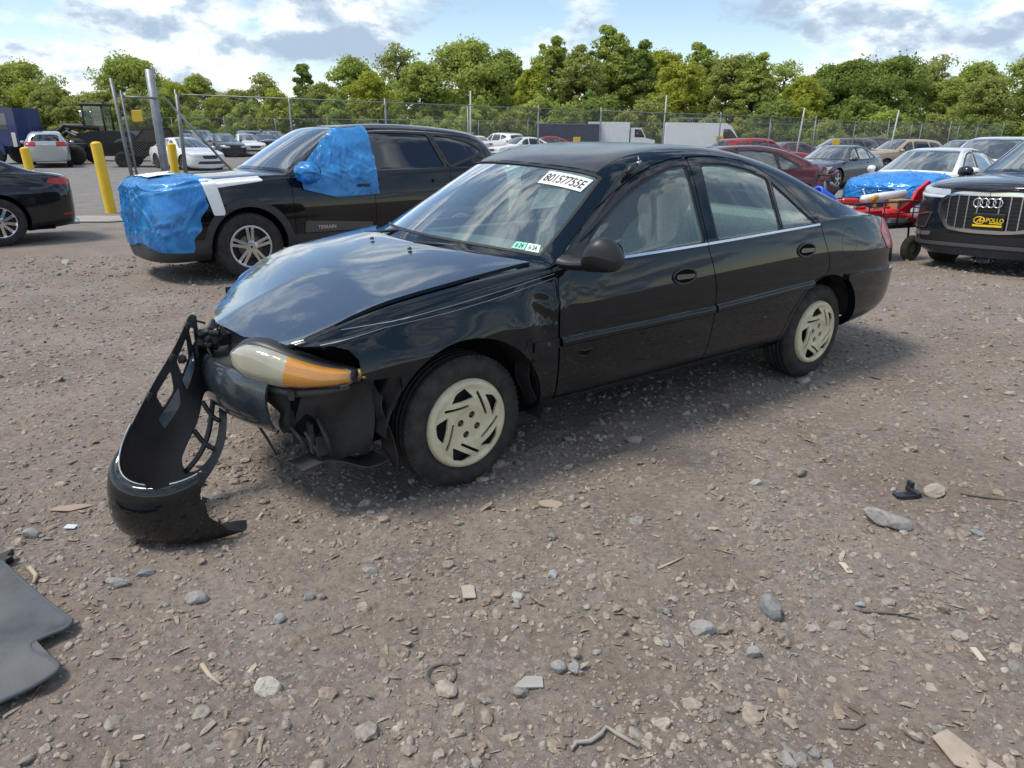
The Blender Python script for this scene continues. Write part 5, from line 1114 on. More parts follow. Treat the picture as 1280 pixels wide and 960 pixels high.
def film_mat(name, col, alpha=.22):
    m = bpy.data.materials.new(name); m.use_nodes = True; t = m.node_tree; b = t.nodes['Principled BSDF']; N = t.nodes.new
    tcn = N('ShaderNodeTexCoord'); n = N('ShaderNodeTexNoise'); n.inputs['Scale'].default_value = 3.5; n.inputs['Detail'].default_value = 6; n.inputs['Distortion'].default_value = 1.2; t.links.new(tcn.outputs['Object'], n.inputs['Vector'])
    rp = N('ShaderNodeValToRGB'); rp.color_ramp.elements[0].position = .32; rp.color_ramp.elements[1].position = .68; rp.color_ramp.elements[0].color = (*[c * .55 for c in col], 1); rp.color_ramp.elements[1].color = (*[min(1, c * 1.15 + .04) for c in col], 1)
    t.links.new(n.outputs['Fac'], rp.inputs[0]); t.links.new(rp.outputs[0], b.inputs['Base Color']); b.inputs['Roughness'].default_value = .16; b.inputs['Coat Weight'].default_value = .6; b.inputs['Coat Roughness'].default_value = .05; b.inputs['Specular IOR Level'].default_value = .6
    nb = N('ShaderNodeTexNoise'); nb.inputs['Scale'].default_value = 16; nb.inputs['Detail'].default_value = 4; nb.inputs['Distortion'].default_value = 2.0; mpn = N('ShaderNodeMapping'); mpn.inputs['Scale'].default_value = (1, 1, .35); mpn.inputs['Rotation'].default_value = (.5, .3, 0); t.links.new(tcn.outputs['Object'], mpn.inputs[0]); t.links.new(mpn.outputs[0], nb.inputs['Vector'])
    bn = N('ShaderNodeBump'); bn.inputs['Strength'].default_value = .35; bn.inputs['Distance'].default_value = .03; t.links.new(nb.outputs['Fac'], bn.inputs['Height']); t.links.new(bn.outputs[0], b.inputs['Normal'])
    tr = N('ShaderNodeBsdfTransparent'); tr.inputs[0].default_value = (*[min(1, c * 1.3 + .1) for c in col], 1); mx_ = N('ShaderNodeMixShader'); mx_.inputs[0].default_value = alpha; o = t.nodes['Material Output']
    t.links.new(b.outputs[0], mx_.inputs[1]); t.links.new(tr.outputs[0], mx_.inputs[2]); t.links.new(mx_.outputs[0], o.inputs[0]); return m
FILM = film_mat('blue_plastic_film', (.022, .34, 1.0), .38); TAPE = mat('white_tape', (.78, .80, .80), .45, var=(6, .06), bump=(20, .2, .01))
def film(name, label, root, m, mt=None, parent=None, **k):
    o = panel(name, wrinkle(m, **k), mt or FILM, None)
    o.location = root.location; o.rotation_euler = root.rotation_euler; return tag(o, label, 'plastic film') if parent is None else o
BLACKC = paint('black_car_paint', (.0025, .003, .0045)); BLACKC.node_tree.nodes['Principled BSDF'].inputs['Coat IOR'].default_value = 1.46; WHITEC = paint('white_car_paint', (.72, .72, .71)); 

# --- black suv wrapped in blue film
suv, SM = build_car('suv', 'black suv with front end and driver window wrapped in blue film', (-3.36, 8.42, 219), SUV, SUV_W, BLACKC, 300, 161, gl_side=GLASS_D, clad=.46, wheel_mesh=alloy(.228, 5, .075, .17, .24), rimm=mat('silver_alloy', (.60, .61, .63), .25, metal=.9))
_wrap = lambda m: np.maximum.reduce([np.interp(Z(m), [.3, .6, .8, 1.0, 1.2], [.62, .50, .42, .36, .42]) - X(m) + .02 * np.sin(Z(m) * 30), .37 + .03 * np.sin(m['V'][:, 1] * 6) - Z(m)])
film('plastic_film', 'blue plastic film wrapped over the front of the black suv', suv, cutm(SM, _wrap), amp=.030, off=.014, k=8)
_win = lambda m: np.maximum(side([(-.62, .93), (-.60, 1.10), (-1.16, 1.56), (-1.56, 1.60), (-1.54, .86), (-1.0, .84)])(m), 0 * X(m) - m['V'][:, 1])
film('plastic_film', 'blue plastic film taped over the side window of the black suv', suv, cutm(SM, _win), amp=.022, off=.014, k=9, seed=8, ang=-.4)
secs = [((-.60, .90, 1.10), (.03, 0, 0), (0, 0, .04)), ((-.62, .97, 1.11), (.10, 0, .0), (0, .0, .095)), ((-.64, 1.06, 1.11), (.11, 0, 0), (0, 0, .10)), ((-.66, 1.14, 1.10), (.07, 0, 0), (0, 0, .065)), ((-.66, 1.16, 1.10), (.001, 0, 0), (0, 0, .001))]
mw = blob(secs, 30, 30); o = film('plastic_film', 'blue film bag tied round the door mirror of the black suv', suv, mw, amp=.014, off=.0, k=16); fix_normals(o)
for lab, f in (('white tape strip running down the blue film on the black suv', lambda m: rsdf(X(m), Z(m), [(.30, 1.04), (.44, 1.04), (.36, .70), (.24, .70)], .01)), ('white tape strip along the fender edge of the black suv', lambda m: rsdf(X(m), Z(m), [(.36, 1.055), (-.16, 1.085), (-.20, 1.03), (.34, .965)], .015))):
    t_ = panel('tape_strip', cutm(SM, f, left, lambda m: VV(m) - 7.5), TAPE, None, off=.030 if 'running' in lab else .006); t_.location = suv.location; t_.rotation_euler = suv.rotation_euler; tag(t_, lab, 'tape')
t_ = panel('tape_strip', wrinkle(cutm(SM, lambda m: np.maximum.reduce([.50 + .06 * np.sin(m['V'][:, 1] * 9) - X(m), X(m) - .80, 7.6 - VV(m), m['V'][:, 1] - .35])), .008, .034), TAPE, None); t_.location = suv.location; t_.rotation_euler = suv.rotation_euler; tag(t_, 'white tape patch across the wrapped hood front of the black suv', 'tape')
bd = text_mesh('TERRAIN', .055, True, .004); q = link('lettering', bd, suv, CHROME); q.location = (-.86, .936, .52); q.rotation_euler = (R(90), 0, R(180))
panel('roof_trim', cutm(SM, lambda m: np.maximum.reduce([np.abs(VV(m) - 7.72) - .035, 10.2 - U(m), U(m) - 13.9])), CHROME, suv, off=.006)
panel('side_moulding', cutm(SM, side([(-.62, .60), (-1.45, .545), (-1.45, .47), (-.60, .47)], .02), left), mat('satin_moulding', (.10, .11, .12), .3, metal=.6), suv, off=.010, flange=.01)

# --- dark sedan at the left edge, seen from its rear
sed, AM = build_car('sedan', 'black sedan cut off by the left edge, red tail lamp facing right', (-9.93, 9.15, 224), scaled(SEDAN, 1, 1, 1.0), SEDAN_W, paint('black_blue_paint', (.006, .008, .012)), 200, 121, gl_side=GLASS_D, wheel_mesh=alloy(.225, 10, .0, .085, .25), rimm=mat('machined_alloy', (.66, .67, .69), .2, metal=1.0))
panel('bumper_reflector', cutm(AM, lambda m: np.maximum.reduce([rsdf(X(m), Z(m), [(-3.56, .43), (-3.72, .435), (-3.72, .40), (-3.58, .398)], .01), .45 - AX(m)]), left), RED, sed, off=.005)
b = B(); b.tube([(-3.55, .42, .26), (-3.86, .42, .26)], .045, 10); b.build('exhaust_tip', CHROME, sed)

# --- white sedan with wrapped nose
wc, WM = build_car('sedan', 'white sedan with its nose wrapped in blue plastic film', (7.75, 14.9, 219), scaled(SEDAN, .97, .97, .995), dict(SEDAN_W), WHITEC, 200, 121, gl_side=GLASS_B, wheel_mesh=alloy(.215, 5, .0, .13, .25))
_w2 = lambda m: np.maximum(np.interp(m['V'][:, 1], [-.9, -.3, .4, .9], [-.32, -.12, -.16, -.05]) - X(m) + .05 * np.sin(m['V'][:, 1] * 9 + Z(m) * 5), .40 - Z(m))
film('plastic_film', 'blue plastic film wrapped round the nose of the white sedan', wc, cutm(WM, _w2), amp=.030, off=.016, k=7, seed=21, ang=1.2)

# --- grey sedan, maroon sedan, white suv, pale hatch beyond
gs, _ = build_car('sedan', 'dark grey sedan with dented door parked behind the white wrapped sedan', (10.4, 26.0, 222), scaled(SEDAN, 1.02, 1, 1.0), SEDAN_W, paint('dark_grey_paint', (.045, .048, .052)), 120, 81, wheel_mesh=alloy(.215, 5))
mc, MM = build_car('sedan', 'maroon sedan with crushed rear quarter behind the dark green sedan', (2.75, 15.4, 185), scaled(SEDAN, 1.04, 1, 1.01), SEDAN_W, paint('maroon_paint', (.075, .012, .018)), 160, 101, wheel_mesh=alloy(.215, 5), tail=False)
for o in [c for c in mc.children if c.type == 'MESH']:
    if o.name.startswith('body'):
        co = np.zeros(len(o.data.vertices) * 3, np.float32); o.data.vertices.foreach_get('co', co); co = co.reshape(-1, 3); k = np.clip((-co[:, 0] - 3.15) / .6, 0, 1)[:, None]
        nz = np.stack([vnoise(co[:, 1] * 7 + i * 9, co[:, 2] * 7 + co[:, 0] * 5, i) for i in range(3)], 1); co += k * nz * .11; co[:, 0] += (k[:, 0] * .25); o.data.vertices.foreach_set('co', co.reshape(-1)); o.data.update()
ws_, _ = build_car('suv', 'white suv with black grille behind the black crossover', (10.3, 16.8, 222), scaled(SUV, 1, 1, 1.02), SUV_W, WHITEC, 120, 81, gl_side=GLASS_D, wheel_mesh=alloy(.235, 5), clad=.42)
# --- black crossover at the right edge, four-ring grille
AUD = scaled(SUV, .985, 1.0, .965); AUD[0] = (.885, .905, 0, .26, .80, 0, 0, .90, .90); AUD[1] = (.865, .895, .52, .26, .84, .50, .44, .925, .93); AUD[2] = (.74, .83, .83, .26, .89, .79, .68, .955, .985); AUD[3] = (.45, .58, .90, .28, .945, .86, .75, 1.005, 1.03)
AW = {k: v for k, v in SUV_W.items()}; AW['side'] = [[(x * .985, z * .965) for x, z in p] for p in SUV_W['side']]; AW['doors'] = [[(x * .985, z * .965) for x, z in p] for p in SUV_W['doors']]; AW['wb'] = 2.68; AW['r'] = .35
au, AQ = build_car('crossover', 'black crossover with chrome framed grille cut off by the right edge', (5.95, 8.55, 214), AUD, AW, paint('navy_black_paint', (.008, .011, .018)), 300, 161, gl_side=GLASS_B, wheel_mesh=alloy(.235, 5, .05, .15), front=False, trim=True)
YZ = lambda poly, r_=.02, x0=.35: (lambda m: np.maximum(rsdf(m['V'][:, 1], Z(m), poly, r_), x0 - X(m)))
OCT = [(-.37, .86), (.37, .86), (.50, .79), (.52, .70), (.40, .50), (.30, .475), (-.30, .475), (-.40, .50), (-.52, .70), (-.50, .79)]
GO = YZ(OCT, .02)
gr = empty('grille', (0, 0, 0)); gr.parent = au
panel('backing', cutm(AQ, GO), mat('grille_black', (.008, .008, .009), .4), gr, off=.004)
panel('chrome_frame', cutm(AQ, grow(GO, .030), neg(GO, -.014)), CHROME, gr, off=.020, flange=.02)
for yb_ in (-.42, -.32, -.215, -.11, .11, .215, .32, .42): panel('slat', cutm(AQ, grow(GO, -.012), lambda m: m['V'][:, 1] - yb_ - .0065, lambda m: yb_ - .0065 - m['V'][:, 1]), mat('satin_chrome', (.5, .51, .53), .25, metal=1.0), gr, off=.016, flange=.012)
for zb_ in np.linspace(.53, .82, 8): panel('mesh_bar', cutm(AQ, grow(GO, -.012), lambda m: Z(m) - zb_ - .006, lambda m: zb_ - .006 - Z(m)), mat('grille_bar_black', (.02, .02, .022), .3), gr, off=.009, flange=.006)
for k in range(4):
    t = np.linspace(0, 2 * math.pi, 33); b = B(); b.tube([(.925, -.1005 + .067 * k + .046 * math.cos(q), .775 + .046 * math.sin(q)) for q in t], .0075, 8, False); b.build('ring_emblem', CHROME, gr)
pl = empty('dealer_plate', (.925, 0.03, .575)); pl.parent = au
b = B(); b.box((-.012, -.165, -.09), (0, .165, .09), bev=.004); b.build('plate_frame', BLACKP, pl)
b = B(); b.box((0, -.150, -.072), (.004, .150, .068)); b.build('plate_face', mat('plate_black', (.006, .006, .006), .35), pl)
PY = mat('plate_yellow', (.80, .55, .01), .4)
b = B(); b.prism([(.012 - .16, -.030 - .0), (.150, -.030), (.150, -.052), (-.148, -.052)], .0045, .006, 'x'); b.build('yellow_band', PY, pl)
for (t_, sz, y_, z_) in (('APOLLO', .062, .055, .018),):
    q = link('lettering', text_mesh(t_, sz, True), pl, PY); q.location = (.006, y_, z_); q.rotation_euler = (R(90), 0, R(90)); q.scale = (.92, 1, 1)
b = B(); b.prism([(.02, -.018), (.148, -.018), (.148, -.008), (.02, -.008)], .0045, .006, 'x'); b.build('yellow_line', PY, pl)
t = np.linspace(0, 2 * math.pi, 25); b = B(); b.tube([(.006, -.085 + .055 * math.cos(q), .015 + .036 * math.sin(q)) for q in t], .0055, 6, False); b.build('oval_logo', PY, pl)
b = B(); b.prism([(-.115, -.005), (-.075, .045), (-.065, .045), (-.070, -.005), (-.080, -.005), (-.078, .025), (-.102, -.005)], .0045, .007, 'x'); b.prism([(-.105, .008), (-.045, .008), (-.045, .014), (-.105, .014)], .0045, .0075, 'x'); b.build('logo_stroke', PY, pl)
for sg, sd in ((1, left), (-1, right)):
    H_ = lambda m: np.maximum.reduce([psdf(X(m), Z(m), [(.08, .975), (.50, .970), (.78, .925), (.98, .89), (.98, .80), (.66, .835), (.34, .905)]), VV(m) - 8.6, .43 - AX(m)])
    hl = panel('headlight', cutm(AQ, H_, sd), mat('projector_lens', (.50, .53, .57), .12, metal=.25, coat=1.0), au, off=.006, flange=.01)
    panel('daylight_strip', cutm(AQ, grow(H_, -.006), lambda m: Z(m) - np.interp(X(m), [.2, .6, .9], [.955, .89, .84]), lambda m: np.interp(X(m), [.2, .6, .9], [.93, .865, .815]) - Z(m), sd), mat('drl_white', (.75, .77, .8), .2), hl, off=.010)
    for yy_, xx_ in ((.60, .70), (.72, .55)):
        b = B(); b.lathe([(0, .012), (.022, .008), (.030, 0), (.032, -.02)], 'x', 16, (xx_ + .03, sg * yy_, .885 + (.70 - xx_) * .1)); b.build('projector', mat('projector_black', (.01, .01, .012), .1), hl)
    I_ = YZ([(sg * .60, .66), (sg * .80, .62), (sg * .84, .46), (sg * .66, .47)], .02, .2); inn = panel('side_intake', cutm(AQ, I_, sd), BLACKP, au, off=.004)
    panel('intake_trim', cutm(AQ, I_, neg(I_, -.014), sd), mat('satin_chrome', (.5, .51, .53), .25, metal=1.0), inn, off=.016, flange=.012)
    panel('bumper_blade', cutm(AQ, YZ([(sg * .58, .46), (sg * .72, .43), (sg * .86, .425), (sg * .86, .39), (sg * .60, .385)], .01, .1), sd), mat('satin_chrome', (.5, .51, .53), .25, metal=1.0), au, off=.012, flange=.01)
panel('lower_grille', cutm(AQ, YZ([(-.62, .425), (.62, .425), (.70, .335), (-.70, .335)], .015, .2)), mat('grille_black', (.008, .008, .009), .4), au, off=.006)
panel('bumper_lip', cutm(AQ, YZ([(-.86, .325), (.86, .325), (.86, .285), (-.86, .285)], .01, .1)), mat('satin_lip', (.06, .06, .065), .35), au, off=.010, flange=.015)
# --- tool cart between the sedan and the crossover
CM = mat('cart_black_steel', (.014, .014, .016), .5, dust=(8, .3, (.08, .075, .07)))
CX, CY, CA = 4.55, 9.40, R(205)
CL = .09
ct = empty('tool_cart', (CX, CY, float(gz(CX, CY))), CA, 'black steel mesh cart loaded with red tool boxes behind the sedan', 'cart')
b = B(); b.box((-.66, -.30, .33 + CL), (.66, .30, .36 + CL), bev=.006); b.build('deck', CM, ct)
for y in (-.31, .31):
    for z in (.49, .61, .75):
        b = B(); b.tube([(-.66, y, z), (.66, y, z)], .011 if z > .7 else .007, 6); b.build('side_rail', CM, ct)
    for x in np.linspace(-.66, .66, 6):
        b = B(); b.tube([(x, y, .34 + CL), (x, y, .66 + CL)], .009, 6); b.build('upright', CM, ct)
for x in (-.66, .66):
    for z in (.53, .65, .75):
        b = B(); b.tube([(x, -.31, z), (x, .31, z)], .009, 6); b.build('end_rail', CM, ct)
for x, y in ((.44, .34), (.44, -.34), (-.44, .34), (-.44, -.34)):
    w = empty('wheel', (x, y, .165)); w.parent = ct
    b = B(); b.lathe([(.07, -.04), (.10, -.045), (.15, -.035), (.165, -.012), (.165, .012), (.15, .035), (.10, .045), (.07, .04)], 'y', 32); b.build('tyre', mat('brown_rubber', (.05, .042, .034), .8, dust=(10, .5, (.15, .12, .09))), w)
    b = B(); b.lathe([(0, -.03), (.06, -.03), (.072, -.02), (.072, .02), (.06, .03), (0, .03)], 'y', 20); b.build('hub', mat('grey_hub', (.12, .12, .12), .5), w)
    b = B(); b.tube([(x, y * .75, .43), (x, y * .85, .165), (x, y, .165)], .014, 6); b.build('axle_bracket', CM, ct)
hd = empty('pull_handle', (0, 0, 0)); hd.parent = ct
b = B(); b.tube([(.70, 0, .30), (.80, 0, .66), (.86, 0, 1.0)], .017, 8); b.build('shaft', mat('handle_grey', (.10, .10, .105), .45), hd)
b = B(); b.tube([(.86, 0, 1.0), (.86, .10, 1.01), (.875, .11, 1.07), (.875, -.11, 1.07), (.86, -.10, 1.01), (.86, 0, 1.0)], .014, 8); b.build('loop', CM, hd)
def cart_item(name, label, cat, fn, mt, loc, rot=(0, 0, 0)):
    b = B(); fn(b); o = b.build(name, mt); M_ = Matrix.Translation(ct.location) @ Matrix.Rotation(CA, 4, 'Z') @ Matrix.Translation((loc[0], loc[1], loc[2] + CL)) @ (Matrix.Rotation(rot[2], 4, 'Z') @ Matrix.Rotation(rot[1], 4, 'Y') @ Matrix.Rotation(rot[0], 4, 'X')); o.matrix_world = M_; return tag(o, label, cat)
REDP = mat('red_tool_plastic', (.55, .012, .016), .35, var=(6, .12)); 
def redbox(b): b.box((-.24, -.13, 0), (.24, .13, .17), bev=.02); b.box((-.25, -.14, .15), (.25, .14, .20), bev=.015); b.box((-.08, -.02, .20), (.08, .02, .235), bev=.01)
o = cart_item('tool_box', 'red plastic tool box at the handle end of the cart', 'tool box', redbox, REDP, (.30, .10, .365)); 
o = cart_item('tool_box', 'smaller red tool box beside the cardboard box in the cart', 'tool box', lambda b: (b.box((-.13, -.12, 0), (.13, .12, .20), bev=.02), b.box((-.05, -.02, .20), (.05, .02, .23), bev=.008)), REDP, (-.10, .15, .365))
cart_item('cardboard_box', 'small brown cardboard box standing in the cart', 'box', lambda b: (b.box((-.13, -.10, 0), (.13, .10, .30)), b.box((-.13, -.10, .30), (0, .10, .305)), b.box((.004, -.10, .30), (.13, .10, .304))), mat('cardboard', (.36, .22, .11), .8, var=(5, .1)), (-.33, .12, .365))
cart_item('film_roll', 'blue plastic film roll poking out of the cart by its handle', 'roll', lambda b: (b.lathe([(.045, 0), (.075, 0), (.078, .01), (.078, .60), (.045, .60), (.045, 0)], 'x', 24),), mat('blue_roll', (.015, .10, .62), .3), (.42, -.12, .56), (0, R(-22), R(12)))
cart_item('red_tarp', 'red folded tarp hanging over the far end of the cart', 'tarp', lambda b: (b.prism([(-.50, -.17), (-.30, -.16), (.06, .02), (.22, .08), (.36, .20), (.28, .34), (.08, .22), (.02, .10), (-.30, -.06)], -.02, .02),), mat('red_vinyl', (.60, .015, .025), .4, bump=(8, .4, .03)), (-.42, .22, .56), (0, 0, R(180)))
cart_item('red_duffel', 'red duffel bag lying low in the cart basket', 'bag', lambda b: (b.lathe([(0, -.34), (.04, -.33), (.07, -.26), (.08, 0), (.07, .26), (.04, .33), (0, .34)], 'x', 20),), MATS['red_vinyl'], (-.25, .22, .46), (0, R(-10), 0))
cart_item('plastic_roll', 'white plastic sheet rolled across the top of the cart', 'roll', lambda b: (b.lathe([(.0, -.42), (.05, -.40), (.055, 0), (.05, .40), (0, .42)], 'x', 16),), mat('white_plastic', (.72, .73, .73), .4), (-.18, .02, .70), (0, R(3), R(4)))
cart_item('yellow_drill', 'yellow and black power drill on top of the cart', 'tool', lambda b: (b.box((-.10, -.03, 0), (.08, .03, .07), bev=.02), b.tube([(.08, 0, .04), (.16, 0, .04)], .018, 8), b.box((-.08, -.02, -.08), (-.03, .02, 0), bev=.01)), mat('tool_yellow', (.45, .28, .03), .45, var=(14, .5)), (.10, .12, .66), (0, 0, .5))
cart_item('red_drill', 'red power tool lying at the handle end of the cart', 'tool', lambda b: (b.box((-.11, -.035, 0), (.10, .035, .08), bev=.02), b.tube([(.10, 0, .04), (.17, 0, .04)], .02, 8)), REDP, (.46, .05, .62), (0, 0, -.4))
cart_item('grey_tool_bag', 'grey cloth bag lying in the cart basket', 'bag', lambda b: (b.box((-.20, -.10, 0), (.20, .10, .13), bev=.04),), mat('grey_cloth', (.22, .22, .22), .9, bump=(20, .4, .02)), (-.18, .20, .365))
cart_item('wrench', 'bright metal wrench sticking up from the cart load', 'tool', lambda b: (b.box((-.01, -.004, 0), (.01, .004, .24)), b.lathe([(.012, 0), (.024, 0), (.024, .010), (.012, .010)], 'y', 12, (0, 0, .25))), CHROME, (.02, -.05, .62), (0, R(48), .3))
# white bucket under the cart
b = B(); b.box((-.27, -.12, 0), (.27, .12, .30), bev=.015); b.box((-.285, -.135, .27), (.285, .135, .31), bev=.01); q = b.build('white_tub', mat('white_plastic', (.72, .73, .73), .4)); q.location = (CX + .10, CY + .40, float(gz(CX + .1, CY + .40))); q.rotation_euler = (0, 0, CA); tag(q, 'white plastic tub on the ground behind the cart wheel', 'tub')

# ------------------------------------------------------------------ far vehicles: shared low-detail car kinds with all main parts
def far_proto(kind):
    st, W = (SEDAN, SEDAN_W) if kind == 'sedan' else (SUV, SUV_W)
    r, _ = build_car('parked_car', None, (0, 0, 0), st, W, WHITEC, 90, 61, gl_side=GLASS_D, detail=False, wheel_mesh=alloy(.21, 5)); return r
PROTO = {k: far_proto(k) for k in ('sedan', 'suv')}
PC = {'white': WHITEC, 'silver': paint('silver_paint', (.42, .43, .44), .25, .6), 'black': BLACKC, 'grey': paint('mid_grey_paint', (.12, .125, .13), .25, .4), 'red': paint('red_paint', (.30, .018, .02)), 'maroon': MATS['maroon_paint'], 'blue': paint('blue_paint', (.02, .07, .24)), 'tan': paint('tan_paint', (.36, .28, .20)), 'teal': paint('light_blue_paint', (.16, .30, .42))}
first = {}
def far_car(u, D, kind, col, a, label, group=None, k=1.0, wrap=False):
    x = (u - 640) / 898.56 * (D * .942 + .6); wb = 2.74
    r = copy_tree(PROTO[kind]); loc, rot = pose(x, D, a); r.location = loc; r.rotation_euler = rot; r.scale = (k, k, k); tag(r, label, 'car', group)
    r.name = 'parked_car' if kind == 'sedan' else 'parked_suv'
    for c in r.children:
        if c.name.split('.')[0] in ('body', 'door_mirror'):
            c.material_slots[0].link = 'OBJECT'; c.material_slots[0].material = PC[col]
    return r
far_car(250, 34.5, 'sedan', 'white', 318, 'white sedan seen through the fence brace, nose towards the right')
far_car(648, 25, 'sedan', 'white', 205, 'white sedan just behind the dark green sedan windshield')
far_car(626, 50, 'sedan', 'white', 215, 'small white sedan right of the black suv tail')
far_car(598, 60, 'suv', 'silver', 200, 'silver suv behind the black suv tail lamp'); far_car(655, 58, 'sedan', 'red', 190, 'small red car left of the dark trailer'); far_car(672, 62, 'suv', 'grey', 170, 'grey suv by the dark trailer end')
far_car(975, 34, 'suv', 'red', 20, 'red suv with its tail towards the grey sedan'); far_car(945, 40, 'sedan', 'maroon', 200, 'maroon car just right of the white van'); far_car(1012, 42, 'suv', 'grey', 190, 'grey suv behind the dark grey sedan roof'); far_car(1052, 46, 'suv', 'maroon', 200, 'dull maroon suv behind the thin leaning pole'); far_car(1088, 38, 'suv', 'tan', 195, 'tan suv left of the white wrapped sedan roof'); far_car(1128, 44, 'sedan', 'grey', 215, 'grey car beyond the white wrapped sedan roof'); far_car(1176, 36, 'suv', 'teal', 215, 'pale blue suv between the white sedan and the white suv'); far_car(1225, 40, 'suv', 'grey', 215, 'grey suv beyond the white suv roof')
rowc = ['silver', 'grey', 'black', 'white', 'blue', 'silver', 'black', 'grey', 'white', 'teal', 'silver', 'red', 'grey', 'white', 'black', 'silver']
nth = ['first', 'second', 'third', 'fourth', 'fifth', 'sixth', 'seventh', 'eighth', 'ninth', 'tenth', 'eleventh', 'twelfth', 'thirteenth', 'fourteenth', 'fifteenth', 'sixteenth']
for i, u in enumerate(np.linspace(232, 585, 14)): far_car(u, 52 + 2.0 * math.sin(i * 2.1), 'suv' if i % 3 == 1 else 'sedan', rowc[i % 16], 300 + 12 * math.sin(i), '%s car, %s from the left in the near row behind the fence' % (rowc[i % 16], nth[i]), 'cars in the near row behind the fence')
for i, u in enumerate(np.linspace(215, 600, 16)): far_car(u + 8, 57 + 1.2 * math.sin(i), 'sedan' if i % 3 else 'suv', rowc[(i * 5 + 2) % 16], 120 + 10 * math.sin(i * 3), '%s car, %s from the left in the back row by the trees' % (rowc[(i * 5 + 2) % 16], nth[i]), 'cars in the back row by the trees')
far_car(62, 38, 'suv', 'silver', 120, 'silver car with chrome front between the blue truck and the loader')
for p in PROTO.values():
    for nm_ in {q.name for q in p.children_recursive} | {p.name}: bpy.data.objects.remove(bpy.data.objects[nm_])
# --- work van, box truck, trailer
def at_px(u, D): x = (u - 640) / 898.56 * (D * .942 + .6); return (x, D, float(gz(x, D)))
VANW = mat('van_white', (.70, .71, .71), .4, var=(2, .05))
vn = empty('work_van', at_px(880, 52), R(-8), 'white work van with roof rack parked behind the fence', 'van')
b = B(); prof = [(-2.9, .35), (2.0, .35), (2.6, .45), (2.72, .85), (2.55, 1.15), (1.95, 1.35), (1.35, 2.25), (1.0, 2.42), (-2.85, 2.45), (-2.95, 2.2)]; b.prism(prof, -.98, .98); b.build('body', VANW, vn)
b = B(); b.prism([(1.30, 2.05), (1.90, 1.38), (1.35, 1.38), (.85, 1.40), (.85, 2.05)], -.99, -.985); b.build('side_window', GLASS_D, vn)
b = B(); b.prism([(1.42, 2.16), (1.97, 1.36), (1.99, 1.38), (1.45, 2.18)], -.85, .85); b.build('windshield', GLASS_D, vn)
for x in (-1.8, 1.7):
    for y in (-.98, .98):
        b = B(); b.lathe([(0, -.1), (.2, -.1), (.34, -.1), (.35, 0), (.34, .1), (.2, .1), (0, .08)], 'y', 20, (x, y * .92, .35)); b.build('wheel', RUBBER, vn)
for x in (-2.3, -1.2, 0, .8):
    b = B(); b.tube([(x, -.8, 2.44), (x, -.8, 2.68), (x, .8, 2.68), (x, .8, 2.44)], .025, 6); b.build('roof_rack_bar', GALV, vn)
b = B(); b.box((-2.4, -.4, 2.69), (.9, -.1, 2.76)); b.build('ladder', GALV, vn)
bx_ = empty('box_truck', at_px(772, 60), R(-5), 'white box truck with open crates between trailer and van', 'truck')
b = B(); b.box((-2.6, -1.0, .9), (.6, 1.0, 2.5)); b.build('cargo_box', VANW, bx_); b = B(); b.prism([(.7, .4), (2.5, .4), (2.6, 1.2), (1.9, 1.35), (1.5, 2.1), (.7, 2.1)], -.95, .95); b.build('cab', VANW, bx_); b = B(); b.prism([(1.0, 1.4), (1.8, 1.4), (1.48, 1.98), (1.0, 1.98)], -.96, -.955); b.build('side_window', GLASS_D, bx_)
for x in (-1.7, 1.7):
    for y in (-.9, .9): b = B(); b.lathe([(0, -.1), (.38, -.1), (.4, 0), (.38, .1), (0, .1)], 'y', 20, (x, y, .4)); b.build('wheel', RUBBER, bx_)
tr_ = empty('trailer', at_px(708, 60), R(-4), 'dark blue enclosed trailer behind the fence', 'trailer')
b = B(); b.box((-2.6, -1.1, .6), (2.4, 1.1, 2.35), bev=.05); b.build('box', mat('navy_panel', (.025, .035, .06), .5), tr_)
for x in (-.6, .3): b = B(); b.lathe([(0, -.1), (.33, -.1), (.35, 0), (.33, .1), (0, .1)], 'y', 20, (x, -1.0, .35)); b.build('wheel', RUBBER, tr_)
for u, D, z, lb in ((717, 36.0, 1.15, 'small yellow sign on the fence below the trees, left of the box truck'), (893, 35.0, 1.25, 'small yellow sign on the fence in front of the white van'), (1037, 35.5, 1.15, 'small yellow sign on the fence above the grey sedan'), (184, 20.6, 1.75, 'yellow sign on the wire gate beside the thick post')):
    p = at_px(u, D); s_ = .17 if D > 30 else .14; b = B(); b.box((-s_, -.01, -s_), (s_, .01, s_), bev=.006); q = b.build('warning_sign', YEL); q.location = (p[0], p[1], p[2] + z + .3); tag(q, lb, 'sign')
# --- blue truck cab at the left edge
TB = mat('truck_blue', (.012, .028, .13), .3, coat=.8, var=(2, .1))
tk = empty('tow_truck', at_px(38, 39), R(182), 'blue truck with chrome tank at the left edge', 'truck')
b = B(); b.prism([(-.2, .9), (1.9, .9), (1.95, 1.3), (1.75, 1.45), (1.25, 2.5), (.9, 2.72), (-.15, 2.72)], -1.1, 1.1); b.build('cab', TB, tk)
b = B(); b.prism([(.25, 1.7), (1.35, 1.7), (1.1, 2.4), (.25, 2.45)], 1.1, 1.112); b.build('side_window', GLASS_B, tk)
b = B(); b.prism([(-.1, .88), (-.1, 1.55), (.1, 1.55), (.1, .88)], 1.1, 1.16); b.build('grab_panel', CHROME, tk)
for k, t_ in enumerate(('ROADSIDE', 'TOWING', '24 HR')):
    pass
b = B(); b.box((-2.5, -1.1, .85), (-.3, 1.1, 1.02)); b.build('flat_deck', mat('deck_black', (.02, .02, .02), .6), tk)
b = B(); b.tube([(-2.1, 1.05, .62), (-.6, 1.05, .62)], .30, 20); b.build('fuel_tank', CHROME, tk)
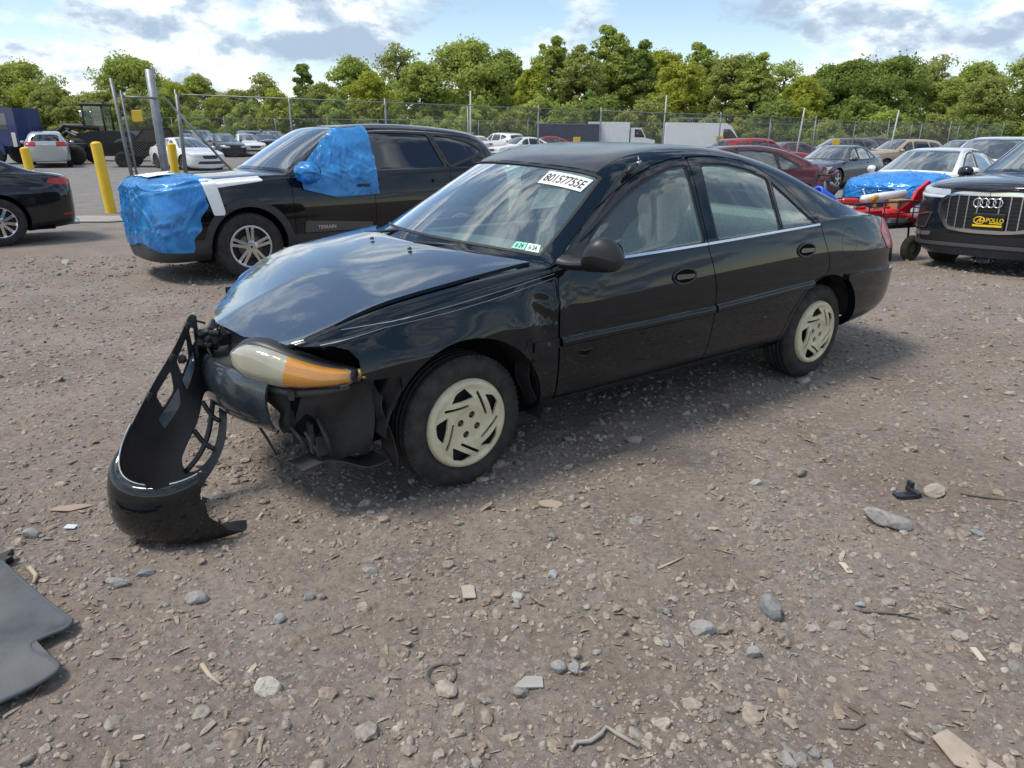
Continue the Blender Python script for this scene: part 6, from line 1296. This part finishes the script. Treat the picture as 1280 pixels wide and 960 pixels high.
for x in (-1.75, -1.35, -.95):
    b = B(); b.lathe([(.305, -.03), (.315, -.03), (.315, .03), (.305, .03)], 'x', 20, (x, 1.05, .62)); b.build('tank_strap', mat('strap_dark', (.06, .06, .06), .5), tk)
for x in (1.2, -2.75):
    for y in (-.95, .95): b = B(); b.lathe([(0, -.14), (.3, -.14), (.48, -.12), (.5, 0), (.48, .12), (.3, .14), (0, .06)], 'y', 24, (x, y, .5)); b.build('wheel', RUBBER, tk)
b = B(); b.prism([(.6, .95), (.7, 1.05), (1.7, 1.05), (1.8, .95), (1.8, .5), (1.72, .5), (1.6, .85), (.85, .85), (.72, .5), (.6, .5)], .8, 1.15); b.build('fender', TB, tk)
# --- black wheel loader with fork arms
LB = mat('loader_black', (.016, .016, .018), .5, dust=(3, .35, (.07, .065, .06)))
ld = empty('wheel_loader', at_px(128, 43), R(186), 'black wheel loader with glass cab and lowered lifting arms', 'loader')
b = B(); b.prism([(-2.2, .8), (.9, .8), (1.0, 1.5), (-.3, 1.65), (-1.9, 1.6), (-2.3, 1.3)], -.75, .75); b.build('chassis', LB, ld)
b = B()
for x in (-.55, .55):
    for y in (-.6, .6): b.tube([(x, y, 1.6), (x * .92, y * .95, 2.95)], .05, 6)
b.box((-.65, -.68, 2.93), (.65, .68, 3.08), bev=.03); b.build('cab_frame', LB, ld)
b = B(); b.box((-.52, -.58, 1.65), (.52, .58, 2.92)); b.build('cab_glass', glass('cab_glass', (.55, .66, .60), film=.10, filmcol=(.5, .58, .52)), ld)
for y in (-.55, .55):
    b = B(); b.tube([(-.2, y, 1.75), (1.6, y, 1.9), (2.7, y, 1.0)], .12, 8); b.build('lift_arm', LB, ld)
    b = B(); b.tube([(.3, y * .7, 1.0), (1.7, y * .7, 1.6)], .06, 8); b.build('hydraulic_ram', mat('ram_grey', (.25, .25, .25), .4, metal=.5), ld)
b = B(); b.prism([(2.5, .35), (3.3, .25), (3.35, .35), (2.85, .5), (2.75, 1.5), (2.55, 1.55)], -1.1, 1.1); b.build('bucket', LB, ld)
for x in (-1.5, 1.0):
    for y in (-.85, .85):
        w = empty('wheel', (x, y, .62)); w.parent = ld; b = B(); b.lathe([(.28, -.2), (.5, -.22), (.62, -.15), (.63, 0), (.62, .15), (.5, .22), (.28, .2)], 'y', 28); b.build('tyre', RUBBER, w); b = B(); b.lathe([(0, -.1), (.2, -.12), (.28, -.2), (.28, .2), (.2, .12), (0, .1)], 'y', 20); b.build('rim', LB, w)
for y in (-.62, .62): b = B(); b.box((.55, y - .06, 2.35), (.65, y + .06, 2.65), bev=.02); b.build('work_lamp', CLEAR, ld)
# --- black pickup and chrome-fronted car by the loader
pk = empty('pickup_truck', at_px(160, 37), R(190), 'black pickup truck parked between the loader and the wire gate', 'truck')
b = B(); b.prism([(-3.9, .55), (.9, .55), (1.0, .85), (.9, 1.12), (-.5, 1.2), (-1.1, 1.82), (-2.35, 1.85), (-2.5, 1.25), (-3.9, 1.2)], -.95, .95); b.build('body', BLACKC, pk)
for y in (-.952, .952):
    b = B(); b.prism([(-.68, 1.22), (-1.16, 1.74), (-1.6, 1.76), (-1.6, 1.22)], y, y * 1.004); b.build('front_window', GLASS_D, pk); b = B(); b.prism([(-1.68, 1.22), (-1.68, 1.76), (-2.28, 1.76), (-2.4, 1.24)], y, y * 1.004); b.build('rear_window', GLASS_D, pk)
for x in (0, -3.1):
    for y in (-.86, .86): b = B(); b.lathe([(0, -.05), (.24, -.09), (.37, -.11), (.385, 0), (.37, .11), (.24, .09), (0, .05)], 'y', 24, (x, y, .385)); b.build('wheel', RUBBER, pk)
b = B(); b.box((-3.96, -.9, .95), (-3.9, -.7, 1.15)); b.build('tail_light', RED, pk)
# ------------------------------------------------------------------ gravel, stones and litter
def attr_mat(name, rough=.9, bump=None):
    m = bpy.data.materials.new(name); m.use_nodes = True; t = m.node_tree; b = t.nodes['Principled BSDF']; b.inputs['Roughness'].default_value = rough; b.inputs['Specular IOR Level'].default_value = .25
    a = t.nodes.new('ShaderNodeAttribute'); a.attribute_name = 'tint'; tcn = t.nodes.new('ShaderNodeTexCoord'); n = t.nodes.new('ShaderNodeTexNoise'); n.inputs['Scale'].default_value = 70; n.inputs['Detail'].default_value = 6; t.links.new(tcn.outputs['Object'], n.inputs['Vector'])
    rm = t.nodes.new('ShaderNodeMapRange'); rm.inputs[1].default_value = .3; rm.inputs[2].default_value = .7; rm.inputs[3].default_value = .72; rm.inputs[4].default_value = 1.25; t.links.new(n.outputs['Fac'], rm.inputs[0])
    mm = t.nodes.new('ShaderNodeMix'); mm.data_type = 'RGBA'; mm.blend_type = 'MULTIPLY'; mm.inputs[0].default_value = 1; t.links.new(a.outputs['Color'], mm.inputs[6]); t.links.new(rm.outputs[0], mm.inputs[7]); t.links.new(mm.outputs[2], b.inputs['Base Color'])
    bn = t.nodes.new('ShaderNodeBump'); bn.inputs['Strength'].default_value = .5; bn.inputs['Distance'].default_value = .004; t.links.new(n.outputs['Fac'], bn.inputs['Height']); t.links.new(bn.outputs[0], b.inputs['Normal']); return m
def ico(sub=0):
    t = (1 + 5 ** .5) / 2; V = [(-1, t, 0), (1, t, 0), (-1, -t, 0), (1, -t, 0), (0, -1, t), (0, 1, t), (0, -1, -t), (0, 1, -t), (t, 0, -1), (t, 0, 1), (-t, 0, -1), (-t, 0, 1)]
    F = [(0, 11, 5), (0, 5, 1), (0, 1, 7), (0, 7, 10), (0, 10, 11), (1, 5, 9), (5, 11, 4), (11, 10, 2), (10, 7, 6), (7, 1, 8), (3, 9, 4), (3, 4, 2), (3, 2, 6), (3, 6, 8), (3, 8, 9), (4, 9, 5), (2, 4, 11), (6, 2, 10), (8, 6, 7), (9, 8, 1)]
    V = [np.array(v) / np.linalg.norm(v) for v in V]
    for _ in range(sub):
        c = {}; nf = []
        def mid(a, b_):
            k = (min(a, b_), max(a, b_))
            if k not in c: p = V[a] + V[b_]; V.append(p / np.linalg.norm(p)); c[k] = len(V) - 1
            return c[k]
        for a, b_, d_ in F: x, y, z = mid(a, b_), mid(b_, d_), mid(d_, a); nf += [(a, x, z), (b_, y, x), (d_, z, y), (x, y, z)]
        F = nf
    return np.array(V), np.array(F)
def rot_mats(n, r, tilt=.5):
    a = r.uniform(0, 2 * math.pi, n); b_ = r.normal(0, tilt, n); c = r.normal(0, tilt, n); ca, sa, cb, sb, cc, sc = np.cos(a), np.sin(a), np.cos(b_), np.sin(b_), np.cos(c), np.sin(c)
    Rz = np.zeros((n, 3, 3)); Rz[:, 0, 0] = ca; Rz[:, 0, 1] = -sa; Rz[:, 1, 0] = sa; Rz[:, 1, 1] = ca; Rz[:, 2, 2] = 1
    Rx = np.zeros((n, 3, 3)); Rx[:, 0, 0] = 1; Rx[:, 1, 1] = cb; Rx[:, 1, 2] = -sb; Rx[:, 2, 1] = sb; Rx[:, 2, 2] = cb
    Ry = np.zeros((n, 3, 3)); Ry[:, 1, 1] = 1; Ry[:, 0, 0] = cc; Ry[:, 0, 2] = sc; Ry[:, 2, 0] = -sc; Ry[:, 2, 2] = cc
    return Rz @ Rx @ Ry
PAL = np.array([.95, .90, .84]) * np.array([(.30, .262, .232), (.27, .235, .207), (.32, .288, .260), (.34, .305, .270), (.25, .215, .190), (.29, .270, .252), (.31, .270, .230), (.36, .335, .308), (.27, .225, .190), (.265, .258, .252)])
def scatter(name, n, ymin, ymax, size, sub, seed, flat=(.45, .8), sink=.35, power=1.0, pal=PAL, chips=False, mt=None, clump=True, sig=.45):
    r = np.random.default_rng(seed); y = ymin * (ymax / ymin) ** r.uniform(0, 1, n) ** power; x = r.uniform(-.86, .86, n) * (y + .55)
    if clump:
        keep = vnoise(x * 1.7, y * 1.7, 31) * .5 + vnoise(x * 5, y * 5, 33) * .35 + r.uniform(-.72, .72, n) > -.16; x, y = x[keep], y[keep]; n = len(x)
    s_ = size(y) * np.exp(r.normal(0, sig, n)); V0, F0 = ico(sub); nv = len(V0)
    if chips: V0 = np.array([(-1, -.4, 0), (-.3, -.55, .1), (.7, -.45, 0), (1, .1, .12), (.5, .5, 0), (-.6, .45, .08), (0, 0, .22)]); F0 = np.array([(0, 1, 6), (1, 2, 6), (2, 3, 6), (3, 4, 6), (4, 5, 6), (5, 0, 6)]); nv = 7
    V = np.tile(V0, (n, 1, 1)) * (1 + r.normal(0, .16 if not chips else .22, (n, nv, 3)))
    sc = np.stack([np.ones(n), r.uniform(.55, 1, n) if not chips else r.uniform(.25, .8, n), r.uniform(*flat, n)], 1); V = V * (sc * s_[:, None])[:, None, :]; V = np.einsum('nij,nvj->nvi', rot_mats(n, r, .35 if not chips else .22), V)
    h = gtop(x, y) + s_ * sc[:, 2] * (1 - 2 * sink) * (1 if not chips else 0) + (.0015 + s_ * .10 if chips else 0); V += np.stack([x, y, h], 1)[:, None, :]
    F = (F0[None] + (np.arange(n) * nv)[:, None, None]).reshape(-1, 3); me = mesh_np(name, V.reshape(-1, 3), [F], False)
    col = pal[r.integers(0, len(pal), n)] * r.uniform(.82, 1.10, (n, 1)); at = me.attributes.new('tint', 'FLOAT_COLOR', 'POINT'); at.data.foreach_set('color', np.repeat(np.concatenate([col, np.ones((n, 1))], 1), nv, 0).astype(np.float32).reshape(-1))
    return link(name, me, None, mt)
PEB = attr_mat('pebble_stone'); CHIP = attr_mat('wood_and_leaf_chip', .85)
tag(scatter('gravel', 56000, 1.05, 9.5, lambda y: .0028 + .0010 * y, 0, 101, sink=.42, flat=(.35, .75), power=.9, mt=PEB), 'fine grey brown gravel covering the yard in front of the cars', 'gravel', kind='stuff')
tag(scatter('gravel', 6400, 1.1, 9, lambda y: .0075 + .0011 * y, 1, 102, sink=.42, flat=(.28, .6), power=.95, mt=PEB), 'coarser angular gravel stones scattered over the yard', 'gravel', kind='stuff')
tag(scatter('pebbles', 560, 1.2, 7.5, lambda y: .018 + .0006 * y, 1, 103, flat=(.3, .55), sink=.38, mt=PEB, sig=.3), 'walnut sized pebbles lying loose across the yard', 'pebbles', kind='stuff')
WPAL = np.array([.95, .90, .84]) * np.array([(.33, .285, .235), (.30, .26, .215), (.37, .33, .28), (.26, .215, .175), (.32, .30, .275)])
tag(scatter('litter_chips', 3600, 1.1, 9, lambda y: .010 + .0012 * y, 0, 104, flat=(.25, .6), mt=CHIP, pal=WPAL, chips=True), 'tan wood chips and dry leaf scraps strewn over the dirt', 'litter', kind='stuff')
# singular stones: image column/row -> yard position, size in metres
def gpx(u, v):
    """where the view through that picture point meets the yard"""
    du, dv = u - 640, v - 480; a = math.cos(ROLL) * du + math.sin(ROLL) * dv; q = -math.sin(ROLL) * du + math.cos(ROLL) * dv; d_ = Vector((a / FPX, math.cos(PITCH) - q / FPX * math.sin(PITCH), -q / FPX * math.cos(PITCH) - math.sin(PITCH)))
    t = -CAM_H / d_.z
    for _ in range(4): t = (float(gtop(d_.x * t, d_.y * t)) - CAM_H) / d_.z
    return d_.x * t, d_.y * t
def stone(u, v, s_, col, label, seed, sub=2, rz=0.0, sink=.28):
    r = np.random.default_rng(seed); V, F = ico(sub)
    # facet the ball with random planes, then scale
    for _ in range(9):
        n = r.normal(0, 1, 3); n /= np.linalg.norm(n); k = r.uniform(.55, .85); d_ = V @ n; V = V - np.outer(np.maximum(d_ - k, 0), n)
    V = V * np.array(s_) * .5 * 1.15 + r.normal(0, .012 * min(s_), V.shape); x, y = gpx(u, v); o = put('stone', V, F, mat(label_mat(col), col, .9, spec=.2, var=(30, .28), bump=(60, .6, .01), dust=(20, .4, tuple(c * .75 for c in col))), None, False)
    o.location = (x, y, float(gtop(x, y)) + s_[2] * (.5 - sink)); o.rotation_euler = (r.normal(0, .15), r.normal(0, .15), rz); return tag(o, label, 'stone', 'larger stones on the yard')
def label_mat(c): return 'stone_%d_%d_%d' % tuple(int(q * 100) for q in c)
GY, TN, BL_, PK = (.30, .285, .27), (.36, .32, .27), (.24, .245, .25), (.28, .235, .21)
for a in ((1108, 655, (.17, .09, .075), GY, 'largest grey slab shaped stone at the right of the yard', 1, -.25), (1170, 618, (.11, .075, .06), TN, 'rounded tan stone beside the black plastic bracket', 2, .4), (963, 765, (.055, .095, .085), BL_, 'upright pointed grey stone right of centre foreground', 3, .3), (875, 789, (.085, .05, .045), GY, 'blocky flat stone left of the upright pointed stone', 4, 0), (941, 819, (.045, .035, .035), GY, 'small cube shaped stone below the upright pointed stone', 5, .3),
 (335, 862, (.070, .055, .050), (.42, .39, .34), 'pale rounded stone in the lower left foreground', 6, -.2), (245, 752, (.068, .05, .045), GY, 'grey angular stone below the bumper cover', 7, .2), (697, 838, (.040, .045, .040), (.30, .30, .29), 'left stone of the small cluster right of the ring', 8, 1), (718, 838, (.034, .036, .034), GY, 'right stone of the small cluster right of the ring', 9, .5), (717, 820, (.03, .03, .035), TN, 'upper stone of the small cluster right of the ring', 10, 0), (792, 551, (.085, .05, .04), PK, 'brownish stone beside the sill shadow of the green sedan', 11, .1),
 (148, 731, (.075, .045, .035), GY, 'oval flat stone left of the bumper cover stones', 12, .1), (182, 718, (.055, .04, .03), BL_, 'bluish stone under the tip of the bumper cover', 13, .6), (1199, 797, (.045, .035, .03), TN, 'tan stone at the right in the lower foreground', 14, 0), (1000, 948, (.032, .026, .024), GY, 'left pebble of the cluster at the bottom edge', 15, .2), (1018, 944, (.03, .026, .022), BL_, 'middle pebble of the cluster at the bottom edge', 16, .8), (985, 953, (.034, .045, .03), GY, 'large dark pebble of the cluster at the bottom edge', 17, .3), (1035, 957, (.026, .03, .022), GY, 'right pebble of the cluster at the bottom edge', 18, 0),
 (386, 748, (.034, .030, .03), BL_, 'dark left stone of the pair left of centre foreground', 19, 0), (402, 748, (.026, .026, .024), PK, 'lighter right stone of the pair left of centre foreground', 20, .5), (348, 777, (.045, .035, .032), GY, 'grey stone above the pale rounded stone', 21, .7), (455, 761, (.04, .032, .028), TN, 'tan stone left of the flat tan plate', 22, .3), (463, 716, (.05, .042, .03), GY, 'flat grey stone below the front wheel', 23, .2), (560, 708, (.036, .036, .034), PK, 'brown stone above the flat tan plate', 24, .1), (648, 746, (.04, .034, .02), (.40, .39, .37), 'flat pale pebble right of the flat tan plate', 25, 0), (692, 719, (.035, .034, .02), (.34, .34, .34), 'round flat grey pebble above the pale pebble', 26, 0), (944, 606, (.06, .04, .035), (.36, .35, .33), 'small pale stone right of the sedan rear wheel', 27, .6), (1003, 478, (.085, .06, .04), GY, 'stone wedged under the sedan rear wheel', 28, .2), (602, 601, (.07, .045, .03), (.36, .34, .31), 'flat stone beside the foot of the front wheel', 29, .1), (40, 670, (.06, .045, .04), GY, 'stone at the left edge above the floor mat', 30, .3), (1075, 757, (.035, .025, .022), (.33, .34, .35), 'small bluish pebble right of the upright pointed stone', 31, .2), (1222, 668, (.05, .04, .025), BL_, 'dark flat stone right of the largest slab stone', 32, .2)):
    stone(a[0], a[1], a[2], a[3], a[4], a[5], rz=a[6])
# --- litter: singular pieces
def flat_piece(name, u, v, poly, th, m, label, cat, rz=0.0, tilt=(0, 0), lift=.006):
    x, y = gpx(u, v); b = B(); b.prism(poly, 0, th, 'z'); o = b.build(name, m); o.location = (x, y, float(gtop(x, y)) + lift); o.rotation_euler = (tilt[0], tilt[1], rz); return tag(o, label, cat)
x, y = gpx(552, 846); b = B(); b.tube([(.040 * math.cos(q), .040 * math.sin(q), .006 + .002 * math.sin(2 * q)) for q in np.linspace(0, 2 * math.pi, 41)], .0036, 8, False); o = b.build('rubber_ring', mat('dusty_rubber', (.10, .09, .08), .8)); o.location = (x, y, float(gtop(x, y)) + .003); tag(o, 'thin dusty rubber ring lying flat in the foreground', 'ring')
p = [gpx(u, v) for u, v in ((714, 940), (720, 932), (738, 930), (751, 921), (757, 912), (770, 920), (799, 937))]; b = B()
for i in range(len(p) - 1): pass
o_ = np.array([*p[4], 0]); b.tube([(q[0] - o_[0], q[1] - o_[1], float(gtop(*q)) - float(gtop(*p[4])) + .010) for q in p], [.004, .006, .006, .006, .005, .006, .005], 6); o = b.build('bent_strip', mat('grey_strip', (.30, .27, .24), .7)); o.location = (p[4][0], p[4][1], float(gtop(*p[4]))); tag(o, 'bent grey trim strip lying at the bottom of the foreground', 'strip')
flat_piece('tan_plate', 585, 742, [(-.022, -.032), (.020, -.034), (.024, .026), (.012, .034), (-.018, .030)], .004, mat('tan_card', (.40, .35, .28), .8, var=(20, .1)), 'flat tan rectangular plate lying left of centre foreground', 'plate', .25, (.05, .1))
flat_piece('broken_tile', 660, 857, [(-.045, -.014), (.04, -.018), (.042, .020), (-.005, .024)], .005, mat('grey_tile', (.33, .31, .285), .8, var=(20, .1)), 'broken grey tile piece right of the rubber ring', 'tile', .1, (.08, 0))
flat_piece('torn_cardboard', 1205, 943, [(-.07, .02), (-.03, -.05), (.06, -.06), (.09, -.02), (.03, .01), (-.03, .06)], .003, mat('old_cardboard', (.36, .29, .23), .85, var=(12, .15), bump=(30, .4, .01)), 'torn brown cardboard scrap at the lower right corner', 'cardboard', -.35, (.06, .05))
flat_piece('wood_splinter', 1057, 712, [(-.010, -.028), (.012, -.026), (.010, .026), (-.012, .030)], .003, mat('pale_wood', (.52, .46, .37), .8), 'pale splinter of wood left of the small bluish pebble', 'splinter', .1, (.1, .1)); flat_piece('wood_splinter', 1221, 820, [(-.008, -.026), (.012, -.026), (.010, .026), (-.010, .024)], .003, MATS['pale_wood'], 'pale splinter at the right edge of the foreground', 'splinter', 0, (.1, .1))
flat_piece('dark_tag', 504, 623, [(-.026, -.026), (.026, -.026), (.026, .026), (-.026, .026)], .004, mat('dark_tag', (.07, .075, .085), .5), 'small dark square tag on the dirt left of the front wheel', 'tag', 0, (.12, 0))
flat_piece('oval_gasket', 688, 632, [(.05 * math.cos(q), .028 * math.sin(q)) for q in np.linspace(0, 2 * math.pi, 17)[:-1]], .005, mat('tan_gasket', (.34, .28, .21), .8), 'oval tan gasket piece right of the front wheel', 'gasket', 0, (.05, .05))
flat_piece('paper_scrap', 88, 660, [(-.02, -.012), (.018, -.014), (.024, .010), (-.014, .014)], .002, mat('pale_blue_paper', (.55, .62, .72), .7), 'tiny pale blue paper scrap left of the bumper cover', 'paper', .2, (.1, .1))
flat_piece('long_leaf', 90, 636, [(-.08, -.012), (0, -.03), (.08, 0), (.02, .02), (-.05, .015)], .003, mat('dry_leaf', (.33, .26, .19), .85), 'long dry leaf left of the bumper cover tip', 'leaf', .3, (.05, .05))
# black plastic bracket
x, y = gpx(1134, 620); br_ = empty('plastic_bracket', (x, y, float(gtop(x, y)) + .004), R(8), 'broken black plastic bracket beside the rounded tan stone', 'bracket')
b = B(); b.box((-.06, -.018, 0), (.05, .018, .008), bev=.002); b.box((-.055, -.030, 0), (.045, -.022, .012)); b.build('plate', mat('bracket_black', (.02, .024, .032), .35), br_); b = B(); b.box((.02, -.03, .0), (.045, .05, .022), bev=.004); b.box((.025, .02, .02), (.04, .05, .045)); b.build('lug', MATS['bracket_black'], br_)
# curved twig and sticks
for pts, rr, lb in ([((1060, 884), (1076, 893), (1080, 906), (1068, 912), (1048, 911)), .0045, 'curled dark twig above the cardboard scrap'], [((1075, 905 - 140), (1120, 768), (1150, 776)), .004, 'thin dark stick right of the upright pointed stone'], [((1200, 618), (1240, 624), (1272, 628)), .005, 'long thin stick right of the rounded tan stone'], [((253, 833), (262, 846), (276, 858)), .007, 'short pale bent stick left of the pale rounded stone'], [((38, 712), (46, 722), (42, 732)), .008, 'short pale bent stick above the floor mat corner'], [((822, 712), (838, 705), (855, 697)), .004, 'thin pale stalk in the middle of the yard']):
    p = [gpx(*q) for q in pts]; z0 = float(gtop(*p[0])); b = B(); b.tube([(q[0] - p[0][0], q[1] - p[0][1], float(gtop(*q)) - z0 + rr) for q in p], [rr] * (len(p) - 1) + [rr * .5], 6); o = b.build('twig', mat('pale_twig' if 'pale' in lb else 'dark_twig', (.42, .35, .26) if 'pale' in lb else (.12, .10, .08), .85)); o.location = (*p[0], z0); tag(o, lb, 'twig')
# floor mat at the lower left, bound edge
outl = [gpx(u, v) for u, v in ((-40, 700), (-6, 704), (30, 736), (60, 762), (88, 783), (92, 787), (86, 795), (64, 805), (48, 813), (41, 819), (44, 826), (58, 832), (72, 840), (76, 848), (66, 858), (38, 872), (0, 890), (-60, 920))]
outl = smooth_poly(np.array(outl), 4, True); c0 = outl.mean(0); fm = empty('floor_mat', (c0[0], c0[1], float(gtop(*c0))), 0, 'grey carpet car floor mat with stitched edge at lower left', 'mat')
zz = lambda q: float(gz(*q)) - float(gtop(*c0)) + .024
b = B(); n = len(outl); top = [(q[0] - c0[0], q[1] - c0[1], zz(q) + .008) for q in outl]; bot = [(q[0], q[1], q[2] - .010) for q in top]; b.add(top + bot + [(0, 0, zz(c0) + .010)], [(i, (i + 1) % n, 2 * n) for i in range(n)] + [((i + 1) % n, i, n + i, n + (i + 1) % n) for i in range(n)])
b.build('carpet', mat('grey_carpet', (.105, .115, .125), .95, spec=.1, var=(5, .35), bump=(420, .6, .004), dust=(3, .5, (.19, .175, .155))), fm)
b = B(); b.tube([(q[0] - c0[0], q[1] - c0[1], zz(q) + .006) for q in np.concatenate([outl, outl[:1]])], .0065, 6, False); b.build('bound_edge', mat('mat_binding', (.075, .085, .10), .8), fm)
x, y = gpx(4, 708); b = B(); b.prism([(-.06, -.02), (.02, -.03), (.012, 0), (.03, .015), (.01, .02), (.022, .05), (-.01, .03), (-.05, .03)], 0, .03, 'z'); o = b.build('black_scrap', BLACKP); o.location = (x, y, float(gtop(x, y)) + .002); o.rotation_euler = (.3, .1, .3); tag(o, 'torn black plastic scrap above the floor mat at the left edge', 'scrap')
# crumpled foil by the crossover
x, y = gpx(1225, 329); V, F = ico(2); V = V * np.array([.13, .09, .035]) * (1 + .35 * np.random.default_rng(5).normal(0, 1, (len(V), 1))); o = put('crumpled_foil', V, F, mat('foil', (.7, .71, .72), .25, metal=.9), None, False); o.location = (x, y, float(gtop(x, y)) + .03); tag(o, 'crumpled shiny foil on the ground under the black crossover', 'foil')
